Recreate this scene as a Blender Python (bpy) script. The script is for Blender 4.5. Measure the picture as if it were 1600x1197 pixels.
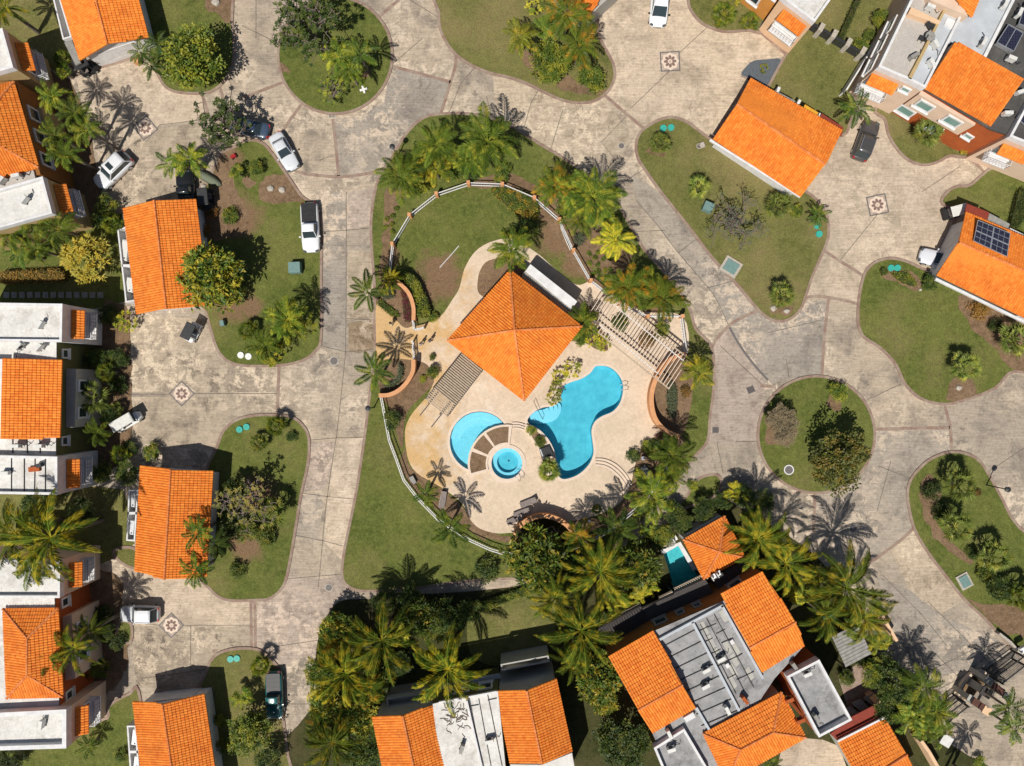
import bpy, bmesh, math, random
from mathutils import Vector, Matrix, noise
from mathutils.geometry import tessellate_polygon, delaunay_2d_cdt
random.seed(7)
R = math.radians
scene = bpy.context.scene
for o in list(bpy.data.objects): bpy.data.objects.remove(o)
col = scene.collection

# ---------------------------------------------------------------- camera, sky, sun, exposure
H = 76.2            # drone height in metres
S = 1/14.0          # metres per photo pixel on the ground
cam = bpy.data.cameras.new('camera'); camo = bpy.data.objects.new('camera', cam); col.objects.link(camo)
camo.location = (0, 0, H); camo.rotation_euler = (0, 0, 0)
cam.sensor_fit = 'HORIZONTAL'; cam.angle = 2*math.atan(800*S/H); cam.clip_end = 3000
scene.camera = camo
SUN_EL, SX, SY = 58.0, 0.45, 0.89      # elevation; the direction in which shadows fall (x right, y up)
world = bpy.data.worlds.new('World'); scene.world = world; world.use_nodes = True
nt = world.node_tree; nt.nodes.clear()
out = nt.nodes.new('ShaderNodeOutputWorld'); bg = nt.nodes.new('ShaderNodeBackground'); sky = nt.nodes.new('ShaderNodeTexSky')
sky.sky_type = 'NISHITA'; sky.sun_disc = False; sky.sun_elevation = R(SUN_EL)
sky.sun_rotation = math.atan2(-SX, -SY) % (2*math.pi)
bg.inputs['Strength'].default_value = 0.056
nt.links.new(sky.outputs[0], bg.inputs[0]); nt.links.new(bg.outputs[0], out.inputs[0])
sl = bpy.data.lights.new('sun', 'SUN'); sl.energy = 4.6; sl.angle = R(0.5); sl.color = (1.0, 0.955, 0.88)
so = bpy.data.objects.new('sun', sl); col.objects.link(so)
so.rotation_euler = Vector((SX*math.cos(R(SUN_EL))/math.hypot(SX,SY), SY*math.cos(R(SUN_EL))/math.hypot(SX,SY), -math.sin(R(SUN_EL)))).to_track_quat('-Z', 'Y').to_euler()
scene.view_settings.view_transform = 'Standard'; scene.view_settings.look = 'None'
scene.view_settings.exposure = 0.0; scene.view_settings.gamma = 1.0
scene.render.engine = 'CYCLES'
scene.cycles.max_bounces = 6; scene.cycles.transparent_max_bounces = 12

# ---------------------------------------------------------------- placing and tagging
def W(px, py, z=0.0):
    k = (H-z)/H*S
    return Vector(((px-800)*k, (598.5-py)*k, z))
def WL(pts, z=0.0): return [W(p[0], p[1], z) for p in pts]
def tag(o, label=None, cat=None, group=None, kind=None):
    if label: o['label'] = label
    if cat: o['category'] = cat
    if group: o['group'] = group
    if kind: o['kind'] = kind
    return o
def thing(name, label, cat, loc=(0,0,0), rz=0.0, group=None):
    o = bpy.data.objects.new(name, None); col.objects.link(o); o.empty_display_size = 0.3
    o.location = loc; o.rotation_euler = (0, 0, rz)
    return tag(o, label, cat, group)
class MB:
    def __init__(s): s.v = []; s.f = []; s.var = []; s.cur = 0.5
    def pt(s, p): s.v.append(tuple(p)); s.var.append(s.cur); return len(s.v)-1
    def face(s, pts): s.f.append([s.pt(p) for p in pts])
    def faces(s, pts, idx):
        b = len(s.v)
        for p in pts: s.pt(p)
        for f in idx: s.f.append([b+i for i in f])
    def prism(s, poly, z0, z1, cap=True, bottom=False):
        """vertical prism of a world polygon (2D/3D points); z1 may be a list"""
        n = len(poly); b = len(s.v)
        zs = z1 if isinstance(z1, (list, tuple)) else [z1]*n
        for p in poly: s.pt((p[0], p[1], z0))
        for p, z in zip(poly, zs): s.pt((p[0], p[1], z))
        area = sum(poly[i][0]*poly[(i+1)%n][1]-poly[(i+1)%n][0]*poly[i][1] for i in range(n))
        for i in range(n):
            j = (i+1) % n
            q = [b+i, b+j, b+n+j, b+n+i]
            s.f.append(q if area > 0 else q[::-1])
        if cap:
            t = tessellate_polygon([[Vector((p[0], p[1], 0)) for p in poly]])
            for a in t:
                s.f.append(up_fix([b+n+i for i in a], s.v))
    def box(s, c, size, rz=0.0, rx=0.0, ry=0.0, taper=1.0):
        m = Matrix.Translation(Vector(c)) @ Matrix.Rotation(rz, 4, 'Z') @ Matrix.Rotation(ry, 4, 'Y') @ Matrix.Rotation(rx, 4, 'X')
        x, y, z = size[0]/2, size[1]/2, size[2]/2; t = taper
        P = [(-x,-y,-z),(x,-y,-z),(x,y,-z),(-x,y,-z),(-x*t,-y*t,z),(x*t,-y*t,z),(x*t,y*t,z),(-x*t,y*t,z)]
        s.faces([m @ Vector(p) for p in P], [(0,3,2,1),(4,5,6,7),(0,1,5,4),(1,2,6,5),(2,3,7,6),(3,0,4,7)])
    def beam(s, p, q, w, h):
        p, q = Vector(p), Vector(q); d = q-p; L = d.length
        if L < 1e-6: return
        d /= L; up = Vector((0,0,1)) if abs(d.z) < 0.95 else Vector((1,0,0))
        a = d.cross(up).normalized()*w/2; u = a.cross(d).normalized()*h/2
        P = [p-a-u, p+a-u, p+a+u, p-a+u, q-a-u, q+a-u, q+a+u, q-a+u]
        s.faces(P, [(0,1,2,3),(7,6,5,4),(0,4,5,1),(1,5,6,2),(2,6,7,3),(3,7,4,0)])
    def tube(s, pts, rad, n=6, cap=True):
        pts = [Vector(p) for p in pts]
        rs = rad if isinstance(rad, (list, tuple)) else [rad]*len(pts)
        b = len(s.v)
        for i, p in enumerate(pts):
            d = (pts[min(i+1, len(pts)-1)]-pts[max(i-1, 0)])
            d = d.normalized() if d.length > 1e-9 else Vector((0,0,1))
            up = Vector((0,0,1)) if abs(d.z) < 0.9 else Vector((1,0,0))
            a = d.cross(up).normalized(); u = a.cross(d)
            for k in range(n):
                t = 2*math.pi*k/n
                s.pt(p + (a*math.cos(t)+u*math.sin(t))*rs[i])
        for i in range(len(pts)-1):
            for k in range(n):
                k2 = (k+1) % n
                s.f.append([b+i*n+k, b+(i+1)*n+k, b+(i+1)*n+k2, b+i*n+k2])
        if cap:
            s.f.append([b+k for k in range(n)]); s.f.append([b+(len(pts)-1)*n+k for k in range(n)][::-1])
    def disc(s, c, r, z0, z1, n=20, r2=None):
        r2 = r if r2 is None else r2
        b = len(s.v)
        for k in range(n): s.pt((c[0]+r*math.cos(2*math.pi*k/n), c[1]+r*math.sin(2*math.pi*k/n), z0))
        for k in range(n): s.pt((c[0]+r2*math.cos(2*math.pi*k/n), c[1]+r2*math.sin(2*math.pi*k/n), z1))
        for k in range(n):
            k2 = (k+1) % n; s.f.append([b+k, b+k2, b+n+k2, b+n+k])
        s.f.append([b+n+k for k in range(n)])
    def build(s, name, mat, parent=None, world=True, smooth=False, label=None):
        me = bpy.data.meshes.new(name); me.from_pydata(s.v, [], s.f)
        at = me.attributes.new('var', 'FLOAT', 'POINT'); at.data.foreach_set('value', s.var)
        me.materials.append(mat)
        if smooth: me.polygons.foreach_set('use_smooth', [True]*len(me.polygons))
        me.update()
        o = bpy.data.objects.new(name, me); col.objects.link(o)
        if parent is not None:
            o.parent = parent
            if world: o.matrix_parent_inverse = wm(parent).inverted()
        if label: o['label'] = label
        return o
def wm(o):
    if o.parent is None: return Matrix.Translation(o.location) @ o.rotation_euler.to_matrix().to_4x4()
    return wm(o.parent) @ o.matrix_parent_inverse @ (Matrix.Translation(o.location) @ o.rotation_euler.to_matrix().to_4x4())
def triangulate(loops):
    """constrained triangulation of an outline with holes"""
    vs = [Vector(p[:2]) for l in loops for p in l]; ed = []; b = 0
    for l in loops:
        n = len(l); ed += [(b+i, b+(i+1) % n) for i in range(n)]; b += n
    V, E, F = delaunay_2d_cdt(vs, ed, [], 0, 1e-5)[:3]
    out = []
    for f in F:
        c = sum((V[i] for i in f), Vector((0, 0)))/len(f)
        if inside(c, loops[0]) and not any(inside(c, h) for h in loops[1:]): out.append(list(f))
    return V, out
def up_fix(f, v):
    a, b, c = (Vector(v[i]) for i in f[:3])
    return f if (b-a).cross(c-a).z > 0 else f[::-1]
def smooth(pts, n=5, closed=True):
    out = []; N = len(pts)
    rng = range(N) if closed else range(N-1)
    for i in rng:
        if closed: p0, p1, p2, p3 = pts[i-1], pts[i], pts[(i+1)%N], pts[(i+2)%N]
        else: p0, p1, p2, p3 = pts[max(i-1,0)], pts[i], pts[i+1], pts[min(i+2,N-1)]
        for k in range(n):
            t = k/n
            out.append(tuple(0.5*((2*p1[a])+(-p0[a]+p2[a])*t+(2*p0[a]-5*p1[a]+4*p2[a]-p3[a])*t*t+(-p0[a]+3*p1[a]-3*p2[a]+p3[a])*t**3) for a in (0,1)))
    if not closed: out.append(tuple(pts[-1][:2]))
    return out
def area2(p): return sum(p[i][0]*p[(i+1)%len(p)][1]-p[(i+1)%len(p)][0]*p[i][1] for i in range(len(p)))
def offset(poly, d):
    """move every side of a world polygon outwards by d"""
    n = len(poly); sgn = 1 if area2(poly) > 0 else -1; out = []
    for i in range(n):
        a, b, c = Vector(poly[i-1][:2]), Vector(poly[i][:2]), Vector(poly[(i+1)%n][:2])
        e1, e2 = (b-a), (c-b)
        if e1.length < 1e-6 or e2.length < 1e-6: out.append(b); continue
        n1 = Vector((e1.y, -e1.x)).normalized()*sgn; n2 = Vector((e2.y, -e2.x)).normalized()*sgn
        m = (n1+n2); L = m.length
        m = m/L if L > 1e-6 else n1
        out.append(b + m*d/max(0.35, m.dot(n1)))
    return out
def inside(p, poly):
    r = False; n = len(poly); x, y = p
    for i in range(n):
        x1, y1 = poly[i][0], poly[i][1]; x2, y2 = poly[i-1][0], poly[i-1][1]
        if (y1 > y) != (y2 > y) and x < (x2-x1)*(y-y1)/(y2-y1)+x1: r = not r
    return r
def sheet(name, loops, z, mat, thick=0.0, kind='structure', parent=None, label=None, cat=None):
    """flat sheet with optional holes: loops are world polygons; thick drops side walls"""
    mb = MB(); L3 = [[Vector((p[0], p[1], 0)) for p in l] for l in loops]
    V, tr = triangulate(loops)
    for p in V: mb.pt((p.x, p.y, z))
    for t in tr: mb.f.append(up_fix(list(t), mb.v))
    if thick:
        for l in L3:
            n = len(l); b = len(mb.v)
            for p in l: mb.pt((p.x, p.y, z))
            for p in l: mb.pt((p.x, p.y, z-thick))
            for i in range(n):
                j = (i+1) % n; mb.f.append([b+i, b+n+i, b+n+j, b+j])
    o = mb.build(name, mat, parent)
    if kind: o['kind'] = kind
    if label: o['label'] = label
    if cat: o['category'] = cat
    return o
def ring(mb, outer, inner, z0, z1):
    n = len(outer); b = len(mb.v)
    for pl, z in ((outer, z0), (outer, z1), (inner, z1), (inner, z0)):
        for p in pl: mb.pt((p[0], p[1], z))
    for i in range(n):
        j = (i+1) % n
        for k in range(3): mb.f.append([b+k*n+i, b+k*n+j, b+(k+1)*n+j, b+(k+1)*n+i])
def band(mb, pts, w, z0, z1):
    """strip of width w along an open world polyline"""
    n = len(pts); Lf, Rt = [], []
    for i in range(n):
        a = Vector(pts[max(i-1,0)][:2]); c = Vector(pts[min(i+1,n-1)][:2]); p = Vector(pts[i][:2])
        d = (c-a).normalized(); m = Vector((-d.y, d.x))*w/2
        Lf.append(p+m); Rt.append(p-m)
    for i in range(n-1):
        q = [Rt[i], Rt[i+1], Lf[i+1], Lf[i]]
        mb.prism([(p.x, p.y) for p in q], z0, z1)

# ---------------------------------------------------------------- materials
def newmat(name):
    m = bpy.data.materials.new(name); m.use_nodes = True
    t = m.node_tree; b = t.nodes['Principled BSDF']; return m, t, b
class N:
    def __init__(s, t): s.t = t; s.geo = None
    def n(s, typ, **kw):
        x = s.t.nodes.new(typ)
        for k, v in kw.items():
            if k.startswith('i_'):
                key = k[2:]; x.inputs[int(key) if key.isdigit() else key.replace('_', ' ')].default_value = v
            else: setattr(x, k, v)
        return x
    def l(s, a, b): s.t.links.new(a, b)
    def pos(s, obj=False):
        if obj:
            return s.n('ShaderNodeTexCoord').outputs['Object']
        return s.n('ShaderNodeNewGeometry').outputs['Position']
    def noise(s, scale, detail=4, rough=0.6, vec=None, dist=0.0):
        x = s.n('ShaderNodeTexNoise'); x.inputs['Scale'].default_value = scale; x.inputs['Detail'].default_value = detail
        x.inputs['Roughness'].default_value = rough; x.inputs['Distortion'].default_value = dist
        s.l(vec if vec is not None else s.pos(), x.inputs['Vector']); return x.outputs['Fac']
    def ramp(s, fac, stops):
        x = s.n('ShaderNodeValToRGB'); e = x.color_ramp.elements
        while len(e) < len(stops): e.new(0.5)
        for i, (p, c) in enumerate(stops):
            e[i].position = p; e[i].color = (*c, 1) if not isinstance(c, (int, float)) else (c, c, c, 1)
        s.l(fac, x.inputs[0]); return x.outputs[0]
    def mix(s, fac, a, b, mode='MIX'):
        x = s.n('ShaderNodeMix', data_type='RGBA', blend_type=mode)
        for v, i in ((fac, 0), (a, 6), (b, 7)):
            if isinstance(v, (int, float)): x.inputs[i].default_value = v
            elif isinstance(v, tuple): x.inputs[i].default_value = (*v, 1)
            else: s.l(v, x.inputs[i])
        return x.outputs[2]
    def math(s, op, a, b=0.0):
        x = s.n('ShaderNodeMath', operation=op)
        for v, i in ((a, 0), (b, 1)):
            if isinstance(v, (int, float)): x.inputs[i].default_value = v
            else: s.l(v, x.inputs[i])
        return x.outputs[0]
    def bump(s, h, strength, dist, bsdf):
        x = s.n('ShaderNodeBump'); x.inputs['Strength'].default_value = strength; x.inputs['Distance'].default_value = dist
        s.l(h, x.inputs['Height']); s.l(x.outputs[0], bsdf.inputs['Normal'])
def simple(name, c1, c2=None, scale=3.0, rough=0.7, metal=0.0, bump=0.0, obj=False, spec=0.3, lo=0.35, hi=0.65):
    m, t, b = newmat(name); g = N(t)
    b.inputs['Roughness'].default_value = rough; b.inputs['Metallic'].default_value = metal
    b.inputs['Specular IOR Level'].default_value = spec
    c2 = c2 or tuple(x*0.8 for x in c1)
    vec = g.pos(obj); f = g.noise(scale, 5, 0.65, vec)
    g.l(g.ramp(f, [(lo, c1), (hi, c2)]), b.inputs['Base Color'])
    if bump: g.bump(g.noise(scale*6, 4, 0.7, vec), bump, 0.02, b)
    return m
def road_mat(name, warm, cool, light, dark, seed=0.0, crustiness=1.0):
    m, t, b = newmat(name); g = N(t)
    mp = g.n('ShaderNodeMapping'); mp.inputs['Location'].default_value = (seed*37.1, seed*11.7, seed)
    g.l(g.pos(), mp.inputs['Vector']); v = mp.outputs[0]
    c = g.mix(g.ramp(g.noise(0.055, 3, 0.5, v), [(0.42, 0.0), (0.6, 1.0)]), warm, cool)
    c = g.mix(g.ramp(g.noise(0.28, 8, 0.72, v, 0.6), [(0.47, 0.0), (0.67, 0.85)]), c, dark)
    gate = g.ramp(g.noise(0.09, 3, 0.5, g_off(g, v, 55)), [(0.45, 0.0), (0.58, 1.0)])
    crust = g.ramp(g.noise(0.75, 10, 0.80, g_off(g, v, 9.3), 0.4), [(0.50, 0.0), (0.53, 0.9)])
    c = g.mix(g.math('MULTIPLY', g.math('MULTIPLY', gate, crust), crustiness), c, light)
    blot = g.ramp(g.noise(0.55, 10, 0.82, g_off(g, v, 31), 0.3), [(0.56, 0.0), (0.60, 0.8)])
    gate2 = g.ramp(g.noise(0.11, 3, 0.5, g_off(g, v, 71)), [(0.48, 0.0), (0.60, 1.0)])
    c = g.mix(g.math('MULTIPLY', g.math('MULTIPLY', gate2, blot), crustiness), c, dark)
    # brushed streaks in two directions, picked by region
    def streak(sx, sy, rot):
        q = g.n('ShaderNodeMapping'); q.inputs['Scale'].default_value = (sx, sy, 1); q.inputs['Rotation'].default_value = (0, 0, rot)
        g.l(v, q.inputs['Vector']); return g.noise(1.0, 5, 0.65, q.outputs[0])
    st = g.mix(g.ramp(g.noise(0.08, 2, 0.5, g_off(g, v, 40.0)), [(0.48, 0.0), (0.52, 1.0)]), streak(0.5, 7, 0.5), streak(0.4, 6, -0.9))
    c = g.mix(0.9, c, g.ramp(st, [(0.3, 0.78), (0.7, 1.2)]), 'MULTIPLY')
    fine = g.noise(3.2, 8, 0.8, v)
    c = g.mix(1.0, c, g.ramp(fine, [(0.3, 0.50), (0.46, 0.98), (0.72, 1.28)]), 'MULTIPLY')
    g.l(c, b.inputs['Base Color']); b.inputs['Roughness'].default_value = 0.9; b.inputs['Specular IOR Level'].default_value = 0.2
    g.bump(fine, 0.35, 0.01, b); return m
def g_off(g, v, o):
    q = g.n('ShaderNodeVectorMath', operation='ADD'); g.l(v, q.inputs[0]); q.inputs[1].default_value = (o, o*0.7, o*1.3); return q.outputs[0]
def grass_mat(name, a, bcol, brown, dry=0.5, seed=0.0, worn=()):
    m, t, b = newmat(name); g = N(t); v = g_off(g, g.pos(), seed)
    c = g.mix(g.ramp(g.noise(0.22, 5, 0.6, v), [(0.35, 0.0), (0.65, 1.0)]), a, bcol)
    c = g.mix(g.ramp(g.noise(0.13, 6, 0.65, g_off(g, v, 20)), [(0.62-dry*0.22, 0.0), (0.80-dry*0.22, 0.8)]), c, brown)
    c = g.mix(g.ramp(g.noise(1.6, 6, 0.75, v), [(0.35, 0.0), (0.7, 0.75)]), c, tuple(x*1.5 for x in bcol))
    for x, y, r in worn:   # bare trodden earth round these spots, broken up by noise
        q = g.n('ShaderNodeVectorMath', operation='DISTANCE'); g.l(g.pos(), q.inputs[0]); q.inputs[1].default_value = tuple(W(x, y, 0.09))
        dd = g.math('ADD', g.math('MULTIPLY', q.outputs['Value'], 1/(r*S)), g.math('MULTIPLY', g.math('SUBTRACT', g.noise(0.55, 7, 0.7, v), 0.5), 1.6))
        c = g.mix(g.ramp(dd, [(0.45, 1.0), (1.0, 0.0)]), c, (0.20,0.125,0.072))
    f = g.noise(7.0, 6, 0.85, v)
    c = g.mix(1.0, c, g.ramp(f, [(0.3, 0.42), (0.5, 1.0), (0.72, 1.6)]), 'MULTIPLY')
    g.l(c, b.inputs['Base Color']); b.inputs['Roughness'].default_value = 0.95; b.inputs['Specular IOR Level'].default_value = 0.1
    g.bump(f, 0.8, 0.05, b); return m
def leaf_mat(name, a, bcol, tip=None, tipamt=0.3, trans=0.25):
    m, t, b = newmat(name); g = N(t)
    at = g.n('ShaderNodeAttribute', attribute_name='var').outputs['Fac']
    oi = g.n('ShaderNodeObjectInfo').outputs['Random']
    c = g.mix(at, a, bcol)
    if tip:
        w = g.math('ADD', g.noise(1.1, 3, 0.6, g.pos()), g.math('MULTIPLY', oi, 0.12))
        c = g.mix(g.ramp(w, [(0.62-tipamt*0.3, 0.0), (0.78-tipamt*0.3, 1.0)]), c, tip)
    hs = g.n('ShaderNodeHueSaturation'); g.l(c, hs.inputs['Color']); hs.inputs['Saturation'].default_value = 1.0
    g.l(g.math('ADD', g.math('MULTIPLY', oi, 0.4), 0.8), hs.inputs['Value'])
    g.l(g.math('ADD', g.math('MULTIPLY', oi, 0.024), 0.488), hs.inputs['Hue'])
    g.l(hs.outputs[0], b.inputs['Base Color']); b.inputs['Roughness'].default_value = 0.5; b.inputs['Specular IOR Level'].default_value = 0.35
    if trans:
        tr = g.n('ShaderNodeBsdfTranslucent'); g.l(hs.outputs[0], tr.inputs[0]); ms = g.n('ShaderNodeMixShader', i_0=trans)
        g.l(b.outputs[0], ms.inputs[1]); g.l(tr.outputs[0], ms.inputs[2]); g.l(ms.outputs[0], t.nodes['Material Output'].inputs[0])
    return m
def tile_mat(name, a, bcol, dirt):
    m, t, b = newmat(name); g = N(t)
    at = g.n('ShaderNodeAttribute', attribute_name='var').outputs['Fac']
    c = g.mix(at, a, bcol)
    oi = g.n('ShaderNodeObjectInfo').outputs['Random']
    c = g.mix(g.ramp(g.noise(0.5, 8, 0.75), [(0.50, 0.0), (0.72, 0.5)]), c, dirt)
    c = g.mix(g.ramp(g.noise(0.8, 9, 0.8, g_off(g, g.pos(), 21)), [(0.60, 0.0), (0.72, 0.25)]), c, (0.80, 0.36, 0.10))
    c = g.mix(1.0, c, g.ramp(oi, [(0.0, 0.92), (1.0, 1.10)]), 'MULTIPLY')
    c = g.mix(1.0, c, g.ramp(g.noise(5, 5, 0.7), [(0.3, 0.8), (0.7, 1.15)]), 'MULTIPLY')
    g.l(c, b.inputs['Base Color']); b.inputs['Roughness'].default_value = 0.8; b.inputs['Specular IOR Level'].default_value = 0.2
    return m
def brick_mat(name, c1, c2, scale=4.0):
    m, t, b = newmat(name); g = N(t)
    x = g.n('ShaderNodeTexBrick'); x.inputs['Scale'].default_value = scale; x.inputs['Color1'].default_value = (*c1, 1); x.inputs['Color2'].default_value = (*c2, 1)
    x.inputs['Mortar'].default_value = (0.25, 0.2, 0.17, 1); x.inputs['Mortar Size'].default_value = 0.03
    g.l(g.pos(), x.inputs['Vector'])
    c = g.mix(g.ramp(g.noise(0.9, 6, 0.75), [(0.4, 0.0), (0.65, 0.8)]), x.outputs[0], (0.36, 0.29, 0.22))
    g.l(c, b.inputs['Base Color']); b.inputs['Roughness'].default_value = 0.9; return m
def roof_mat(name, a, bcol, stain, amt=0.6, dirt=None):
    m, t, b = newmat(name); g = N(t); v = g.pos()
    c = g.mix(g.ramp(g.noise(0.7, 6, 0.7, v), [(0.35, 0.0), (0.65, 1.0)]), a, bcol)
    c = g.mix(g.ramp(g.noise(0.45, 9, 0.78, g_off(g, v, 17)), [(0.50, 0.0), (0.66, amt)]), c, stain)
    c = g.mix(g.ramp(g.noise(1.9, 9, 0.8, g_off(g, v, 5)), [(0.60, 0.0), (0.66, amt)]), c, dirt or tuple(x*.5 for x in stain))
    c = g.mix(1.0, c, g.ramp(g.noise(4, 7, 0.8, v), [(0.3, 0.82), (0.7, 1.12)]), 'MULTIPLY')
    g.l(c, b.inputs['Base Color']); b.inputs['Roughness'].default_value = 0.85; return m
def water_mat(name, tint):
    m, t, b = newmat(name); g = N(t); t.nodes.remove(b)
    tr = g.n('ShaderNodeBsdfTransparent'); tr.inputs[0].default_value = (*tint, 1)
    gl = g.n('ShaderNodeBsdfGlossy'); gl.inputs['Roughness'].default_value = 0.05
    fr = g.n('ShaderNodeFresnel'); fr.inputs[0].default_value = 1.33
    bp = g.n('ShaderNodeBump'); bp.inputs['Strength'].default_value = 0.8; bp.inputs['Distance'].default_value = 0.06
    g.l(g.noise(2.2, 4, 0.6), bp.inputs['Height']); g.l(bp.outputs[0], gl.inputs['Normal']); g.l(bp.outputs[0], fr.inputs['Normal'])
    ms = g.n('ShaderNodeMixShader'); g.l(fr.outputs[0], ms.inputs[0]); g.l(tr.outputs[0], ms.inputs[1]); g.l(gl.outputs[0], ms.inputs[2])
    g.l(ms.outputs[0], t.nodes['Material Output'].inputs[0]); return m
def glass_mat(name, c, rough=0.08):
    m, t, b = newmat(name); b.inputs['Base Color'].default_value = (*c, 1); b.inputs['Roughness'].default_value = rough
    b.inputs['Specular IOR Level'].default_value = 0.8; return m
def paint(name, c, rough=0.3):
    m, t, b = newmat(name); b.inputs['Base Color'].default_value = (*c, 1); b.inputs['Roughness'].default_value = rough
    b.inputs['Coat Weight'].default_value = 0.6; b.inputs['Coat Roughness'].default_value = 0.08; return m
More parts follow.
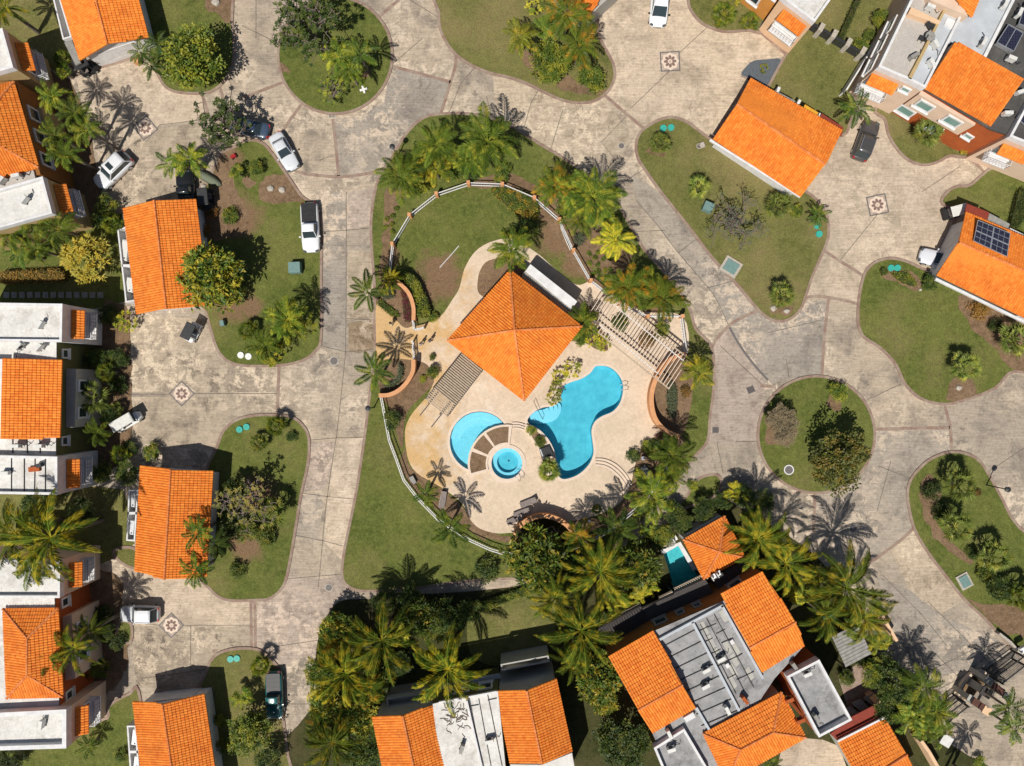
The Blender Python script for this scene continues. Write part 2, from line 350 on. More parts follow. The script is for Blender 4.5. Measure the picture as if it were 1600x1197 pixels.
M = dict(
 road=road_mat('worn_concrete', (0.425,0.342,0.252), (0.35,0.292,0.228), (0.60,0.49,0.37), (0.17,0.145,0.12)),
 tan=road_mat('tan_concrete', (0.54,0.43,0.315), (0.455,0.37,0.28), (0.64,0.52,0.39), (0.29,0.235,0.17), 2.0, 0.6),
 slabgrey=road_mat('grey_slab', (0.355,0.300,0.240), (0.315,0.275,0.230), (0.56,0.45,0.34), (0.16,0.138,0.115), 5.0),
 court=road_mat('stained_court', (0.40,0.325,0.24), (0.30,0.245,0.185), (0.60,0.49,0.36), (0.135,0.11,0.085), 12.0, 1.15),
 slabpink=road_mat('pinkish_slab', (0.42,0.335,0.265), (0.375,0.305,0.25), (0.58,0.46,0.36), (0.20,0.155,0.13), 7.0),
 slabtan=road_mat('warm_slab', (0.455,0.365,0.265), (0.41,0.335,0.25), (0.60,0.49,0.36), (0.22,0.17,0.12), 8.0),
 wet=road_mat('stained_slab', (0.22,0.155,0.095), (0.27,0.20,0.13), (0.48,0.38,0.28), (0.14,0.10,0.065), 9.0),
 grass=grass_mat('lawn_grass', (0.056,0.078,0.015), (0.118,0.127,0.033), (0.19,0.150,0.065), 0.45),
 grass2=grass_mat('dry_lawn_grass', (0.078,0.090,0.023), (0.142,0.135,0.044), (0.22,0.165,0.08), 0.7, 5.0),
 grasspool=grass_mat('compound_grass', (0.056,0.078,0.015), (0.118,0.127,0.033), (0.19,0.150,0.065), 0.45, 0.0, [(688,432,48),(660,460,30),(868,372,38),(897,412,26),(750,452,20),(610,400,20)]),
 grassoval=grass_mat('oval_lawn_grass', (0.056,0.078,0.015), (0.118,0.127,0.033), (0.19,0.150,0.065), 0.45, 2.0, [(375,340,42),(360,470,42),(395,770,40),(385,850,36),(360,250,25),(395,480,20)]),
 soil=grass_mat('garden_soil', (0.12,0.075,0.042), (0.19,0.125,0.075), (0.075,0.05,0.03), 0.4, 9.0),
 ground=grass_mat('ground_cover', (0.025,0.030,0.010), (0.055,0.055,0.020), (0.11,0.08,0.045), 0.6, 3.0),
 deck=None,
 kerb=brick_mat('red_brick_edging', (0.20,0.105,0.075), (0.27,0.155,0.11)),
 crack=simple('dark_joint', (0.10,0.085,0.07), (0.2,0.17,0.13), 1.2, 0.95),
 brick=simple('brown_stone_inlay', (0.17,0.11,0.09), (0.24,0.16,0.13), 5, 0.9),
 slate=simple('slate_gravel', (0.13,0.15,0.17), (0.07,0.08,0.09), 9, 0.8, bump=0.6),
 tile=tile_mat('orange_roof_tile', (0.66,0.170,0.022), (0.78,0.255,0.040), (0.40,0.10,0.022)),
 ridge=tile_mat('ridge_tile', (0.62,0.17,0.04), (0.74,0.26,0.09), (0.46,0.13,0.04)),
 white=simple('white_render', (0.74,0.73,0.72), (0.60,0.59,0.58), 1.5, 0.8),
 roofwhite=roof_mat('white_roof_coating', (0.72,0.70,0.66), (0.60,0.58,0.54), (0.40,0.36,0.31), 0.8, (0.22,0.18,0.15)),
 roofgrey=roof_mat('grey_roof_felt', (0.25,0.25,0.25), (0.36,0.35,0.345), (0.13,0.12,0.115), 0.85, (0.08,0.075,0.07)),
 rooflight=simple('pale_blue_roof', (0.50,0.53,0.56), (0.42,0.44,0.46), 0.8, 0.7),
 roofbeige=roof_mat('beige_roof', (0.50,0.46,0.41), (0.44,0.40,0.36), (0.36,0.31,0.26), 0.4),
 roofblack=roof_mat('black_roof_felt', (0.055,0.053,0.05), (0.085,0.08,0.075), (0.16,0.14,0.12), 0.5),
 cream=simple('cream_wall', (0.74,0.50,0.31), (0.68,0.45,0.28), 1.0, 0.85),
 peach=simple('peach_wall', (0.70,0.52,0.38), (0.62,0.46,0.34), 1.0, 0.85),
 olive=simple('olive_wall', (0.14,0.14,0.05), (0.11,0.11,0.04), 1.0, 0.85),
 rust=simple('rust_red_wall', (0.42,0.10,0.025), (0.34,0.08,0.02), 1.0, 0.85),
 shadedochre=simple('brown_orange_wall', (0.30,0.125,0.03), (0.24,0.10,0.025), 1.0, 0.85),  # darker copy of the ochre wall, shade put into its colour
 ochre=simple('ochre_wall', (0.60,0.27,0.06), (0.52,0.22,0.05), 1.0, 0.85),
 tanwall=simple('tan_wall', (0.50,0.36,0.17), (0.42,0.30,0.14), 1.0, 0.85),
 greywall=simple('grey_wall', (0.46,0.44,0.39), (0.38,0.365,0.33), 1.0, 0.85),
 orangewall=simple('orange_planter_wall', (0.66,0.33,0.16), (0.56,0.27,0.12), 1.5, 0.8),
 brown=simple('brown_paint', (0.11,0.045,0.03), (0.08,0.035,0.025), 2, 0.7),
 redroof=simple('dark_red_awning', (0.26,0.045,0.025), (0.20,0.035,0.02), 2, 0.7),
 wood=simple('weathered_wood', (0.50,0.40,0.29), (0.36,0.28,0.20), 4, 0.85),
 darkwood=simple('dark_slats', (0.045,0.04,0.038), (0.07,0.06,0.055), 4, 0.7),
 greymetal=simple('grey_metal_sheet', (0.32,0.31,0.28), (0.22,0.21,0.19), 2, 0.6),
 metal=simple('dark_metal', (0.04,0.042,0.045), (0.06,0.06,0.06), 4, 0.5, 0.3),
 steel=simple('brushed_steel', (0.55,0.56,0.58), (0.45,0.46,0.48), 4, 0.35, 0.6),
 ac=simple('beige_metal_casing', (0.70,0.69,0.65), (0.58,0.57,0.53), 3, 0.6),
 glass=glass_mat('window_glass', (0.03,0.045,0.05)), green_glass=glass_mat('green_window_glass', (0.16,0.30,0.27), 0.15),
 teal=simple('teal_plastic', (0.05,0.42,0.34), (0.04,0.34,0.28), 5, 0.5), teal2=simple('grey_teal_metal', (0.17,0.27,0.25), (0.13,0.22,0.20), 5, 0.6),
 whiteplastic=simple('white_plastic', (0.8,0.8,0.78), (0.7,0.7,0.68), 5, 0.4), black=simple('black_plastic', (0.02,0.02,0.022), (0.035,0.035,0.035), 5, 0.5),
 iron=simple('cast_iron', (0.13,0.115,0.11), (0.19,0.17,0.16), 12, 0.7, 0.2, bump=0.5),
 panel=None,
 poolfloor=simple('pool_plaster', (0.135,0.43,0.53), (0.20,0.54,0.63), 1.1, 0.6), poolpale=simple('pale_blue_plaster', (0.34,0.58,0.68), (0.40,0.65,0.74), 2.5, 0.6), poolstep=simple('pale_pool_plaster', (0.50,0.68,0.78), (0.44,0.64,0.74), 3, 0.6),
 poolteal=simple('teal_pool_plaster', (0.12,0.44,0.46), (0.20,0.58,0.58), 2.5, 0.6), water=water_mat('pool_water', (0.62,0.93,0.97)),
 coping=simple('pool_coping', (0.72,0.58,0.46), (0.62,0.50,0.40), 3, 0.7),
 trunk=simple('palm_bark', (0.24,0.20,0.15), (0.13,0.105,0.08), 6, 0.9), bark=simple('grey_bark', (0.23,0.18,0.15), (0.13,0.10,0.085), 5, 0.9),
 stone=simple('pale_stone', (0.50,0.45,0.38), (0.34,0.30,0.25), 5, 0.9, bump=0.5),
 rubber=simple('tyre_rubber', (0.015,0.015,0.015), (0.025,0.025,0.025), 5, 0.85),
 lamp=simple('lamp_glass', (0.10,0.11,0.12), (0.07,0.08,0.08), 5, 0.3), red=simple('red_plastic', (0.42,0.03,0.03), (0.3,0.02,0.02), 4, 0.4),
 skin=simple('skin', (0.35,0.19,0.12), (0.31,0.16,0.10), 9, 0.6), cushion=simple('taupe_fabric', (0.24,0.20,0.18), (0.18,0.15,0.135), 5, 0.8),
 hedgegreen=simple('green_grey_hedge', (0.17,0.19,0.13), (0.13,0.15,0.10), 6, 0.8),
)
# leaf materials
LM = dict(
 palm=leaf_mat('palm_leaf', (0.030,0.070,0.010), (0.21,0.29,0.032), (0.40,0.38,0.04), 0.22, 0.18),
 coco=leaf_mat('coconut_leaf', (0.035,0.070,0.010), (0.21,0.27,0.026), (0.48,0.38,0.033), 0.26, 0.18),
 yellow=leaf_mat('yellow_palm_leaf', (0.07,0.11,0.012), (0.34,0.38,0.035), (0.58,0.48,0.04), 0.35, 0.18),
 fan=leaf_mat('fan_palm_leaf', (0.045,0.075,0.015), (0.30,0.37,0.075), (0.44,0.42,0.08), 0.2, 0.15),
 dark=leaf_mat('dark_leaf', (0.020,0.042,0.008), (0.085,0.130,0.020), (0.15,0.17,0.025), 0.2),
 mid=leaf_mat('green_leaf', (0.040,0.075,0.010), (0.19,0.26,0.030), (0.32,0.31,0.03), 0.3),
 mango=leaf_mat('mango_leaf', (0.030,0.060,0.008), (0.16,0.22,0.024), (0.44,0.32,0.032), 0.12),
 dpalm=leaf_mat('dark_palm_leaf', (0.022,0.052,0.008), (0.13,0.20,0.024), (0.26,0.28,0.03), 0.18, 0.15),
 olive=leaf_mat('olive_leaf', (0.035,0.045,0.010), (0.15,0.17,0.028), (0.30,0.22,0.04), 0.25),
 rusty=leaf_mat('rusty_leaf', (0.10,0.085,0.02), (0.24,0.16,0.03), (0.36,0.19,0.04), 0.6),
 gold=leaf_mat('golden_leaf', (0.32,0.30,0.04), (0.62,0.52,0.10), (0.60,0.46,0.06), 0.4),
 purple=leaf_mat('purple_leaf', (0.10,0.015,0.025), (0.22,0.03,0.045), None, 0, 0.15),
 grey=leaf_mat('grey_green_leaf', (0.07,0.09,0.05), (0.15,0.17,0.10), None, 0, 0.15),
 dry=leaf_mat('dry_leaf', (0.20,0.16,0.085), (0.34,0.27,0.15), None, 0, 0.15),
 orange=leaf_mat('orange_tinged_leaf', (0.035,0.07,0.010), (0.20,0.26,0.025), (0.46,0.26,0.025), 0.25, 0.18),
)
def deck_mat():
    m, t, b = newmat('pool_deck_stone'); g = N(t); v = g.pos()
    sp = g.n('ShaderNodeSeparateXYZ'); g.l(v, sp.inputs[0])
    c = g.mix(g.ramp(g.noise(0.35, 6, 0.65), [(0.4, 0.0), (0.65, 1.0)]), (0.66,0.52,0.38), (0.56,0.44,0.32))
    # rust-coloured staining is heaviest on the west side of the terrace
    w = g.math('ADD', g.math('MULTIPLY', sp.outputs[0], -0.030), g.noise(0.30, 7, 0.7))
    c = g.mix(g.ramp(w, [(0.64, 0.0), (0.86, 0.9)]), c, (0.56,0.35,0.14))
    c = g.mix(g.ramp(g.noise(0.9, 8, 0.75, g_off(g, v, 13)), [(0.62, 0.0), (0.72, 0.6)]), c, (0.40,0.24,0.10))
    c = g.mix(g.ramp(g.noise(0.25, 7, 0.7, g_off(g, v, 77)), [(0.58, 0.0), (0.66, 0.7)]), c, (0.70,0.60,0.48))
    c = g.mix(1.0, c, g.ramp(g.noise(3.0, 7, 0.75), [(0.3, 0.82), (0.7, 1.14)]), 'MULTIPLY')
    g.l(c, b.inputs['Base Color']); b.inputs['Roughness'].default_value = 0.85; return m
M['deck'] = deck_mat()
def panel_mat():
    m, t, b = newmat('solar_cells'); g = N(t); v = g.pos(True)
    x = g.n('ShaderNodeTexBrick'); x.offset = 0.0; x.inputs['Scale'].default_value = 1.0
    x.inputs['Brick Width'].default_value = 0.16; x.inputs['Row Height'].default_value = 0.16; x.inputs['Mortar Size'].default_value = 0.006
    x.inputs['Color1'].default_value = (0.008,0.010,0.028,1); x.inputs['Color2'].default_value = (0.012,0.014,0.034,1); x.inputs['Mortar'].default_value = (0.12,0.12,0.15,1)
    g.l(v, x.inputs['Vector']); g.l(x.outputs[0], b.inputs['Base Color']); b.inputs['Roughness'].default_value = 0.3; return m
M['panel'] = panel_mat()
# ================================================================ GROUND, ROADS, LAWNS
POOL = smooth([(933,572),(950,573),(964,583),(972,597),(973,612),(968,630),(957,643),(941,650),(929,659),(924,673),(926,692),(927,708),(921,724),(908,738),(893,746),(878,748),(870,738),(869,722),(864,703),(857,687),(846,674),(831,665),(824,657),(833,645),(848,637),(866,634),(876,622),(878,606),(890,598),(908,592),(922,583),(928,575)], 4)
def _kid():
    c = [(750+47*math.cos(t), 690-47*math.sin(t)) for t in [2*math.pi*k/72 for k in range(72)]]
    keep = [p for p in c if math.hypot(p[0]-792, p[1]-724) > 45]
    # rotate the list so that the kept arc is contiguous, then close it along the planter
    k = max(range(len(keep)), key=lambda i: math.hypot(keep[i][0]-keep[i-1][0], keep[i][1]-keep[i-1][1]))
    keep = keep[k:]+keep[:k]
    a0 = math.atan2(724-keep[-1][1], keep[-1][0]-792) % (2*math.pi); a1 = math.atan2(724-keep[0][1], keep[0][0]-792) % (2*math.pi)
    return keep+[(792+45*math.cos(a0+(a1-a0)*i/12), 724-45*math.sin(a0+(a1-a0)*i/12)) for i in range(1, 12)]
KID = _kid()
SPA = [(792+24*math.cos(t), 724-24*math.sin(t)) for t in [2*math.pi*k/40 for k in range(40)]]
PRIV = [(1036,863),(1060,851),(1083,888),(1095,906),(1055,924)]
POOLS = [WL(p) for p in (POOL, KID, SPA)]
priv = WL(PRIV)
# remove the overlap between the paddling pool and the spa by construction: they do not touch
big = [(-600,-600),(600,-600),(600,600),(-600,600)]
sheet('ground', [big]+POOLS+[priv], -0.03, M['ground'])
sheet('road', [WL([(-220,-220),(1820,-220),(1820,1420),(-220,1420)])]+POOLS+[priv], 0.0, M['road'])
# pale tan driveway courts
for pts in [
 [(118,118),(235,80),(250,112),(262,135),(284,143),(316,144),(324,183),(330,186),(250,196),(190,235),(160,230),(135,190)],
 [(940,-30),(1075,-30),(1078,3),(1085,20),(1100,36),(1120,46),(1138,49),(1190,49),(1232,88),(1200,92),(1176,95),(1158,118),(1172,126),(1108,220),(1085,205),(1060,188),(1040,187),(1010,203),(945,148),(958,128),(958,105),(945,70)],
 [(1315,215),(1360,165),(1384,185),(1391,213),(1408,238),(1425,251),(1445,257),(1465,251),(1483,242),(1540,272),(1515,292),(1482,300),(1474,320),(1500,335),(1463,430),(1440,422),(1413,410),(1390,406),(1365,415),(1351,433),(1285,390),(1292,365),(1283,335),(1250,308)],
 [(160,895),(215,890),(262,900),(305,905),(330,918),(345,931),(365,936),(391,937),(391,978),(195,978),(188,945),(150,915)],
 [(525,686),(573,684),(560,763),(550,813),(540,863),(538,880),(506,846),(510,800),(520,720)],
 [(1285,393),(1350,435),(1342,495),(1340,475),(1295,466),(1256,462),(1268,425)]]:
    sheet('driveway', [WL(pts)], 0.0055, M['tan'])

SLABS = [
 ('slabgrey', [(541,300),(541,460),(540,550),(500,540),(500,400),(499,345),(520,300)]), ('slabtan', [(544,390),(583,395),(587,440),(588,500),(543,500)]),
 ('wet', [(545,503),(588,500),(588,545),(560,552),(544,548)]), ('slabpink', [(543,300),(590,292),(583,352),(543,358)]),
 ('slabgrey', [(522,186),(560,184),(600,160),(611,104),(704,128),(688,180),(660,188),(635,213),(608,257),(575,271),(529,274)]),
 ('slabpink', [(481,690),(527,690),(508,765),(468,770),(479,725)]), ('slabgrey', [(468,774),(507,770),(497,845),(455,838),(460,825)]),
 ('slabgrey', [(1030,300),(1113,400),(1186,482),(1150,501),(1138,508),(1113,458),(1058,393),(993,312),(985,270)]),
 ('slabgrey', [(1188,486),(1230,500),(1258,470),(1292,470),(1286,586),(1230,592),(1205,600),(1140,512),(1150,503)]),
 ('slabpink', [(1114,545),(1126,526),(1137,512),(1196,600),(1186,650),(1186,690),(1105,690),(1110,600)]),
 ('slabgrey', [(1366,674),(1482,671),(1485,708),(1450,722),(1427,746),(1420,790),(1427,824),(1392,856),(1355,880),(1320,840),(1275,835),(1274,770),(1330,750),(1362,710)]),
 ('slabtan', [(1392,860),(1430,828),(1450,862),(1478,899),(1508,937),(1470,960),(1420,920)]), ('slabgrey', [(1420,922),(1470,962),(1560,1000),(1596,1030),(1500,1050),(1440,1060),(1400,990),(1370,900)]),
 ('court', [(200,620),(340,620),(432,618),(433,648),(372,655),(345,680),(335,705),(200,690)]), ('court', [(205,490),(330,500),(338,555),(370,570),(434,573),(434,613),(200,613)]),
 ('court', [(205,980),(392,980),(392,1014),(340,1020),(325,1050),(212,1075)]), ('court', [(190,240),(228,205),(325,188),(340,165),(440,190),(375,225),(345,250),(310,300),(195,325)]),
 ('slabpink', [(404,936),(440,925),(450,900),(500,905),(538,900),(545,920),(505,975),(494,1020),(440,1040),(400,1012)]),
 ('slabtan', [(775,192),(830,218),(880,248),(930,283),(965,255),(985,215),(945,150),(900,162),(850,145),(800,125),(770,118)]),
]
for i, (mt, pts) in enumerate(SLABS): sheet('concrete_slab', [WL(pts)], 0.0025+0.0002*(i % 5), M[mt])
LAWN = {}
LAWNS = [ # points, smooth?, material, kerb?
 ('top roundabout', [(524+87*math.cos(t), 87-89*math.sin(t)) for t in [2*math.pi*k/16 for k in range(16)]], 'grass', 1),
 ('right roundabout', [(1275+89*math.cos(t), 679-89*math.sin(t)) for t in [2*math.pi*k/16 for k in range(16)]], 'grass', 1),
 ('L3', [(690,-40),(688,20),(690,45),(700,67),(714,84),(735,99),(765,112),(795,119),(822,128),(850,142),(880,155),(905,159),(928,156),(947,143),(957,125),(957,105),(948,85),(935,60),(930,20),(930,-40)], 'grass2', 1),
 ('L5', [(996,225),(1001,210),(1012,200),(1030,190),(1050,186),(1070,192),(1090,206),(1112,222),(1160,250),(1210,275),(1252,298),(1275,315),(1288,335),(1292,355),(1291,372),(1284,392),(1268,428),(1257,460),(1248,483),(1230,498),(1210,499),(1194,490),(1180,476),(1150,440),(1113,400),(1075,350),(1035,300),(1010,265),(998,245)], 'grass2', 1),
 ('L6', [(1342,495),(1344,465),(1350,435),(1358,420),(1370,411),(1390,406),(1413,410),(1440,422),(1480,440),(1560,480),(1660,520),(1660,590),(1584,578),(1552,605),(1500,625),(1470,629),(1438,620),(1415,598),(1400,567),(1375,541),(1352,526),(1344,512)], 'grass', 1),
 ('L7', [(1421,788),(1420,765),(1427,746),(1450,722),(1480,709),(1505,710),(1526,720),(1541,740),(1563,780),(1590,825),(1680,910),(1680,1080),(1600,1024),(1563,990),(1540,965),(1508,935),(1478,897),(1450,860),(1430,825)], 'grass', 1),
 ('L8', [(225,-40),(362,-40),(362,0),(361,38),(364,65),(362,98),(350,125),(332,140),(316,144),(283,143),(261,135),(248,114),(236,85)], 'grass', 1),
 ('L9', [(372,230),(385,222),(400,222),(412,228),(425,243),(440,265),(456,288),(470,308),(492,325),(500,345),(500,430),(500,525),(493,545),(475,560),(445,568),(400,570),(365,566),(345,550),(335,525),(328,500),(320,470),(305,400),(300,310),(325,290),(338,262),(350,240)], 'grassoval', 1),
 ('L10', [(341,700),(351,675),(371,658),(400,651),(433,651),(458,655),(474,669),(481,688),(479,725),(468,775),(460,825),(447,897),(437,920),(420,933),(400,935),(365,936),(345,931),(330,918),(310,890),(315,800),(325,735)], 'grassoval', 1),
 ('L11', [(326,1047),(332,1032),(346,1021),(371,1015),(400,1016),(415,1024),(428,1037),(437,1052),(441,1080),(441,1122),(448,1180),(452,1240),(310,1240),(300,1120)], 'grass2', 1),
 ('compound', [(660,188),(687,181),(735,181),(790,195),(840,226),(880,250),(930,285),(960,315),(983,355),(1005,392),(1030,420),(1055,450),(1075,483),(1085,515),(1110,545),(1113,600),(1107,650),(1103,688),(1085,710),(1065,735),(1045,765),(1015,800),(960,850),(900,893),(840,900),(760,903),(700,909),(640,918),(570,921),(546,914),(537,898),(540,863),(550,813),(560,763),(573,675),(580,617),(584,590),(588,560),(588,500),(588,460),(587,438),(584,400),(582,350),(588,300),(600,268),(613,250),(635,213)], 'grasspool', 1),
 ('tri', [(1121,745),(1108,744),(1090,752),(1075,775),(1062,793),(1112,775),(1124,756)], 'grass', 1),
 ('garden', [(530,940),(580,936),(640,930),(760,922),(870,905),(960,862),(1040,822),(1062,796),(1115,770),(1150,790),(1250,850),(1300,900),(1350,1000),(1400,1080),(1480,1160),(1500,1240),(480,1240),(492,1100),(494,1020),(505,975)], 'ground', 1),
 ('yardA', [(-60,-60),(96,-60),(103,60),(112,92),(95,120),(60,90),(-60,60)], 'grass2', 0),
 ('yardB', [(-60,325),(145,325),(190,335),(195,400),(200,470),(150,482),(-60,480)], 'grass', 0),
 ('yardC', [(-60,760),(150,760),(192,765),(205,800),(210,850),(178,872),(150,885),(-60,885)], 'grass2', 0),
 ('yardD', [(215,1080),(205,1085),(188,1093),(172,1105),(150,1130),(-60,1150),(-60,1260),(240,1260),(225,1150)], 'grass', 1),
 ('patch', [(180,864),(195,857),(214,862),(214,884),(196,880)], 'grass2', 1),
 ('patch2', [(188,974),(202,974),(205,988),(202,1002),(188,998)], 'grass', 1),
 ('R1', [(1195,150),(1203,135),(1212,118),(1222,100),(1240,70),(1268,40),(1330,-60),(1470,-60),(1400,40),(1352,110),(1330,150),(1327,185),(1316,210),(1290,195)], 'grass2', 1),
 ('R2', [(1370,170),(1384,186),(1391,213),(1408,238),(1425,251),(1445,256),(1465,251),(1483,242),(1508,244),(1530,240),(1480,180),(1420,140)], 'grass2', 1),
 ('R3', [(1474,318),(1480,303),(1495,294),(1515,292),(1537,274),(1560,262),(1680,230),(1680,400),(1600,370),(1510,330)], 'grass', 1),
 ('R4', [(1076,-60),(1077,0),(1083,18),(1098,35),(1120,45),(1138,48),(1170,46),(1192,50),(1215,40),(1140,-60)], 'grass2', 1),
]
for name, pts, mt, kerb in LAWNS:
    sm = smooth(pts, 4) if not name.startswith('yard') or name == 'yardD' else pts
    w = WL(sm)
    holes = POOLS if name == 'compound' else ([priv] if name == 'garden' else [])
    z = 0.084 if name == 'garden' else 0.09 if name not in ('yardA', 'yardB', 'yardC') else 0.03
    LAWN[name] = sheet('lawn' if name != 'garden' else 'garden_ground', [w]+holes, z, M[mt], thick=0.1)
    if kerb and name != 'garden':
        mb = MB(); ring(mb, offset(w, 0.30), offset(w, -0.0), -0.02, 0.11)
        k = mb.build('kerb', M['kerb']); k['kind'] = 'structure'
# grey concrete walk behind the compound
sheet('path', [WL([(556,922),(640,919),(760,905),(840,902),(900,895),(960,853),(1016,803),(1046,768),(1066,738),(1086,713),(1104,691),(1108,700),(1120,742),(1106,743),(1090,751),(1074,774),(1060,794),(1040,820),(960,861),(870,904),(760,921),(640,929),(575,936)])], 0.10, M['road'])
# soil and gravel beds lying in the lawns
BEDS = [
 ([(315,-30),(361,-30),(361,36),(340,24),(322,10)], 'soil', .1),
 ([(345,244),(365,232),(372,250),(362,268),(372,300),(388,330),(390,352),(378,368),(350,372),(318,372),(308,320),(330,290)], 'soil', .1),
 ([(406,286),(418,276),(436,272),(452,283),(466,303),(470,314),(448,316),(424,318),(408,306)], 'soil', .1),
 ([(378,283),(388,278),(400,281),(402,288),(388,292)], 'soil', .1),
 ([(60,125),(96,118),(120,145),(135,200),(152,262),(158,310),(140,345),(110,330),(90,280)], 'soil', .04),
 ([(158,482),(198,480),(204,540),(206,600),(206,680),(196,720),(150,730),(140,600)], 'soil', .04),
 ([(130,892),(150,889),(190,905),(190,960),(200,1000),(196,1045),(170,1085),(140,1090)], 'soil', .04),
 ([(1497,463),(1513,508),(1551,545),(1584,578),(1660,592),(1660,520),(1560,480)], 'soil', .1),
 ([(1478,612),(1490,592),(1512,592),(1526,606),(1515,622),(1480,626)], 'soil', .1),
 ([(1374,420),(1386,419),(1412,422),(1432,430),(1442,448),(1430,454),(1410,446),(1386,436),(1374,430)], 'soil', .1),
 ([(1441,745),(1455,742),(1470,770),(1460,805),(1480,840),(1520,875),(1510,879),(1470,850),(1444,810),(1437,770)], 'soil', .1),
 ([(1513,937),(1540,944),(1600,946),(1680,950),(1680,1010),(1600,994),(1563,985),(1535,958)], 'soil', .1),
 ([(1300,612),(1314,622),(1312,640),(1300,640),(1292,628)], 'soil', .1),
 ([(1208,640),(1232,650),(1236,690),(1216,698),(1198,690),(1198,660)], 'soil', .1),
 ([(440,100),(452,104),(452,112),(442,112)], 'soil', .1), ([(562,108),(578,110),(576,124),(560,124)], 'soil', .1),
 ([(806,75),(850,95),(905,130),(945,138),(930,150),(880,140),(830,110)], 'soil', .1),
 ([(1025,226),(1040,232),(1036,247),(1024,245),(1012,236)], 'soil', .1), ([(1204,478),(1240,478),(1236,490),(1206,490)], 'soil', .1),
 # compound: beds round the fence and the pavilion
 ([(603,300),(622,290),(640,300),(618,330),(608,380),(596,400),(592,430),(602,438),(598,380),(600,340)], 'soil', .1),
 ([(735,290),(790,270),(835,290),(870,320),(900,360),(925,420),(960,440),(985,470),(1040,485),(1000,500),(940,460),(900,420),(870,370),(830,330),(780,300)], 'soil', .1),
 ([(840,300),(900,290),(950,330),(975,370),(990,400),(960,430),(915,410),(885,350)], 'soil', .1),
 ([(752,462),(747,435),(757,412),(776,404),(800,400),(835,440),(800,470)], 'soil', .126),
 ([(588,455),(610,435),(640,445),(650,480),(648,505),(632,512),(612,492),(590,474)], 'soil', .126),
 ([(594,565),(660,566),(676,588),(676,602),(656,622),(634,650),(628,700),(610,640),(596,618)], 'soil', .126),
 ([(888,530),(895,500),(922,478),(936,505),(950,545),(932,546),(915,536)], 'soil', .126),
 ([(1028,668),(1020,645),(1018,620),(1024,597),(1042,570),(1074,554),(1082,590),(1078,640),(1062,682)], 'soil', .126),
 ([(998,708),(1013,690),(1036,672),(1070,690),(1060,730),(1020,775),(960,820),(900,850),(860,860),(800,850),(740,830),(720,800),(735,812),(776,834),(830,834),(895,815),(945,802),(980,772),(990,738)], 'soil', .1),
 ([(672,752),(640,728),(632,700),(628,735),(650,765),(690,800),(735,830),(760,845),(740,815),(722,790),(700,770)], 'soil', .1),
]
for i, (pts, mt, z) in enumerate(BEDS):
    w = WL(smooth(pts, 10)); c = sum((p for p in w), Vector())/len(w)
    w = [p+(p-c).normalized()*0.5*noise.noise(Vector((p.x*.9, p.y*.9, 3)))+(p-c).normalized()*0.18*noise.noise(Vector((p.x*3.5, p.y*3.5, 7))) for p in w] if z < .12 else w
    sheet('soil_bed', [w], z+0.0012*(i % 9), M[mt])
sheet('lawn', [WL(smooth([(735,948),(770,938),(860,925),(868,960),(860,1000),(790,1040),(735,1020)], 4))], 0.10, M['grass2'])
sheet('gravel_bed', [WL(smooth([(1158,117),(1166,104),(1178,95),(1198,93),(1219,92),(1216,106),(1206,122),(1200,140),(1190,142),(1176,124)], 3))], 0.03, M['slate'])
sheet('gravel_bed', [WL([(1190,34),(1200,47),(1192,52),(1184,48)])], 0.1, M['slate'])
# brick bands across the concrete
BANDS = [
 [(623,-20),(623,0),(590,28)], smooth([(711,78),(712,100),(704,128),(696,155),(688,180)],4,False), [(611,103),(704,128)],
 [(520,186),(524,220),(529,275)], [(471,163),(443,202)], [(380,152),(400,145),(444,128)],
 smooth([(608,257),(592,267),(575,271),(550,275),(525,276),(495,274),(470,270),(456,264)],4,False),
 [(314,141),(326,182)], [(343,135),(351,162)], [(945,149),(1008,203)], [(436,573),(433,650)],
 [(392,937),(393,1014)], [(1286,391),(1352,433)], smooth([(1256,465),(1275,463),(1295,465),(1318,469),(1341,475)],4,False),
 [(1294,468),(1288,525),(1284,589)], smooth([(1113,542),(1125,523),(1150,501),(1186,485)],4,False),
 [(1365,671),(1430,669),(1484,668)], [(1476,632),(1485,668),(1487,709)], [(1273,770),(1271,832)],
 smooth([(1353,882),(1370,872),(1390,857),(1410,842),(1428,825)],4,False), [(1188,603),(1212,604)], [(340,1016),(332,1018)],
 [(108,120),(200,93),(236,80)], [(1158,118),(1172,124)], [(1108,222),(1172,122)], [(1190,52),(1234,90)], [(1440,255),(1425,250)],
 smooth([(1508,244),(1525,256),(1540,272)],3,False), [(1500,331),(1463,400)], [(948,0),(920,36)], [(587,480),(588,590)],
 smooth([(180,862),(190,856),(214,862)],3,False), [(398,937),(399,1014)],
]
for b in BANDS:
    mb = MB(); band(mb, WL(b), 0.34, -0.01, 0.012); mb.build('brick_band', M['kerb'])['kind'] = 'structure'
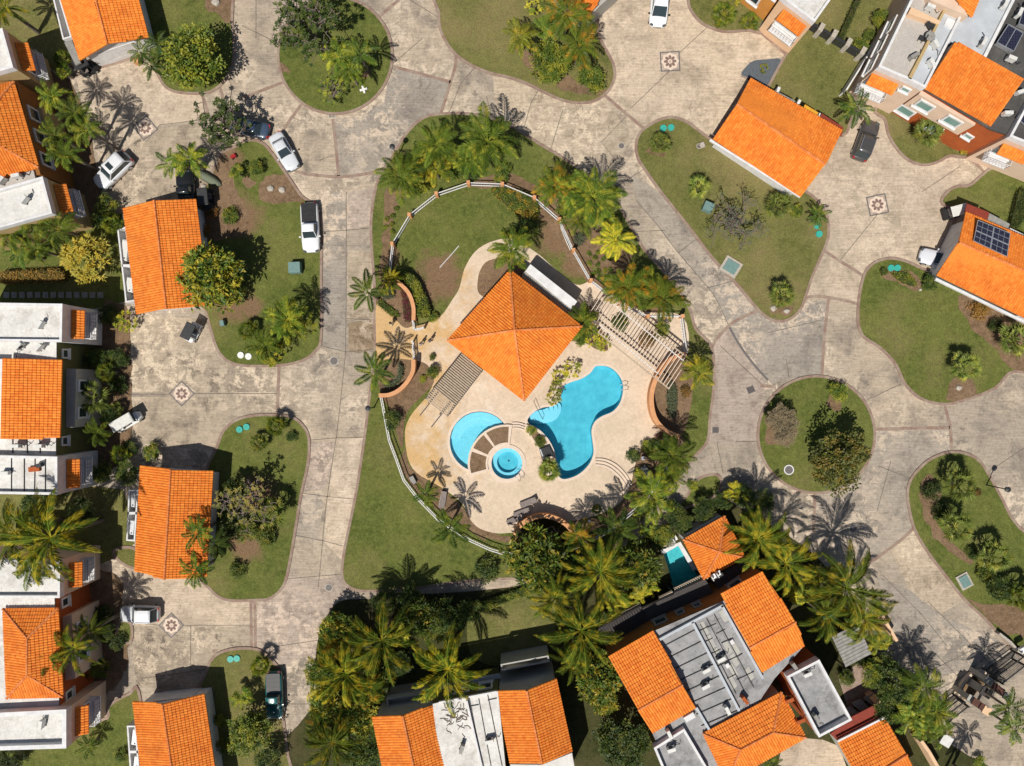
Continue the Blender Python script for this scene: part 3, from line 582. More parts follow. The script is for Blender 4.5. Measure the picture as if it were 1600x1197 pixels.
JOINTS = [
 [(541,300),(541,380),(541,460),(540,550),(535,600),(526,680),(518,730),(508,800),(501,880),(497,920)], [(500,362),(541,360),(583,356)],
 [(499,540),(541,550),(588,545)], [(481,688),(528,684),(572,683)], [(469,770),(512,776),(556,780)], [(455,835),(505,845),(543,855)], [(583,500),(542,498)],
 [(440,905),(500,900),(538,897)], smooth([(993,312),(1030,355),(1058,393),(1090,430),(1113,458),(1127,483),(1138,508)],4,False),
 [(1060,395),(1090,372)], [(1105,450),(1150,438)], [(1040,360),(983,362)], [(950,300),(1010,262)], [(820,195),(830,160),(842,140)],
 [(700,180),(720,130),(745,102)], [(965,255),(940,222),(980,180)], [(1348,628),(1408,600)], [(1372,728),(1424,748)], [(1540,740),(1600,700)],
 [(1400,960),(1500,1060)], [(1450,940),(1560,1050)], [(1430,1060),(1530,1010)], [(1380,900),(1440,960),(1480,1010)], [(1420,1100),(1500,1060),(1560,1010)],
 [(400,648),(433,648)], [(200,972),(250,977),(290,977),(391,977)], [(298,977),(298,1045)], [(228,222),(250,195),(326,186)], [(1047,110),(985,170)],
 [(1062,82),(1108,40)], [(1371,335),(1310,410)], [(1284,500),(1200,520)], [(1233,590),(1228,560)], [(1125,540),(1190,600)], [(300,615),(434,615)], [(200,616),(270,616)],
 [(330,1045),(220,1060)], [(500,1000),(398,1015)], [(500,1100),(442,1100)], [(1150,690),(1187,690)], [(1130,740),(1120,690)], [(500,250),(529,240)], [(610,103),(660,60)],
 [(760,150),(770,190)], [(880,170),(860,235)], [(400,60),(400,0)], [(378,40),(440,70)], [(640,0),(690,30)], [(1392,720),(1370,800)], [(1500,260),(1440,300)]]
for b in JOINTS:
    mb = MB(); band(mb, WL(b), 0.07, -0.01, 0.009); mb.build('joint', M['crack'])['kind'] = 'structure'
mb = MB(); band(mb, WL(smooth([(1138,508),(1150,530),(1163,550),(1180,572),(1200,594)],4,False)), 0.26, -0.01, 0.010); mb.build('drain_channel', M['iron'])['kind'] = 'structure'
# patterned stone medallions set in the courts
def medallion(x, y, size, rot):
    c = W(x, y); h = (size+2)*S/2
    def sq(r, n=4, a0=math.pi/4, k=None): return [(c.x+r*(k[i%2] if k else 1)*math.cos(rot+a0+2*math.pi*i/n), c.y+r*(k[i%2] if k else 1)*math.sin(rot+a0+2*math.pi*i/n)) for i in range(n)]
    o = sheet('paving_medallion', [sq(h*1.414)], 0.016, M['iron'])
    sheet('medallion_field', [sq(h*1.24)], 0.020, M['slabpink'], kind=None, parent=o)
    sheet('medallion_star', [sq(h*0.92, 16, 0, (1.0, 0.84))], 0.024, M['coping'], kind=None, parent=o)
    for i in range(8):
        a = rot+math.pi/4*i
        pet = [(c.x+h*(0.42+0.22*math.cos(t))*math.cos(a)-h*0.15*math.sin(t)*math.sin(a), c.y+h*(0.42+0.22*math.cos(t))*math.sin(a)+h*0.15*math.sin(t)*math.cos(a)) for t in [2*math.pi*k/10 for k in range(10)]]
        sheet('medallion_petal', [pet], 0.028, M['brick'], kind=None, parent=o)
    sheet('medallion_centre', [sq(h*0.13, 8, 0)], 0.030, M['tan'], kind=None, parent=o)
for x, y, s, r in [(227,200,27,R(38)), (1047,96,29,R(3)), (1371,320,29,R(12)), (284,615,27,R(45)), (268,977,27,R(45))]: medallion(x, y, s, r)

# ================================================================ POOL TERRACE
deckpts = smooth([(588,478),(600,482),(625,500),(645,510),(672,503),(690,493),(706,470),(718,450),(726,420),(743,393),(768,378),(800,374),(838,395),(865,418),(900,445),(925,440),(950,457),(1005,487),(1066,494),(1074,553),(1040,569),(1024,597),(1018,622),(1021,645),(1034,668),(1013,690),(998,708),(990,735),(987,750),(980,770),(965,788),(945,800),(920,808),(895,814),(860,824),(830,832),(800,832),(776,833),(751,826),(736,813),(723,788),(700,768),(675,753),(653,740),(640,723),(634,695),(634,668),(645,645),(665,622),(676,600),(668,582),(655,570),(630,566),(604,568),(588,575),(588,530)], 4)
sheet('pool_terrace', [WL(deckpts)]+POOLS, 0.12, M['deck'], thick=0.14)
def ringobj(name, loop, w, z0, z1, mat, parent=None):
    mb = MB(); ring(mb, offset(loop, w), loop, z0, z1); o = mb.build(name, mat, parent); return o
def poolobj(name, label, loop, depth, floor, cop=0.28, water_z=0.0, ctop=0.135, shade=None):
    c = sum((Vector(p[:2]).to_3d() for p in loop), Vector())/len(loop)
    t = thing(name, label, 'swimming pool', c)
    # basin: floor and walls
    mb = MB(); n = len(loop)
    for p in loop: mb.pt((p[0], p[1], ctop-0.02))
    for p in loop: mb.pt((p[0], p[1], -depth))
    for i in range(n):
        j = (i+1) % n; q = [i, j, n+j, n+i]; mb.f.append(q)
    for a in tessellate_polygon([[Vector((p[0], p[1], 0)) for p in loop]]): mb.f.append(up_fix([n+i for i in a], mb.v))
    mb.build('basin', floor, t)
    w = MB(); lo = offset(loop, -0.005)
    for p in lo: w.pt((p[0], p[1], water_z))
    for a in tessellate_polygon([[Vector((p[0], p[1], 0)) for p in lo]]): w.f.append(up_fix(list(a), w.v))
    w.build('water', M['water'], t)
    if cop: ringobj('coping', loop, cop, 0.0, ctop, M['coping'], t)
    return t
tp = poolobj('swimming_pool', 'large turquoise kidney-shaped swimming pool in the middle of the terrace', POOLS[0], 1.25, M['poolfloor'])
for k, (sc, z) in enumerate([(1.0,-0.95),(0.86,-0.7),(0.70,-0.45),(0.52,-0.25)]):
    step = smooth([(826,659),(832,645),(847,638),(864,635),(874,630),(878,638),(873,652),(864,659),(852,662),(838,663)], 4)
    st = [(836+(x-836)*sc, 645+(y-645)*sc) for x, y in step]
    mb = MB(); mb.prism(WL(st, 0), -1.25, z); mb.build('pool_step', M['poolstep'], tp)
tk = poolobj('paddling_pool', 'pale round paddling pool left of the spa', POOLS[1], 0.45, M['poolpale'])
for k, (r, z) in enumerate([(46,-0.12),(41,-0.24)]):
    pts = []
    for i in range(25):
        a = R(30+i*6.0); rr = r
        pts.append((750+rr*math.cos(a), 690-rr*math.sin(a)))
    for i in range(25):
        a = R(174-i*6.0); rr = r-7-(4 if k else 0)-2.5*math.sin(R(i*7.2))
        pts.append((750+rr*math.cos(a)*1.0, 690-rr*math.sin(a)+(0)))
    mb = MB(); mb.prism(WL(pts, 0), -0.45, z); mb.build('pool_step', M['poolstep'], tk)
ts = poolobj('hot_tub', 'small round blue hot tub inside the ring of planters', POOLS[2], 0.9, M['poolfloor'], cop=0.42, ctop=0.2, water_z=0.03)
ts['category'] = 'hot tub'
mb = MB(); ring(mb, WL([(792+24*math.cos(t), 724-24*math.sin(t)) for t in [2*math.pi*k/40 for k in range(40)]]), WL([(793+16.5*math.cos(t), 723-16.5*math.sin(t)) for t in [2*math.pi*k/40 for k in range(40)]]), -0.9, -0.4)
mb.build('bench', M['poolstep'], ts)
mb = MB(); mb.disc(W(795,720,-0.88), 0.1, -0.9, -0.87, 12); mb.build('drain', M['black'], ts)
tv = poolobj('swimming_pool', 'small rectangular teal pool beside the orange cabana roof', priv, 1.1, M['poolteal'], cop=0.0, ctop=0.1)
mb = MB(); band(mb, WL([(1033,863),(1061,849),(1085,890)]), 0.5, 0.0, 0.16); mb.build('coping', M['white'], tv)
# fan-shaped raised planter between the two small pools
def arc(cx, cy, r, a0, a1, n): return [(cx+r*math.cos(R(a0+(a1-a0)*i/n)), cy-r*math.sin(R(a0+(a1-a0)*i/n))) for i in range(n+1)]
pl = thing('raised_planter', 'fan-shaped raised planter with three brown beds around the hot tub', 'planter', W(755,700))
def sector(r0, r1, a0, a1, n=14): return arc(792,724,r1,a0,a1,n)+arc(792,724,r0,a1,a0,n)
mb = MB(); mb.prism(WL(sector(30, 61, 82, 200)), -0.6, 0.34); mb.build('wall', M['coping'], pl)
for a0, a1 in ((87,124),(129,155),(161,195)):
    mb = MB(); mb.prism(WL(sector(33, 57.5, a0, a1, 8)), 0.3, 0.352); mb.build('soil', M['soil'], pl)
pl = thing('raised_planter', 'curved planter with bushes and a black grill on the pool edge', 'planter', W(845,690))
c1 = smooth([(822,663),(838,668),(852,680),(862,695),(868,712),(870,732),(869,742)],4,False); c2 = smooth([(846,742),(848,722),(843,706),(835,692),(826,680),(820,668)],4,False)
mb = MB(); mb.prism(WL(c1+c2), 0.0, 0.40); mb.build('wall', M['coping'], pl)
mb = MB(); mb.prism(WL([(827,672),(836,671),(848,682),(855,691),(840,696),(832,684)]), 0.3, 0.412); mb.build('soil', M['soil'], pl)
mb = MB(); mb.prism(WL([(848,718),(866,714),(868,735),(849,738)]), 0.3, 0.412); mb.build('soil', M['soil'], pl)
gr = thing('barbecue_grill', 'black barbecue grill box on the curved planter beside the pool', 'grill', W(853,707,0.4))
mb = MB(); mb.prism(WL([(842,701),(857,696),(864,710),(846,715)]), 0.41, 0.85); mb.build('body', M['black'], gr)
mb = MB(); mb.beam(W(844,702,0.9), W(848,713,0.9), 0.15, 0.08); mb.build('handle', M['steel'], gr)
# curved terrace steps
def curved_steps(arcs, name, label):
    t = thing(name, label, 'steps', W(*arcs[0][0]))
    for k, a in enumerate(arcs):
        mb = MB(); band(mb, WL(smooth(a, 4, False)), 0.16, 0.1, 0.26-0.04*k); mb.build('step', M['coping'], t)
        mb = MB(); band(mb, [(p.x+0.06, p.y+0.10) for p in WL(smooth(a, 4, False))], 0.07, 0.1, 0.16); mb.build('nosing', M['iron'], t)
curved_steps([[(930,717),(945,718),(962,726),(977,741),(986,757)],[(930,721),(945,723),(960,731),(974,745),(984,762)],[(930,726),(944,728),(957,735),(971,749),(980,764)]], 'curved_steps', 'three curved steps running from the pool edge to the planting')
curved_steps([[(800,661),(810,661),(820,664)],[(801,665),(810,665),(820,668)],[(801,669),(810,669),(819,672)]], 'curved_steps', 'short curved steps between the planters above the hot tub')
# pool hand rails
def rail(x, y, a, label):
    t = thing('pool_handrail', label, 'handrail', W(x, y, 0.12))
    for d in (-0.28, 0.28):
        dx, dy = math.cos(a), math.sin(a); c = W(x, y, 0.12); px, py = -dy*d, dx*d
        mb = MB(); mb.tube([(c.x+px-dx*.5, c.y+py-dy*.5, 0.0),(c.x+px-dx*.45, c.y+py-dy*.45, .8),(c.x+px, c.y+py, .95),(c.x+px+dx*.4, c.y+py+dy*.4, .7),(c.x+px+dx*.45, c.y+py+dy*.45, .12)], 0.03, 6)
        mb.build('rail', M['steel'], t, smooth=True)
rail(974, 605, 0.1, 'steel pool handrail at the right end of the kidney pool')
rail(811, 744, -0.8, 'steel handrail beside the hot tub')
t = thing('stair_handrail', 'thin dark handrail down the rounded pool steps', 'handrail', W(840,642,0.12))
mb = MB(); mb.tube([W(834,628,.12), W(834,628,.95), W(848,655,.5), W(848,655,-.6)], 0.03, 6); mb.build('rail', M['metal'], t)
# ================================================================ BUILDINGS
def tiles(mb, poly, cw=0.27, ch=0.38, fast=False):
    """barrel tiles on a roof plane; the first edge of the polygon is the eave"""
    u = (poly[1]-poly[0]).normalized(); nrm = None
    for k in range(2, len(poly)):
        nrm = (poly[1]-poly[0]).cross(poly[k]-poly[0])
        if nrm.length > 1e-3: break
    nrm.normalize()
    if nrm.z < 0: nrm = -nrm
    v = nrm.cross(u)
    if v.z < 0: v = -v
    o = poly[0]
    pl = [((p-o).dot(u), (p-o).dot(v)) for p in poly]
    umin, umax = min(p[0] for p in pl), max(p[0] for p in pl); vmax = max(p[1] for p in pl)
    ni = max(1, round((umax-umin)/cw)); nj = max(1, round(vmax/ch)); cw = (umax-umin)/ni; ch = vmax/nj
    prof = [(-.5, 0), (-.33, .055), (0, .085), (.33, .055), (.5, 0)]
    for j in range(nj):
        for i in range(ni):
            cu, cv = umin+(i+.5)*cw, (j+.5)*ch
            if not inside((cu, cv), pl): continue
            mb.cur = min(1, max(0, random.gauss(.5, .3)))
            j1 = random.uniform(-.012, .012)
            lo, hi = cv-ch*.56, cv+ch*.5
            P = []
            for w, h in prof: P.append(o+u*(cu+w*cw)+v*lo+nrm*(h+.045+j1))
            for w, h in prof: P.append(o+u*(cu+w*cw)+v*hi+nrm*(h*.85+.005))
            mb.faces(P, [(0,1,6,5),(1,2,7,6),(2,3,8,7),(3,4,9,8),(4,3,2,1,0)])
    mb.cur = .5
def roof(parent, planes, mat='tile', ridges=(), name='roof', ridgemat='ridge', thick=0.14):
    mb = MB()
    for poly in planes:
        poly = [Vector(p) for p in poly]
        n = len(poly); b = len(mb.v)
        for p in poly: mb.pt(p)
        for p in poly: mb.pt(p-Vector((0,0,thick)))
        f = list(range(n)); top = up_fix([b+i for i in f], mb.v)
        mb.f.append(top); mb.f.append([i+n for i in top][::-1])
        for i in range(n): j = (i+1) % n; mb.f.append([b+i, b+n+i, b+n+j, b+j])
        tiles(mb, poly)
    r = mb.build(name, M[mat], parent)
    if ridges:
        mb = MB()
        for p, q in ridges:
            p, q = Vector(p)+Vector((0,0,.05)), Vector(q)+Vector((0,0,.05)); L = (q-p).length; k = max(1, int(L/.38))
            for i in range(k):
                mb.cur = random.random()
                a, c = p+(q-p)*(i/k), p+(q-p)*((i+1.12)/k)
                mb.tube([a, c], [.15, .12], 6)
        mb.build('ridge_cap', M[ridgemat], r)
    return r
def lerp(a, b, t): return a+(b-a)*t
def gable(parent, e0, e1, r0, r1, f0, f1, ze, zr, ridge=True):
    """eave e0-e1, ridge r0-r1, eave f0-f1 in photo pixels"""
    E0, E1, F0, F1 = W(*e0, ze), W(*e1, ze), W(*f0, ze), W(*f1, ze); R0, R1 = W(*r0, zr), W(*r1, zr)
    roof(parent, [[E0, E1, R1, R0], [F0, F1, R1, R0]], ridges=[(R0, R1)])
    return E0, E1, F0, F1, R0, R1
def gable_walls(parent, c, mat, inset=0.55, name='wall', z0=0.0):
    E0, E1, F0, F1, R0, R1 = c
    ax = (R1-R0).normalized(); ax.z = 0
    def ins(P, toward, s): q = P+(toward-P).normalized()*inset; return q+ax*inset*s
    a, b, cc, d = ins(E0, F0, 1), ins(E1, F1, -1), ins(F1, E1, -1), ins(F0, E0, 1)
    r0, r1 = R0+ax*inset, R1-ax*inset
    dz = 0.2
    mb = MB(); top = lambda p: (p.x, p.y, p.z-dz); bot = lambda p: (p.x, p.y, z0)
    mb.face([bot(a), bot(b), top(b), top(a)]); mb.face([bot(cc), bot(d), top(d), top(cc)])
    mb.face([bot(b), bot(cc), top(cc), top(r1), top(b)]); mb.face([bot(d), bot(a), top(a), top(r0), top(d)])
    mb.build(name, mat, parent)
    return a, b, cc, d
def onwall(p, q, t, z, w, h, d, out=0.06):
    """box lying on the wall p->q (world points), centre at fraction t, outward to the right of p->q"""
    p, q = Vector(p[:2]), Vector(q[:2]); e = (q-p).normalized(); n = Vector((e.y, -e.x)); c = p+(q-p)*t+n*(out)
    return (c.x, c.y, z), math.atan2(e.y, e.x), e, n
def window(parent, p, q, t, z, w=1.2, h=1.2, frame='white', glass='glass', name='window', div=1, flip=False):
    if flip: p, q = q, p; t = 1-t
    c, rz, e, n = onwall(p, q, t, z, w, h, .1)
    mb = MB(); fw = .20 if w > 1 else .14
    for dx, sx, dz, sz in ((-w/2+fw/2, fw, 0, h), (w/2-fw/2, fw, 0, h), (0, w-2*fw, h/2-fw/2, fw), (0, w-2*fw, -h/2+fw/2, fw)):
        mb.box((c[0]+e.x*dx, c[1]+e.y*dx, c[2]+dz), (sx, .16, sz), rz)
    for k in range(1, div): mb.box((c[0]+e.x*(-w/2+w*k/div), c[1]+e.y*(-w/2+w*k/div), c[2]), (.06, .12, h-2*fw), rz)
    f = mb.build(name, M[frame], parent)
    mb = MB(); mb.box((c[0], c[1], c[2]), (w-2*fw, .05, h-2*fw), rz); mb.build('pane', M[glass], f)
    mb = MB(); mb.box((c[0]+n.x*.08, c[1]+n.y*.08, z-h/2-.05), (w+.2, .3, .1), rz); mb.build('sill', M[frame], f)
    return f
def awning(parent, p, q, t, z, w, d=0.95, rise=0.55, flip=False):
    if flip: p, q = q, p; t = 1-t
    c, rz, e, n = onwall(p, q, t, z, w, 1, .1, 0.02)
    C = Vector(c); e3 = Vector((e.x, e.y, 0)); n3 = Vector((n.x, n.y, 0))
    P = [C+e3*(-w/2)+n3*d, C+e3*(w/2)+n3*d, C+e3*(w/2)+Vector((0,0,rise)), C+e3*(-w/2)+Vector((0,0,rise))]
    return roof(parent, [P], name='awning')
def balcony(parent, p, q, t, z, w, d=1.0, flip=False, mat='white'):
    if flip: p, q = q, p; t = 1-t
    c, rz, e, n = onwall(p, q, t, z, w, 1, .1, d/2)
    mb = MB(); mb.box((c[0], c[1], z), (w, d, .15), rz); b = mb.build('balcony', M[mat], parent)
    mb = MB()
    cor = [(-w/2+.04, -d/2), (-w/2+.04, d/2-.05), (w/2-.04, d/2-.05), (w/2-.04, -d/2)]
    P = [Vector((c[0]+e.x*x+n.x*y, c[1]+e.y*x+n.y*y, 0)) for x, y in cor]
    for i in range(3):
        for hz in (.35, .65, .95): mb.beam(P[i]+Vector((0,0,z+hz)), P[i+1]+Vector((0,0,z+hz)), .05, .05)
        k = max(2, int((P[i+1]-P[i]).length/.35))
        for j in range(k+1):
            u = P[i].lerp(P[i+1], j/k); mb.beam(u+Vector((0,0,z)), u+Vector((0,0,z+.95)), .035, .035)
    mb.build('railing', M[mat], b); return b
def flatwing(parent, px, z, wall, rf, par=0.45, name='wing', parw=0.22, parmat='white', wp=None):
    """px = outer outline of the parapet at height z"""
    w = [Vector(p[:2]) for p in WL(px, z)]
    mb = MB(); mb.prism([tuple(p) for p in w], 0.0, z-0.04-par, cap=False); 
    n = len(w); wo = mb.build(name+'_wall' if name != 'wing' else 'wall', M[wall], parent)
    r = sheet('flat_roof', [[tuple(p) for p in offset(w, -0.02)]], z-par, M[rf], thick=.2, kind=None, parent=parent)
    mb = MB(); ring(mb, offset(w, 0.03), offset(w, -parw), z-par-.25, z); mb.build('parapet', M[parmat], parent)
    return w
def block(parent, px, ztrace, z0, z1, mat, name='wall'):
    mb = MB(); mb.prism([(p.x, p.y) for p in WL(px, ztrace)], z0, z1); return mb.build(name, M[mat], parent)
def roofunit(label, x, y, z, rz=0.0, w=.85, d=.35, h=.65, group='air conditioning units on the flat roofs'):
    t = thing('air_conditioner', label, 'air conditioner', W(x, y, z), 0, group)
    c = W(x, y, z)
    mb = MB(); mb.box((c.x, c.y, z+.1+h/2), (w, d, h), rz); mb.build('casing', M['rust' if 'red' in label.split() or 'red-brown' in label else ('greymetal' if 'rusty' in label else 'ac')], t)
    mb = MB(); e = Vector((-math.sin(rz), math.cos(rz), 0))
    for s in (-1, 1): mb.box((c.x+math.cos(rz)*s*w*.35, c.y+math.sin(rz)*s*w*.35, z+.05), (.08, d+.15, .1), rz)
    mb.build('feet', M['metal'], t)
    mb = MB(); f = c+e*(d/2+.01)+Vector((0,0,.1+h/2)); mb.tube([f, f+e*.02], h*.38, 12); mb.build('fan_grille', M['black'], t)
    mb = MB(); a = c+Vector((math.cos(rz)*w/2, math.sin(rz)*w/2, .3)); k = Vector((math.cos(rz+.6), math.sin(rz+.6), 0))
    mb.tube([a, a+k*.3+Vector((0,0,-.1)), a+k*.7-e*.4+Vector((0,0,-.25)), a+k*1.0-e*.2+Vector((0,0,-.28))], .035, 5); mb.build('pipe', M['black'], t)
    return t
def garage(label, e0, e1, r0, r1, f0, f1, ze=3.0, zr=4.2, wall='white', door=None):
    c0 = (W(*r0)+W(*r1))/2
    t = thing('garage', label, 'garage', c0)
    c = gable(t, e0, e1, r0, r1, f0, f1, ze, zr)
    w = gable_walls(t, c, M[wall])
    return t, c, w
def seg_door(t, a, b, z=2.3, name='garage_door', mat='white', w=4.6):
    mid = (Vector(a[:2])+Vector(b[:2]))/2; e = (Vector(b[:2])-Vector(a[:2])).normalized(); n = Vector((e.y, -e.x))
    rz = math.atan2(e.y, e.x); mb = MB()
    for k in range(4): mb.box((mid.x+n.x*.03, mid.y+n.y*.03, .3+k*z/4), (w, .09, z/4-.03), rz)
    return mb.build(name, M[mat], t)

# ---- garages (single storey, gabled tile roofs)
def side_yard(t, pts, z=1.7):
    """low walled enclosure with water tank boxes beside a garage"""
    w = [Vector(p[:2]) for p in WL(pts, z)]
    mb = MB(); ring(mb, w, offset(w, -0.16), 0.0, z); mb.build('yard_wall', M['white'], t)
g1, c, w = garage('orange-roofed garage with a white front at the top left corner', (77,-60),(125,94),(134,-60),(168,68),(201,-60),(232,58), 3.0, 4.2, 'white')
seg_door(g1, w[1], w[2]); side_yard(g1, [(78,-20),(88,-22),(112,58),(98,62)], 1.9)
block(g1, [(100,66),(112,62),(126,98),(118,102)], 2.4, 2.2, 2.4, 'greymetal', 'side_canopy')
g2, c, w = garage('orange-roofed garage beside the big broad-leaved tree, above the black golf cart', (193,326),(214,491),(241,313),(260,482),(306,311),(327,478), 3.0, 4.2, 'white')
seg_door(g2, w[1], w[2], w=4.2); side_yard(g2, [(183,359),(197,354),(213,470),(196,473)], 1.9); block(g2, [(190,413),(204,413),(204,417),(191,417)], 1.9, 0, 1.9, 'white', 'yard_partition')
g3, c, w = garage('orange-roofed garage with a palm leaning over its right slope', (220,727),(211,892),(267,734),(257,905),(333,736),(323,901), 3.0, 4.2, 'white')
seg_door(g3, w[3], w[0], w=4.2); side_yard(g3, [(201,765),(216,766),(211,846),(197,845)], 1.9); block(g3, [(199,800),(214,800),(214,804),(199,804)], 1.9, 0, 1.9, 'white', 'yard_partition')
g4, c, w = garage('orange-roofed garage at the bottom left edge below the patterned court', (208,1096),(229,1270),(254,1100),(279,1270),(319,1084),(346,1270), 3.0, 4.2, 'white')
seg_door(g4, w[3], w[0], w=4.2); side_yard(g4, [(198,1134),(212,1134),(222,1250),(206,1250)], 1.9); block(g4, [(203,1173),(217,1173),(217,1177),(203,1177)], 1.9, 0, 1.9, 'white', 'yard_partition')
g5, c, w = garage('wide orange-roofed garage between the two upper right courts', (1114,217),(1251,308),(1151,163),(1289,257),(1173,123),(1316,204), 3.0, 4.2, 'white')
seg_door(g5, w[3], w[0], w=4.2)
mb = MB(); A, B = W(1109,219,2.9), W(1250,308,2.9); mb.beam(A, B, .22, .22); mb.build('gutter', M['white'], g5)
g6, c, w = garage('orange-roofed garage with solar panels on the right edge', (1463,430),(1690,540),(1498,379),(1700,466),(1510,332),(1740,430), 3.0, 4.2, 'white')
mb = MB(); mb.beam(W(1461,436,2.9), W(1600,503,2.9), .25, .25); mb.build('gutter', M['white'], g6)
# solar panels on its upper slope
sp = thing('solar_panel_array', 'twelve-panel solar array on the garage roof by the right edge', 'solar panel', W(1548,372,3.8))
A, B, C, D = W(1526,344,3.75), W(1577,365,3.75), W(1572,402,4.12), W(1519,377,4.12)
for a in range(2):
    for b in range(2):
        f = lambda s, t: (A*(1-s)+B*s)*(1-t)+(D*(1-s)+C*s)*t+Vector((0,0,.16))
        P = [f(a*.5+.01, b*.5+.01), f(a*.5+.49, b*.5+.01), f(a*.5+.49, b*.5+.49), f(a*.5+.01, b*.5+.49)]
        mb = MB(); mb.faces(P+[p-Vector((0,0,.05)) for p in P], [(0,1,2,3),(3,2,1,0),(0,4,5,1),(1,5,6,2),(2,6,7,3),(3,7,4,0)]); q = mb.build('panel', M['panel'], sp)
        mb = MB()
        for i in range(4): mb.beam(P[i]+Vector((0,0,.01)), P[(i+1)%4]+Vector((0,0,.01)), .07, .04)
        for k in (1, 2):
            mb.beam(P[0].lerp(P[1], k/3)+Vector((0,0,.012)), P[3].lerp(P[2], k/3)+Vector((0,0,.012)), .035, .03)
        mb.beam(P[0].lerp(P[3], .5)+Vector((0,0,.012)), P[1].lerp(P[2], .5)+Vector((0,0,.012)), .035, .03)
        mb.build('frame', M['steel'], q)
block(g6, [(1511,318),(1546,332),(1542,346),(1508,331)], 2.9, 2.75, 2.9, 'redroof', 'side_awning')
block(g6, [(1546,333),(1578,350),(1575,358),(1543,345)], 2.6, 2.5, 2.6, 'greymetal', 'side_canopy')
block(g6, [(1578,356),(1612,372),(1608,380),(1575,364)], 2.2, 0, 2.2, 'white', 'yard_wall')
# coloured side canopies of the upper right garage
block(g5, [(1217,144),(1243,158),(1239,166),(1214,152)], 2.5, 2.4, 2.5, 'greymetal', 'side_canopy')
ya = block(g5, [(1258,163),(1279,176),(1273,187),(1252,174)], 2.6, 2.5, 2.6, 'ochre', 'yellow_canopy'); 
ym = simple('yellow_canopy_sheet', (0.70,0.36,0.03), (0.62,0.30,0.03), 2, 0.6); ya.data.materials[0] = ym
block(g5, [(1284,177),(1318,199),(1315,213),(1278,192)], 2.6, 2.5, 2.6, 'redroof', 'red_canopy')
for a in ([(1211,150),(1216,135),(1220,137),(1214,152)], [(1243,164),(1249,155),(1252,157),(1247,167)], [(1275,187),(1281,176),(1284,178),(1279,189)]):
    block(g5, a, 2.2, 0, 2.2, 'white', 'fin_wall')
g7, c, w = garage('orange-roofed garage cut by the top edge between palms and driveway', (858,-3),(830,-80),(905,-2),(880,-80),(948,-1),(925,-80), 3.0, 4.0, 'greywall')
for o in [k for k in g7.children_recursive]: bpy.data.objects.remove(o)
E = [W(853,-30,3.0), W(915,36,3.0), W(975,-35,3.0), W(912,-100,3.0)]
RR = [W(885,-62,4.2), W(946,2,4.2)]
roof(g7, [[W(860,-20,3.0), W(914,36,3.0), W(952,-25,4.2), W(915,-65,4.2)], [W(1000,-20,3.0), W(950,-75,3.0), W(915,-65,4.2), W(952,-25,4.2)]], ridges=[(W(952,-25,4.2), W(915,-65,4.2))])
block(g7, [(868,-16),(915,30),(985,-35),(950,-70)], 2.9, 0, 2.85, 'greywall')

# ---- left house column
def lwing_face(t, w, i, j, aw=(0.5, 4.9, 3.0), dark=False, twin=2, bal=True):
    p, q = w[i], w[j]
    awning(t, p, q, aw[0], aw[1], aw[2], 1.0, .55)
    window(t, p, q, aw[0], 3.9, aw[2]*.8, 1.6, div=twin)
    if bal: balcony(t, p, q, aw[0], 2.7, aw[2]*.95, 1.0)
# house with olive middle (H2)
h2 = thing('townhouse', 'white townhouse with an olive-green middle and orange tile roof at the left edge', 'house', W(40,620))
w = flatwing(h2, [(-90,472),(97,475),(96,534),(-90,532)], 6.9, 'white', 'roofwhite')
lwing_face(h2, w, 2, 1)
flat = [Vector(p[:2]) for p in WL([(-90,533),(88,534),(87,712),(-90,712)], 6.1)]
mb = MB(); mb.prism([tuple(p) for p in flat], 0, 6.05, cap=False); mb.build('olive_wall', M['olive'], h2)
sheet('flat_roof', [[tuple(p) for p in flat]], 6.08, M['roofwhite'], thick=.2, kind=None, parent=h2)
roof(h2, [[W(94,684,6.3), W(97,562,6.3), W(4,561,7.2), W(2,686,7.2)]])
block(h2, [(-60,560),(4,561),(2,686),(-60,686)], 7.0, 6.0, 7.0, 'white', 'upper_wall')
for t_ in (0.12, 0.9): window(h2, flat[2], flat[1], t_, 4.8, 1.0, 1.0)
block(h2, [(97,575),(118,577),(116,668),(95,668)], 4.6, 0, 4.5, 'greywall', 'bay')
bp = WL([(118,577),(116,668)], 4.6); 
for t_ in (.25, .72): window(h2, bp[1], bp[0], t_, 3.4, 1.3, 1.6)
w = flatwing(h2, [(-90,710),(89,714),(89,773),(-90,770)], 6.9, 'white', 'roofwhite')
lwing_face(h2, w, 2, 1)
for x, y, l in [(68,508,'beside the orange awning on the upper white roof'), (35,541,'nearest the left edge on the narrow white roof strip'), (66,543,'on the narrow strip above the tile roof')]:
    roofunit('small air conditioner with pipes '+l, x, y, 6.4, .5+x*.1)
for x, y, l in [(30,696,'left of two on the striped roof below tiles'), (66,696,'right of two on the striped roof below tiles'), (14,738,'on the striped lower left roof')]:
    roofunit('air conditioner '+l, x, y, 6.3, 0)
t = thing('roof_vent', 'open red metal roof vent on the striped lower left roof', 'roof vent', W(54,733,6.45)); mb = MB(); mb.box(W(54,733,6.6), (1.1,.5,.25), .1); mb.build('vent_box', M['rust'], t); mb = MB(); mb.box(W(62,727,6.7), (.5,.4,.5), .3); mb.build('vent_hood', M['metal'], t)
def pipes(t, pl, z):
    for a in pl:
        mb = MB(); band(mb, WL(a, z), .07, z-.1, z+.05); mb.build('roof_pipe', M['black'], t)
pipes(h2, [[(18,713),(18,768)], [(38,713),(38,768)], [(55,713),(54,768)], [(71,713),(71,768)]], 6.48)
pipes(h2, [[(20,686),(20,708)], [(42,686),(43,708)], [(62,686),(63,708)]], 6.12)
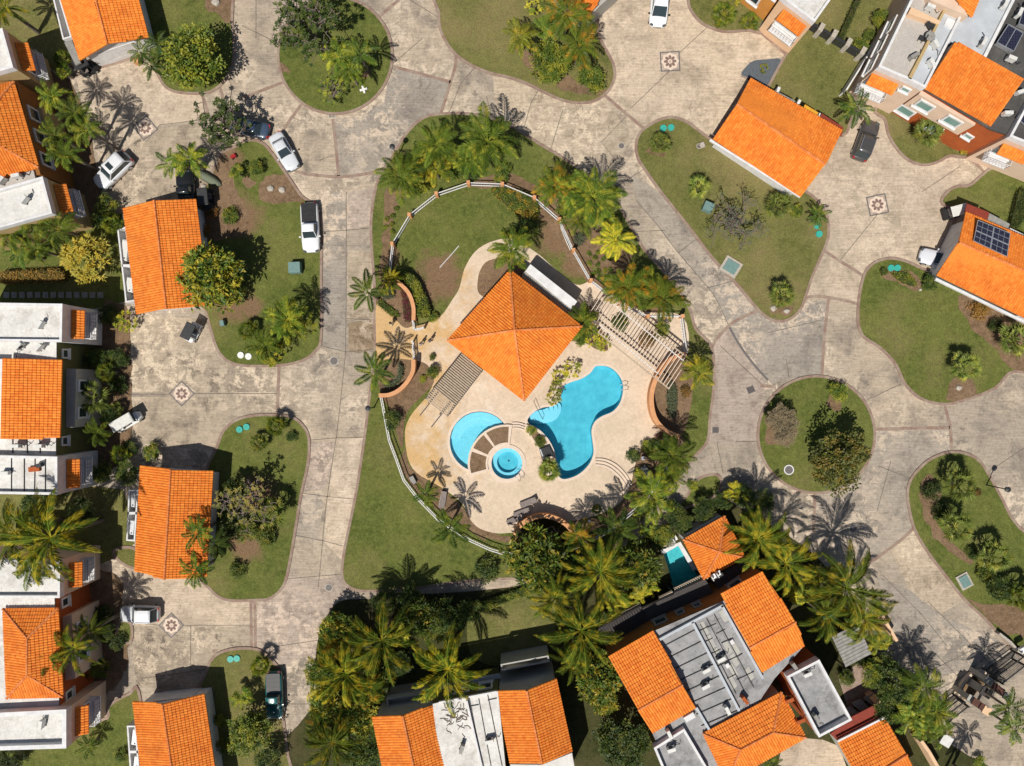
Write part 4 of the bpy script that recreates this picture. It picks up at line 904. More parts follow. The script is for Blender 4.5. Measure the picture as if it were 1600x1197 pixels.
# top-left house (H1)
h1 = thing('townhouse', 'tan and orange-brown townhouse with a hipped tile roof at the top left', 'house', W(30,190))
w = flatwing(h1, [(-60,66),(3,44),(20,105),(-60,128)], 6.9, 'tanwall', 'roofwhite')
lwing_face(h1, w, 2, 1, (0.45, 4.9, 3.0))
mid = [Vector(p[:2]) for p in WL([(-60,128),(24,126),(62,272),(-60,300)], 5.9)]
mb = MB(); mb.prism([tuple(p) for p in mid], 0, 5.8); mb.build('brown_wall', M['shadedochre'], h1)
for t_ in (.2, .45, .7): window(h1, mid[2], mid[1], t_, 4.3, 1.5, 1.7)
block(h1, [(45,170),(62,165),(84,235),(66,240)], 3.6, 0, 3.5, 'tanwall', 'bay')
roof(h1, [[W(61,262,6.0), W(22,128,6.0), W(-15,172,7.2), W(-5,225,7.2)], [W(-60,298,6.0), W(61,262,6.0), W(-5,225,7.2), W(-60,240,7.2)], [W(22,128,6.0), W(-60,150,6.0), W(-15,172,7.2)]],
     ridges=[(W(61,262,6.0), W(-5,225,7.2)), (W(22,128,6.0), W(-15,172,7.2)), (W(-15,172,7.2), W(-5,225,7.2))])
block(h1, [(-60,300),(-10,285),(52,266),(56,282),(-60,310)], 6.0, 5.7, 6.0, 'roofbeige', 'roof_terrace')
w = flatwing(h1, [(-60,312),(66,276),(81,333),(-60,372)], 6.9, 'tanwall', 'roofwhite')
lwing_face(h1, w, 2, 1, (0.5, 4.9, 3.0))
roofunit('white air conditioner on the terrace under the hipped tile roof', 31, 277, 6.0, .2); roofunit('blue-grey air conditioner on the stained upper left roof', 43, 314, 6.5, .9); roofunit('dark air conditioner at the left edge on the terrace under the tiles', 8, 284, 6.0, .9)
# lower left house (H3)
h3 = thing('townhouse', 'pink and rust-red townhouse with a long hipped tile roof at the left edge', 'house', W(50,1010))
w = flatwing(h3, [(-60,874),(93,877),(93,934),(-60,934)], 6.9, 'peach', 'roofwhite')
lwing_face(h3, w, 2, 1, (0.5, 4.9, 2.6))
mid = [Vector(p[:2]) for p in WL([(-60,934),(84,934),(92,1115),(-60,1115)], 6.0)]
mb = MB(); mb.prism([tuple(p) for p in mid], 0, 5.9, cap=False); mb.build('rust_wall', M['rust'], h3)
sheet('flat_roof', [[tuple(p) for p in mid]], 5.9, M['roofwhite'], thick=.2, kind=None, parent=h3)
for t_ in (.1, .92): window(h3, mid[2], mid[1], t_, 4.4, 1.1, 1.2)
bay = [Vector(p[:2]) for p in WL([(92,965),(112,960),(118,1060),(95,1065)], 4.8)]
mb = MB(); mb.prism([tuple(p) for p in bay], 0, 4.8); mb.build('bay', M['peach'], h3)
for t_ in (.3, .75): window(h3, bay[2], bay[1], t_, 3.5, 1.3, 1.6)
roof(h3, [[W(99,1089,6.2), W(91,950,6.2), W(43,997,7.3), W(43,1054,7.3)], [W(5,951,6.2), W(11,1091,6.2), W(43,1054,7.3), W(43,997,7.3)], [W(91,950,6.2), W(5,951,6.2), W(43,997,7.3)], [W(11,1091,6.2), W(99,1089,6.2), W(43,1054,7.3)]],
     ridges=[(W(43,997,7.3), W(43,1054,7.3)), (W(91,950,6.2), W(43,997,7.3)), (W(5,951,6.2), W(43,997,7.3)), (W(99,1089,6.2), W(43,1054,7.3)), (W(11,1091,6.2), W(43,1054,7.3))])
w = flatwing(h3, [(-60,1117),(103,1109),(103,1169),(-60,1174)], 6.9, 'peach', 'roofwhite', par=.6, parw=.4)
lwing_face(h3, w, 2, 1, (0.5, 4.9, 3.0))
roofunit('grey air conditioner on the cream-walled roof at the lower left corner', 70, 1128, 6.3, 1.4); roofunit('air conditioner beside the orange awning on the white roof, lower left house', 68, 900, 6.4, .6)
# shared helper for a pale box front
# ---- top centre-right house (H5)
h5 = thing('townhouse', 'cream and orange house with a white flat roof at the top edge', 'house', W(1230,0))
w = flatwing(h5, [(1273,34),(1228,0),(1222,-6),(1290,-95),(1340,-60)], 6.7, 'cream', 'roofwhite', parmat='white')
awning(h5, w[0], w[1], .5, 4.9, 3.0, .95, flip=False) if area2(w) > 0 else awning(h5, w[1], w[0], .5, 4.9, 3.0, .95)
pq = (w[0], w[1]) if area2(w) > 0 else (w[1], w[0])
window(h5, *pq, .5, 3.9, 2.6, 1.6, glass='green_glass', div=2); balcony(h5, *pq, .5, 2.7, 3.0, 1.0)
og = [Vector(p[:2]) for p in WL([(1150,0),(1192,32),(1205,22),(1260,-60),(1190,-90),(1120,-40)], 0)]
mb = MB(); mb.prism([tuple(p) for p in og], 0, 6.3); mb.build('orange_wall', M['ochre'], h5)
pq = (og[1], og[0]) if area2(og) < 0 else (og[0], og[1])
for t_, z_ in ((.25, 4.6), (.8, 4.6), (.45, 2.0)): window(h5, *( (og[0], og[1]) if area2(og) > 0 else (og[1], og[0])), t_, z_, 1.3, 1.3)
# ---- top right house (H4)
h4 = thing('townhouse', 'peach and rust-red terrace of houses with a big orange tile roof, top right', 'house', W(1450,110))
w = flatwing(h4, [(1452,-60),(1423,0),(1373,104),(1422,125),(1446,137),(1481,68),(1545,-60)], 6.8, 'peach', 'roofbeige', par=.5)
sheet('roof_walk', [WL([(1424,124),(1446,135),(1481,68),(1500,28),(1478,16)], 6.36)], 6.36, M['rooflight'], kind=None, parent=h4)
block(h4, [(1424,124),(1478,16),(1475,14),(1419,122)], 6.8, 6.2, 6.8, 'tanwall', 'dividing_wall')
block(h4, [(1419,21),(1467,38),(1470,33),(1424,11)], 6.9, 6.2, 6.9, 'cream', 'dividing_wall')
ccw = area2(w) > 0
pq = (w[2], w[3]) if ccw else (w[3], w[2])
awning(h4, *pq, .45, 4.9, 3.0, .95); window(h4, *pq, .42, 3.9, 2.6, 1.6, glass='green_glass', div=2); balcony(h4, *pq, .42, 2.7, 3.0, 1.0)
pq = (w[3], w[4]) if ccw else (w[4], w[3])
window(h4, *pq, .3, 5.2, 1.0, .8, glass='green_glass')
pq = (w[1], w[2]) if ccw else (w[2], w[1])
for t_ in (.2, .5, .8): window(h4, *pq, t_, 4.2, 1.8, 1.6)
mid = [Vector(p[:2]) for p in WL([(1440,139),(1546,203),(1578,213),(1700,-60),(1545,-60)], 5.9)]
mb = MB(); mb.prism([tuple(p) for p in mid], 0, 5.9, cap=False); mb.build('rust_wall', M['rust'], h4)
sheet('flat_roof', [[tuple(p) for p in mid]], 6.1, M['roofblack'], thick=.3, kind=None, parent=h4)
sheet('pale_roof', [WL([(1481,68),(1545,-60),(1620,-60),(1581,0),(1539,88),(1492,66)], 6.2)], 6.2, M['rooflight'], thick=.1, kind=None, parent=h4)
block(h4, [(1581,0),(1586,0),(1541,90),(1536,88)], 6.5, 6.1, 6.5, 'white', 'dividing_wall'); block(h4, [(1581,0),(1586,0),(1620,-60),(1615,-60)], 6.5, 6.1, 6.5, 'white', 'dividing_wall')
up = [Vector(p[:2]) for p in WL([(1412,164),(1496,211),(1513,181),(1432,134)], 3.0)]
mb = MB(); mb.prism([tuple(p) for p in up], 3.0, 5.7); mb.build('upper_bay', M['peach'], h4)
pq = (up[0], up[1]) if area2(up) > 0 else (up[1], up[0])
for t_ in (.22, .72): window(h4, *pq, t_, 4.6, 1.8, 1.5, glass='green_glass')
pq = (mid[0], mid[1]) if area2(mid) > 0 else (mid[1], mid[0])
for t_ in (.12, .55): window(h4, *pq, t_, 1.6, 1.9, 1.5, glass='green_glass')
for t_ in (.93,): window(h4, *pq, t_, 3.4, 1.0, .8, glass='green_glass')
E0, E1, T1, T0 = W(1444,139,6.1), W(1548,198,6.1), W(1599,123,7.4), W(1492,66,7.4)
roof(h4, [[E0, E1, T1, T0]])
mb = MB(); mb.prism([(p.x, p.y) for p in (E0.lerp(T0,.1), E1.lerp(T1,.1), T1, T0)], 5.9, [6.0, 6.0, 7.2, 7.2]); mb.build('gable_wall', M['peach'], h4)
roof(h4, [[W(1518,27,7.0), W(1545,-40,7.0), W(1500,-40,7.9), W(1494,-3,7.9)]])
block(h4, [(1455,0),(1513,26),(1496,-5),(1490,-40),(1450,-20)], 7.3, 6.2, 7.3, 'peach', 'stair_tower')
w = flatwing(h4, [(1578,213),(1600,172),(1640,100),(1760,160),(1700,262)], 6.9, 'peach', 'roofblack')
pq = (w[4], w[0]) if area2(w) > 0 else (w[0], w[4])
awning(h4, *pq, .23 if pq[0] is w[0] else .77, 4.9, 3.0, .95); window(h4, *pq, .2 if pq[0] is w[0] else .8, 3.9, 2.4, 1.6, glass='green_glass', div=2)
balcony(h4, *pq, .2 if pq[0] is w[0] else .8, 2.7, 2.6, 1.0)
spx = [([(1576,38),(1599,51),(1584,80),(1558,66)], 'solar panel pair on the black flat roof by the top right corner'), ([(1603,3),(1630,15),(1616,45),(1592,37)], 'solar panel cut by the right edge on the black flat roof'), ([(1590,185),(1615,150),(1640,170),(1612,205)], 'solar panel on the lower right parapet roof by the right edge')]
for pts, lb in spx:
    z = 6.6; t = thing('solar_array', lb, 'solar panel', W(*pts[0], z)); P = WL(pts, z+.1)
    mb = MB(); mb.prism([(p.x, p.y) for p in P], z, z+.06); q = mb.build('panel', M['panel'], t)
    mb = MB()
    for i in range(4): mb.beam(P[i]+Vector((0,0,-.02)), P[(i+1)%4]+Vector((0,0,-.02)), .08, .06)
    mb.beam(P[0].lerp(P[1], .5), P[3].lerp(P[2], .5), .08, .04); mb.build('frame', M['steel'], q)
    mb = MB(); mb.beam(P[3]-Vector((0,0,.3)), P[2]-Vector((0,0,.3)), .1, .4); mb.build('stand', M['steel'], t)
for x, y, a, lb in [(1457,73,-1.1,'white air conditioner on the pale roof walk, upper of two'), (1451,102,-1.1,'white air conditioner on the pale roof walk, lower of two'), (1531,70,1.1,'white air conditioner just above the big orange roof'), (1565,10,1.1,'white air conditioner near the top of the pale blue roof'), (1587,24,1.1,'slim white air conditioner beside the solar panel pair'), (1449,15,-.4,'white air conditioner near the peach stair tower'), (1575,95,-.4,'white air conditioner on the black roof under the solar panels'), (1569,180,0,'white air conditioner on the black roof right of the orange tiles'), (1589,147,.3,'small white air conditioner at the black roof corner by the right edge')]:
    roofunit(lb, x, y, 6.3, a)
def table(x, y, z, label):
    t = thing('round_table', label, 'table', W(x, y, z)); c = W(x, y, z)
    mb = MB(); mb.disc(c, .5, z+.7, z+.75, 20); mb.build('table_top', M['greymetal'], t); mb = MB(); mb.disc(c, .05, z, z+.7, 8); mb.disc(c, .3, z, z+.05, 12); mb.build('leg', M['metal'], t)
def chair(x, y, z, a, label, mat='metal', w=.5):
    c = W(x, y, z); t = thing('patio_chair', label, 'chair', c)
    e = Vector((math.cos(a), math.sin(a), 0)); n = Vector((-e.y, e.x, 0))
    mb = MB(); mb.box(c+Vector((0,0,.43)), (w, w, .06), a); mb.build('seat', M[mat], t)
    mb = MB(); mb.box(c-e*(w/2)+Vector((0,0,.72)), (.06, w, .55), a); mb.build('backrest', M[mat], t)
    for sx in (-1, 1):
        for sy in (-1, 1): mb = MB(); mb.beam(c+e*w*.42*sx+n*w*.42*sy, c+e*w*.42*sx+n*w*.42*sy+Vector((0,0,.42)), .04, .04); mb.build('leg', M['metal'], t)
table(1447,62,6.3,'small round table on the beige roof terrace, top right house'); chair(1451,43,6.3,.5,'dark round-backed chair above the small roof table','metal',.8); chair(1437,63,6.3,2.6,'dark chair left of the small roof table')
roofunit('old rusty air conditioner alone on the beige roof terrace', 1424, 91, 6.3, .5)
block(h4, [(1481,27),(1493,33),(1487,45),(1475,39)], 6.5, 6.2, 6.5, 'white', 'roof_hatch')
# ---- bottom middle house (H6)
h6 = thing('townhouse', 'house at the bottom edge with twin gabled orange roofs and a white flat roof between', 'house', W(740,1120))
mid = [Vector(p[:2]) for p in WL([(676,1100),(688,1097),(778,1080),(800,1300),(700,1300)], 6.2)]
mb = MB(); mb.prism([tuple(p) for p in mid], 0, 6.2, cap=False); mb.build('olive_wall', M['olive'], h6)
sheet('flat_roof', [[tuple(p) for p in mid]], 6.2, M['roofwhite'], thick=.2, kind=None, parent=h6)
pq = (mid[1], mid[2]) if area2(mid) > 0 else (mid[2], mid[1])
for t_, ww in ((.18, .9), (.42, .9), (.78, 1.5)): window(h6, mid[1], mid[2], t_, 4.6, ww, 1.0 if ww < 1 else 1.5, flip=area2(mid) < 0)
mb = MB(); A, B = W(686,1097,6.35), W(776,1080,6.35); mb.beam(A, B, .16, .3); mb.build('parapet', M['white'], h6)
pipes(h6, [[(733,1090),(762,1240)], [(748,1092),(775,1240)], [(762,1086),(785,1200)], [(731,1104),(748,1101)], [(762,1094),(776,1091)]], 6.24)
mb = MB(); band(mb, WL([(729,1095),(737,1130),(753,1200),(760,1240)], 6.5), .2, 6.2, 6.55); mb.build('parapet', M['white'], h6)
for e0, e1, r0, r1, f0, f1 in [((582,1120),(612,1270),(629,1118),(662,1270),(677,1102),(716,1270)), ((775,1079),(797,1192),(823,1079),(847,1193),(869,1060),(894,1174))]:
    cc_ = gable(h6, e0, e1, r0, r1, f0, f1, 6.0, 7.2); gable_walls(h6, cc_, M['greywall'], .25)
for P in ([(606,1106),(682,1092),(680,1080),(603,1092)], [(784,1049),(859,1034),(857,1024),(782,1038)]):
    o = block(h6, P, 3.1, 0, 3.1, 'greywall', 'porch'); 
    mb = MB(); w_ = [Vector(p[:2]) for p in WL(P, 3.9)]; ring(mb, w_, offset(w_, -.15), 3.1, 3.9); mb.build('balcony_wall', M['greywall'], h6)
block(h6, [(684,1078),(783,1060),(781,1053),(683,1071)], 3.2, 3.0, 3.2, 'rooflight', 'ledge')
mb = MB(); rr = random.Random(9)
for k in range(34):
    p = W(698+rr.uniform(0,30), 1105+rr.uniform(0,34), 6.24); a = rr.uniform(0,6.3); q = p
    pts = [p]
    for j in range(4): a += rr.uniform(-.9,.9); q = q+Vector((math.cos(a)*.22, math.sin(a)*.22, 0)); pts.append(q)
    mb.tube(pts, .035, 4)
o = mb.build('dry_vine', M['bark']); tag(o, 'dry brown vine spread over the white flat roof, bottom edge', 'vine')
roofunit('rusty air conditioner on the leaf-littered white roof, bottom edge', 722, 1166, 6.2, 1.3); roofunit('air conditioner on a frame beside roof pipes, bottom edge', 765, 1154, 6.2, .2)
block(h6, [(797,1196),(847,1197),(894,1178),(905,1240),(800,1260)], 6.2, 0, 6.0, 'roofwhite', 'rear_wing')
# ---- bottom right house (H7)
h7 = thing('townhouse', 'large house with grey flat roofs, orange tile roofs and slatted terraces, bottom right', 'house', W(1130,1060))
mid = [Vector(p[:2]) for p in WL([(952,1028),(1021,986),(1128,940),(1192,896),(1257,1008),(1210,1060),(1150,1150),(1120,1230),(1060,1240),(1019,1145)], 5.9)]
mb = MB(); mb.prism([tuple(p) for p in mid], 0, 5.9, cap=False); mb.build('ochre_wall', M['shadedochre'], h7)
sheet('flat_roof', [[tuple(p) for p in mid]], 5.95, M['roofgrey'], thick=.3, kind=None, parent=h7)
def pitched(t, L, N_, Rt, B, r0, r1, ze, zr): # four eave corners L,N,R,B with an off-centre ridge r0-r1
    roof(t, [[W(*N_, ze), W(*L, ze), W(*r0, zr), W(*r1, zr)], [W(*B, ze), W(*Rt, ze), W(*r1, zr), W(*r0, zr)]], ridges=[(W(*r0, zr), W(*r1, zr))])
pitched(h7, (952,1025), (1021,985), (1087,1105), (1019,1145), (997,1109), (1066,1070), 6.2, 7.4)
pitched(h7, (1126,928), (1191,893), (1257,1008), (1190,1050), (1171,1012), (1243,972), 6.2, 7.4)
block(h7, [(956,1028),(1020,990),(1083,1105),(1020,1140)], 6.2, 5.8, 6.2, 'ochre', 'upper_wall'); block(h7, [(1130,930),(1190,898),(1252,1008),(1190,1045)], 6.2, 5.8, 6.2, 'ochre', 'upper_wall')
roof(h7, [[W(1221,1081,6.2), W(1098,1146,6.2), W(1157,1171,7.2), W(1208,1144,7.2)], [W(1135,1222,6.2), W(1259,1152,6.2), W(1208,1144,7.2), W(1157,1171,7.2)], [W(1098,1146,6.2), W(1135,1222,6.2), W(1157,1171,7.2)], [W(1259,1152,6.2), W(1221,1081,6.2), W(1208,1144,7.2)]],
     ridges=[(W(1157,1171,7.2), W(1208,1144,7.2)), (W(1098,1146,6.2), W(1157,1171,7.2)), (W(1221,1081,6.2), W(1208,1144,7.2)), (W(1259,1152,6.2), W(1208,1144,7.2)), (W(1135,1222,6.2), W(1157,1171,7.2))])
block(h7, [(1102,1147),(1220,1086),(1254,1152),(1137,1216)], 6.2, 0, 6.15, 'peach', 'rear_wall')
for A_, B_ in (((1082,972),(1155,1111)), ((1030,1000),(1130,946)), ((1128,946),(1192,1060)), ((1088,1106),(1108,1140))):
    mb = MB(); band(mb, WL([A_, B_], 6.3), .26, 5.9, 6.32); mb.build('parapet', M['rooflight'], h7)
pipes(h7, [[(1040+8*k, 1008+18*k), (1086+9.5*k, 984+18*k)] for k in range(8)]+[[(1094,975),(1150,1084)], [(1104,966),(1163,1080)], [(1116,960),(1178,1074)], [(1092,986),(1106,979)], [(1106,980),(1119,974)], [(1101,1003),(1113,997)], [(1119,990),(1133,983)], [(1110,1022),(1126,1014)], [(1127,1005),(1142,998)], [(1121,1041),(1136,1034)], [(1134,1034),(1160,1021)], [(1136,1060),(1150,1053)], [(1151,1062),(1178,1049)]], 5.99)
w = flatwing(h7, [(1230,1057),(1280,1031),(1331,1125),(1280,1152)], 6.9, 'rust', 'roofgrey', par=.7)
w = flatwing(h7, [(1022,1169),(1069,1139),(1105,1200),(1120,1260),(1060,1260)], 6.6, 'olive', 'roofgrey', par=.6)
for x, y, a, lb in [(1101,1044,.5,'air conditioner with a black hose left of the roof divider, upper'), (1100,1069,.5,'air conditioner beside a round vent in the middle of the grey roof'), (1134,1106,-1.1,'tall air conditioner at the lower end of the grey roof'), (1124,1027,.5,'wide air conditioner right of the roof divider'), (1161,1090,-.9,'red-brown air conditioner on the dark half of the grey roof'), (1272,1118,-1.0,'rusty air conditioner inside the grey parapet roof box'), (1258,1050,.4,'flat white unit inside the grey parapet roof box'), (1047,1167,.3,'square white unit on the small roof box, bottom'), (1044,1143,-1.1,'slim white unit below the left orange roof'), (1238,1038,-1.0,'rusty unit between the orange roof and the grey roof box'), (1230,1090,.4,'dark red unit above the hipped orange roof'), (1247,1122,.4,'second dark red unit right of the hipped orange roof')]:
    roofunit(lb, x, y, 6.0 if not (1230 < x < 1290 and y > 1045) else 6.3, a)
block(h7, [(1068,1122),(1083,1113),(1087,1121),(1073,1129)], 6.5, 5.9, 6.5, 'white', 'water_tank')
block(h7, [(1140,1002),(1145,999),(1148,1005),(1143,1008)], 6.2, 5.9, 6.2, 'white', 'vent_box'); block(h7, [(1133,1039),(1138,1036),(1141,1042),(1136,1045)], 6.2, 5.9, 6.2, 'white', 'vent_box')
# felt strips on the right half of the grey roof
rg = random.Random(5)
A, B, C, D = WL([(1090,972),(1128,950),(1192,1058),(1156,1100)], 5.98)
for i in range(5):
    for j in range(6):
        s0, s1 = i/5+.02, (i+1)/5-.01; t0 = j/6+.02+(.08 if i % 2 else 0); t1 = min(1, (j+1)/6+(.08 if i % 2 else 0))
        f = lambda s, u: A.lerp(B, s).lerp(D.lerp(C, s), u)
        k = rg.random(); 
        if k < .8: sheet('felt_strip', [[f(s0,t0), f(s1,t0), f(s1,t1), f(s0,t1)]], 5.985+.002*(i % 2), M['roofgrey' if k < .5 else 'greywall'], kind=None, parent=h7)
# facade windows to the north-west
pq = (mid[1], mid[2])
fl = area2(mid) < 0
for t_, ww in ((.15, 1.5), (.45, .9), (.70, .9)): window(h7, mid[1], mid[2], t_, 4.4, ww, 1.4 if ww > 1 else .9, flip=not fl if False else fl, frame='greymetal')
window(h7, mid[2], mid[3], .45, 4.4, 1.6, 1.4, flip=fl, frame='greymetal')
def slatroof(name, label, quad, z, n, mat, cat='pergola', along=0, frame=None, sw=.1, post='metal', parent=None, posts=True, sh=.08):
    """slats spanning edge 0-1 to edge 3-2; quad px traced at z"""
    A, B, C, D = WL(quad, z)
    t = parent or thing(name, label, cat, ((A+B+C+D)/4).xy.to_3d())
    mb = MB()
    for i in range(n+1):
        s = i/n; mb.beam(A.lerp(B, s), D.lerp(C, s), sw, sh)
    mb.build('slats', M[mat], t)
    for p, q in ((A, B), (D, C)):
        mb = MB(); d = Vector((0,0,-.16)); mb.beam(p.lerp(q,-.01)+d, p.lerp(q,1.01)+d, .14, .16); mb.build('beam', M[frame or mat], t)
    if posts:
        for p in (A, B, C, D):
            mb = MB(); c = (A+B+C+D)/4; q = p.lerp(c, .06); mb.box((q.x, q.y, (z-.2)/2), (.16, .16, z-.2)); mb.build('post', M[frame or post], t)
    return t
for i, q in enumerate([[(936,982),(1000,948),(1015,977),(952,1010)], [(1002,951),(1052,929),(1066,951),(1020,975)], [(1054,926),(1100,905),(1113,926),(1068,949)]]):
    lb = ['dark slatted terrace roof at the left end of the grey-roofed house', 'dark slatted terrace roof in the middle of the ochre front', 'dark slatted terrace roof next to the teal pool'][i]
    slatroof('slatted_canopy', lb, q, 3.0, 16, 'darkwood', 'canopy', sw=.22)
    mb = MB(); P = WL(q, 2.9); mb.prism([(p.x, p.y) for p in P], 2.5, 2.55); o = mb.build('underlay', M['darkwood'], [k for k in bpy.data.objects if k.get('label') == lb][0])
for q, lb in (([(936,978),(1000,944),(1002,949),(938,983)], 'weathered slatted trellis on the left terrace edge'), ([(1054,920),(1102,897),(1106,904),(1058,928)], 'pale slatted trellis along the teal pool end'), ([(1030,934),(1050,924),(1053,931),(1033,941)], 'short pale slatted trellis between the terraces')):
    slatroof('trellis', lb, q, 2.7, 14, 'wood', 'trellis', sw=.1)
# cabana with hipped roof and flat canopy
cb = thing('pool_cabana', 'small pool cabana with a four-sided orange tile roof', 'cabana', W(1112,850))
a, b, c_, d, ap = W(1067,843,2.9), W(1132,806,2.9), W(1164,871,2.9), W(1099,905,2.9), W(1124,862,3.9)
roof(cb, [[a, b, ap], [b, c_, ap], [c_, d, ap], [d, a, ap]], ridges=[(a, ap), (b, ap), (c_, ap), (d, ap)])
for p in (a, b, c_, d): q = p.lerp(ap, .12); mb = MB(); mb.box((q.x, q.y, 1.4), (.3, .3, 2.8)); mb.build('column', M['white'], cb)
block(cb, [(1076,842),(1130,812),(1126,806),(1072,836)], 2.7, 0, 2.6, 'greywall', 'back_wall')
t = thing('flat_canopy', 'dark flat panelled canopy below the cabana roof', 'canopy', W(1145,897))
for k in range(5):
    A, B, C, D = WL([(1111,904),(1162,876),(1178,893),(1122,922)], 2.9); s0, s1 = k/5+.01, (k+1)/5-.01
    P = [A.lerp(B, s0), A.lerp(B, s1), D.lerp(C, s1), D.lerp(C, s0)]
    mb = MB(); mb.prism([(p.x, p.y) for p in P], 2.8, 2.9); mb.build('panel', M['metal'], t)
for p in WL([(1113,906),(1160,880),(1176,892),(1124,919)], 2.8): mb = MB(); mb.box((p.x, p.y, 1.4), (.12, .12, 2.8)); mb.build('post', M['metal'], t)
# right-hand yard of H7: metal awning, ramp, garage
t = thing('metal_awning', 'corrugated grey metal awning under the palms, right of the big house', 'awning', W(1330,1010))
A, B, C, D = WL([(1300,995),(1340,975),(1362,1022),(1322,1043)], 2.6)
mb = MB()
for k in range(10):
    s0, s1 = k/10, (k+.9)/10
    P = [A.lerp(D, s0), A.lerp(D, s1), B.lerp(C, s1), B.lerp(C, s0)]; mb.prism([(p.x, p.y) for p in P], 2.5, 2.58)
mb.build('metal_sheet', M['greymetal'], t)
for p in (A, B, C, D): mb = MB(); mb.box((p.x, p.y, 1.25), (.12, .12, 2.5)); mb.build('post', M['metal'], t)
h9 = thing('garage', 'orange-roofed garage with a dark red lean-to at the lower right edge', 'garage', W(1370,1180))
roof(h9, [[W(1382,1123,3.2), W(1309,1160,3.2), W(1345,1225,4.2), W(1417,1179,4.2)], [W(1440,1230,3.2), W(1370,1270,3.2), W(1345,1225,4.2), W(1417,1179,4.2)]], ridges=[(W(1345,1225,4.2), W(1417,1179,4.2))])
mb = MB(); mb.beam(W(1308,1158,3.3), W(1381,1121,3.3), .2, .2); mb.build('gutter', M['white'], h9)
block(h9, [(1312,1162),(1380,1128),(1435,1230),(1372,1262)], 3.1, 0, 3.0, 'greywall')
block(h9, [(1331,1120),(1366,1102),(1380,1119),(1309,1157),(1297,1147)], 2.8, 2.65, 2.8, 'redroof', 'lean_to_roof')
block(h9, [(1368,1099),(1376,1093),(1394,1116),(1383,1121)], 2.5, 0, 2.5, 'cream', 'side_wall')
sheet('courtyard', [WL([(1225,1150),(1285,1155),(1310,1165),(1345,1260),(1200,1260)])], 0.102, M['tan'])
sheet('courtyard', [WL([(1340,1035),(1365,1030),(1390,1075),(1350,1095),(1325,1110),(1310,1060)])], 0.102, M['kerb'])
t = thing('metal_ramp', 'grey metal sheets leaning beside the grey roof box', 'metal sheet', W(1330,1100))
for q in ([(1318,1108),(1328,1103),(1342,1112),(1330,1118)], [(1330,1098),(1345,1092),(1356,1104),(1340,1108)], [(1348,1090),(1368,1081),(1374,1090),(1358,1098)]): 
    mb = MB(); mb.prism([(p.x, p.y) for p in WL(q, 1)], 1.0, [1.1, 1.1, 1.5, 1.5]); mb.build('sheet', M['greymetal'], t)
# ---- pavilion over the terrace
pv = thing('pavilion', 'big square pavilion with a four-sided orange tile roof beside the pool', 'pavilion', W(804,520))
a, b, c_, d, ap = W(699,532,4.0), W(797,422,4.0), W(909,510,4.0), W(819,626,4.0), W(804,516,7.0)
roof(pv, [[a, b, ap], [b, c_, ap], [c_, d, ap], [d, a, ap]], ridges=[(a, ap), (b, ap), (c_, ap), (d, ap)])
for p, q in ((a, b), (b, c_), (c_, d), (d, a)):
    for s in (0.06, .5):
        u = p.lerp(q, s).lerp(Vector((ap.x, ap.y, 4.0)), .08); mb = MB(); mb.box((u.x, u.y, 2.0), (.5, .5, 4.0)); mb.build('column', M['white'], pv)
t = thing('service_block', 'narrow service block with a white flat roof against the pavilion', 'outbuilding', W(865,448))
q = [(828,413),(902,471),(890,487),(816,429)]
block(t, q, 2.9, 0, 2.7, 'greywall', 'wall'); block(t, q, 2.9, 2.7, 2.85, 'greymetal', 'lower_roof'); block(t, [(829,413),(902,471),(893,483),(821,424)], 3.0, 2.85, 3.0, 'white', 'roof')
# ================================================================ PLANTS
def add_leaf(mb, p, d, up, L, w, droop=0.15, fold=0.0):
    """one pointed leaf blade: 4 points, 2 triangles"""
    s = d.cross(up)
    if s.length < 1e-4: s = Vector((1,0,0))
    s = s.normalized()*w/2
    m = p+d*L*.45+Vector((0,0,-droop*L*.2)); t = p+d*L+Vector((0,0,-droop*L))
    b = len(mb.v)
    for q in (p, m+s, t, m-s): mb.pt(q)
    mb.f.append([b, b+1, b+2]); mb.f.append([b, b+2, b+3])
def frond(mb, az, L, rise, droop, nl=26, wl=0.26, lw=0.055, lean=0.75, rng=random, twist=0.0):
    """pinnate frond, unit length L: rachis arching from the crown heart"""
    d = Vector((math.cos(az), math.sin(az), 0)); side = Vector((-d.y, d.x, 0)); pts = []
    K = 10
    for i in range(K+1):
        t = i/K; r = L*t*(1-0.10*t*droop); z = rise*math.sin(t*math.pi*.62)*L-droop*L*t**2.4*.62
        pts.append(d*r+side*(twist*t*t*L)+Vector((0,0,z)))
    base = mb.cur
    mb.cur = min(1, base+.3); mb.tube(pts, [0.022*L*(1-.85*i/K)*.5+.003 for i in range(K+1)], 4, cap=False)
    for j in range(nl):
        t = .12+.88*(j+.5)/nl; f = t*K; i = min(K-1, int(f)); p = pts[i].lerp(pts[i+1], f-i)
        dr = (pts[i+1]-pts[i]).normalized(); l = wl*L*(math.sin(math.pi*min(1, (t*.92+.10)))**.6)*rng.uniform(.85, 1.1)
        for s in (-1, 1):
            a = lean*(1+.35*t)
            dd = (side*s*math.cos(a)+dr*math.sin(a)+Vector((0,0,rng.uniform(-.28,.08)))).normalized()
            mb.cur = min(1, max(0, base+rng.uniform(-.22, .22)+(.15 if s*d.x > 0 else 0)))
            add_leaf(mb, p, dd, Vector((0,0,1)), l, lw*L*(1-.3*t), rng.uniform(.15, .55))
    mb.cur = base
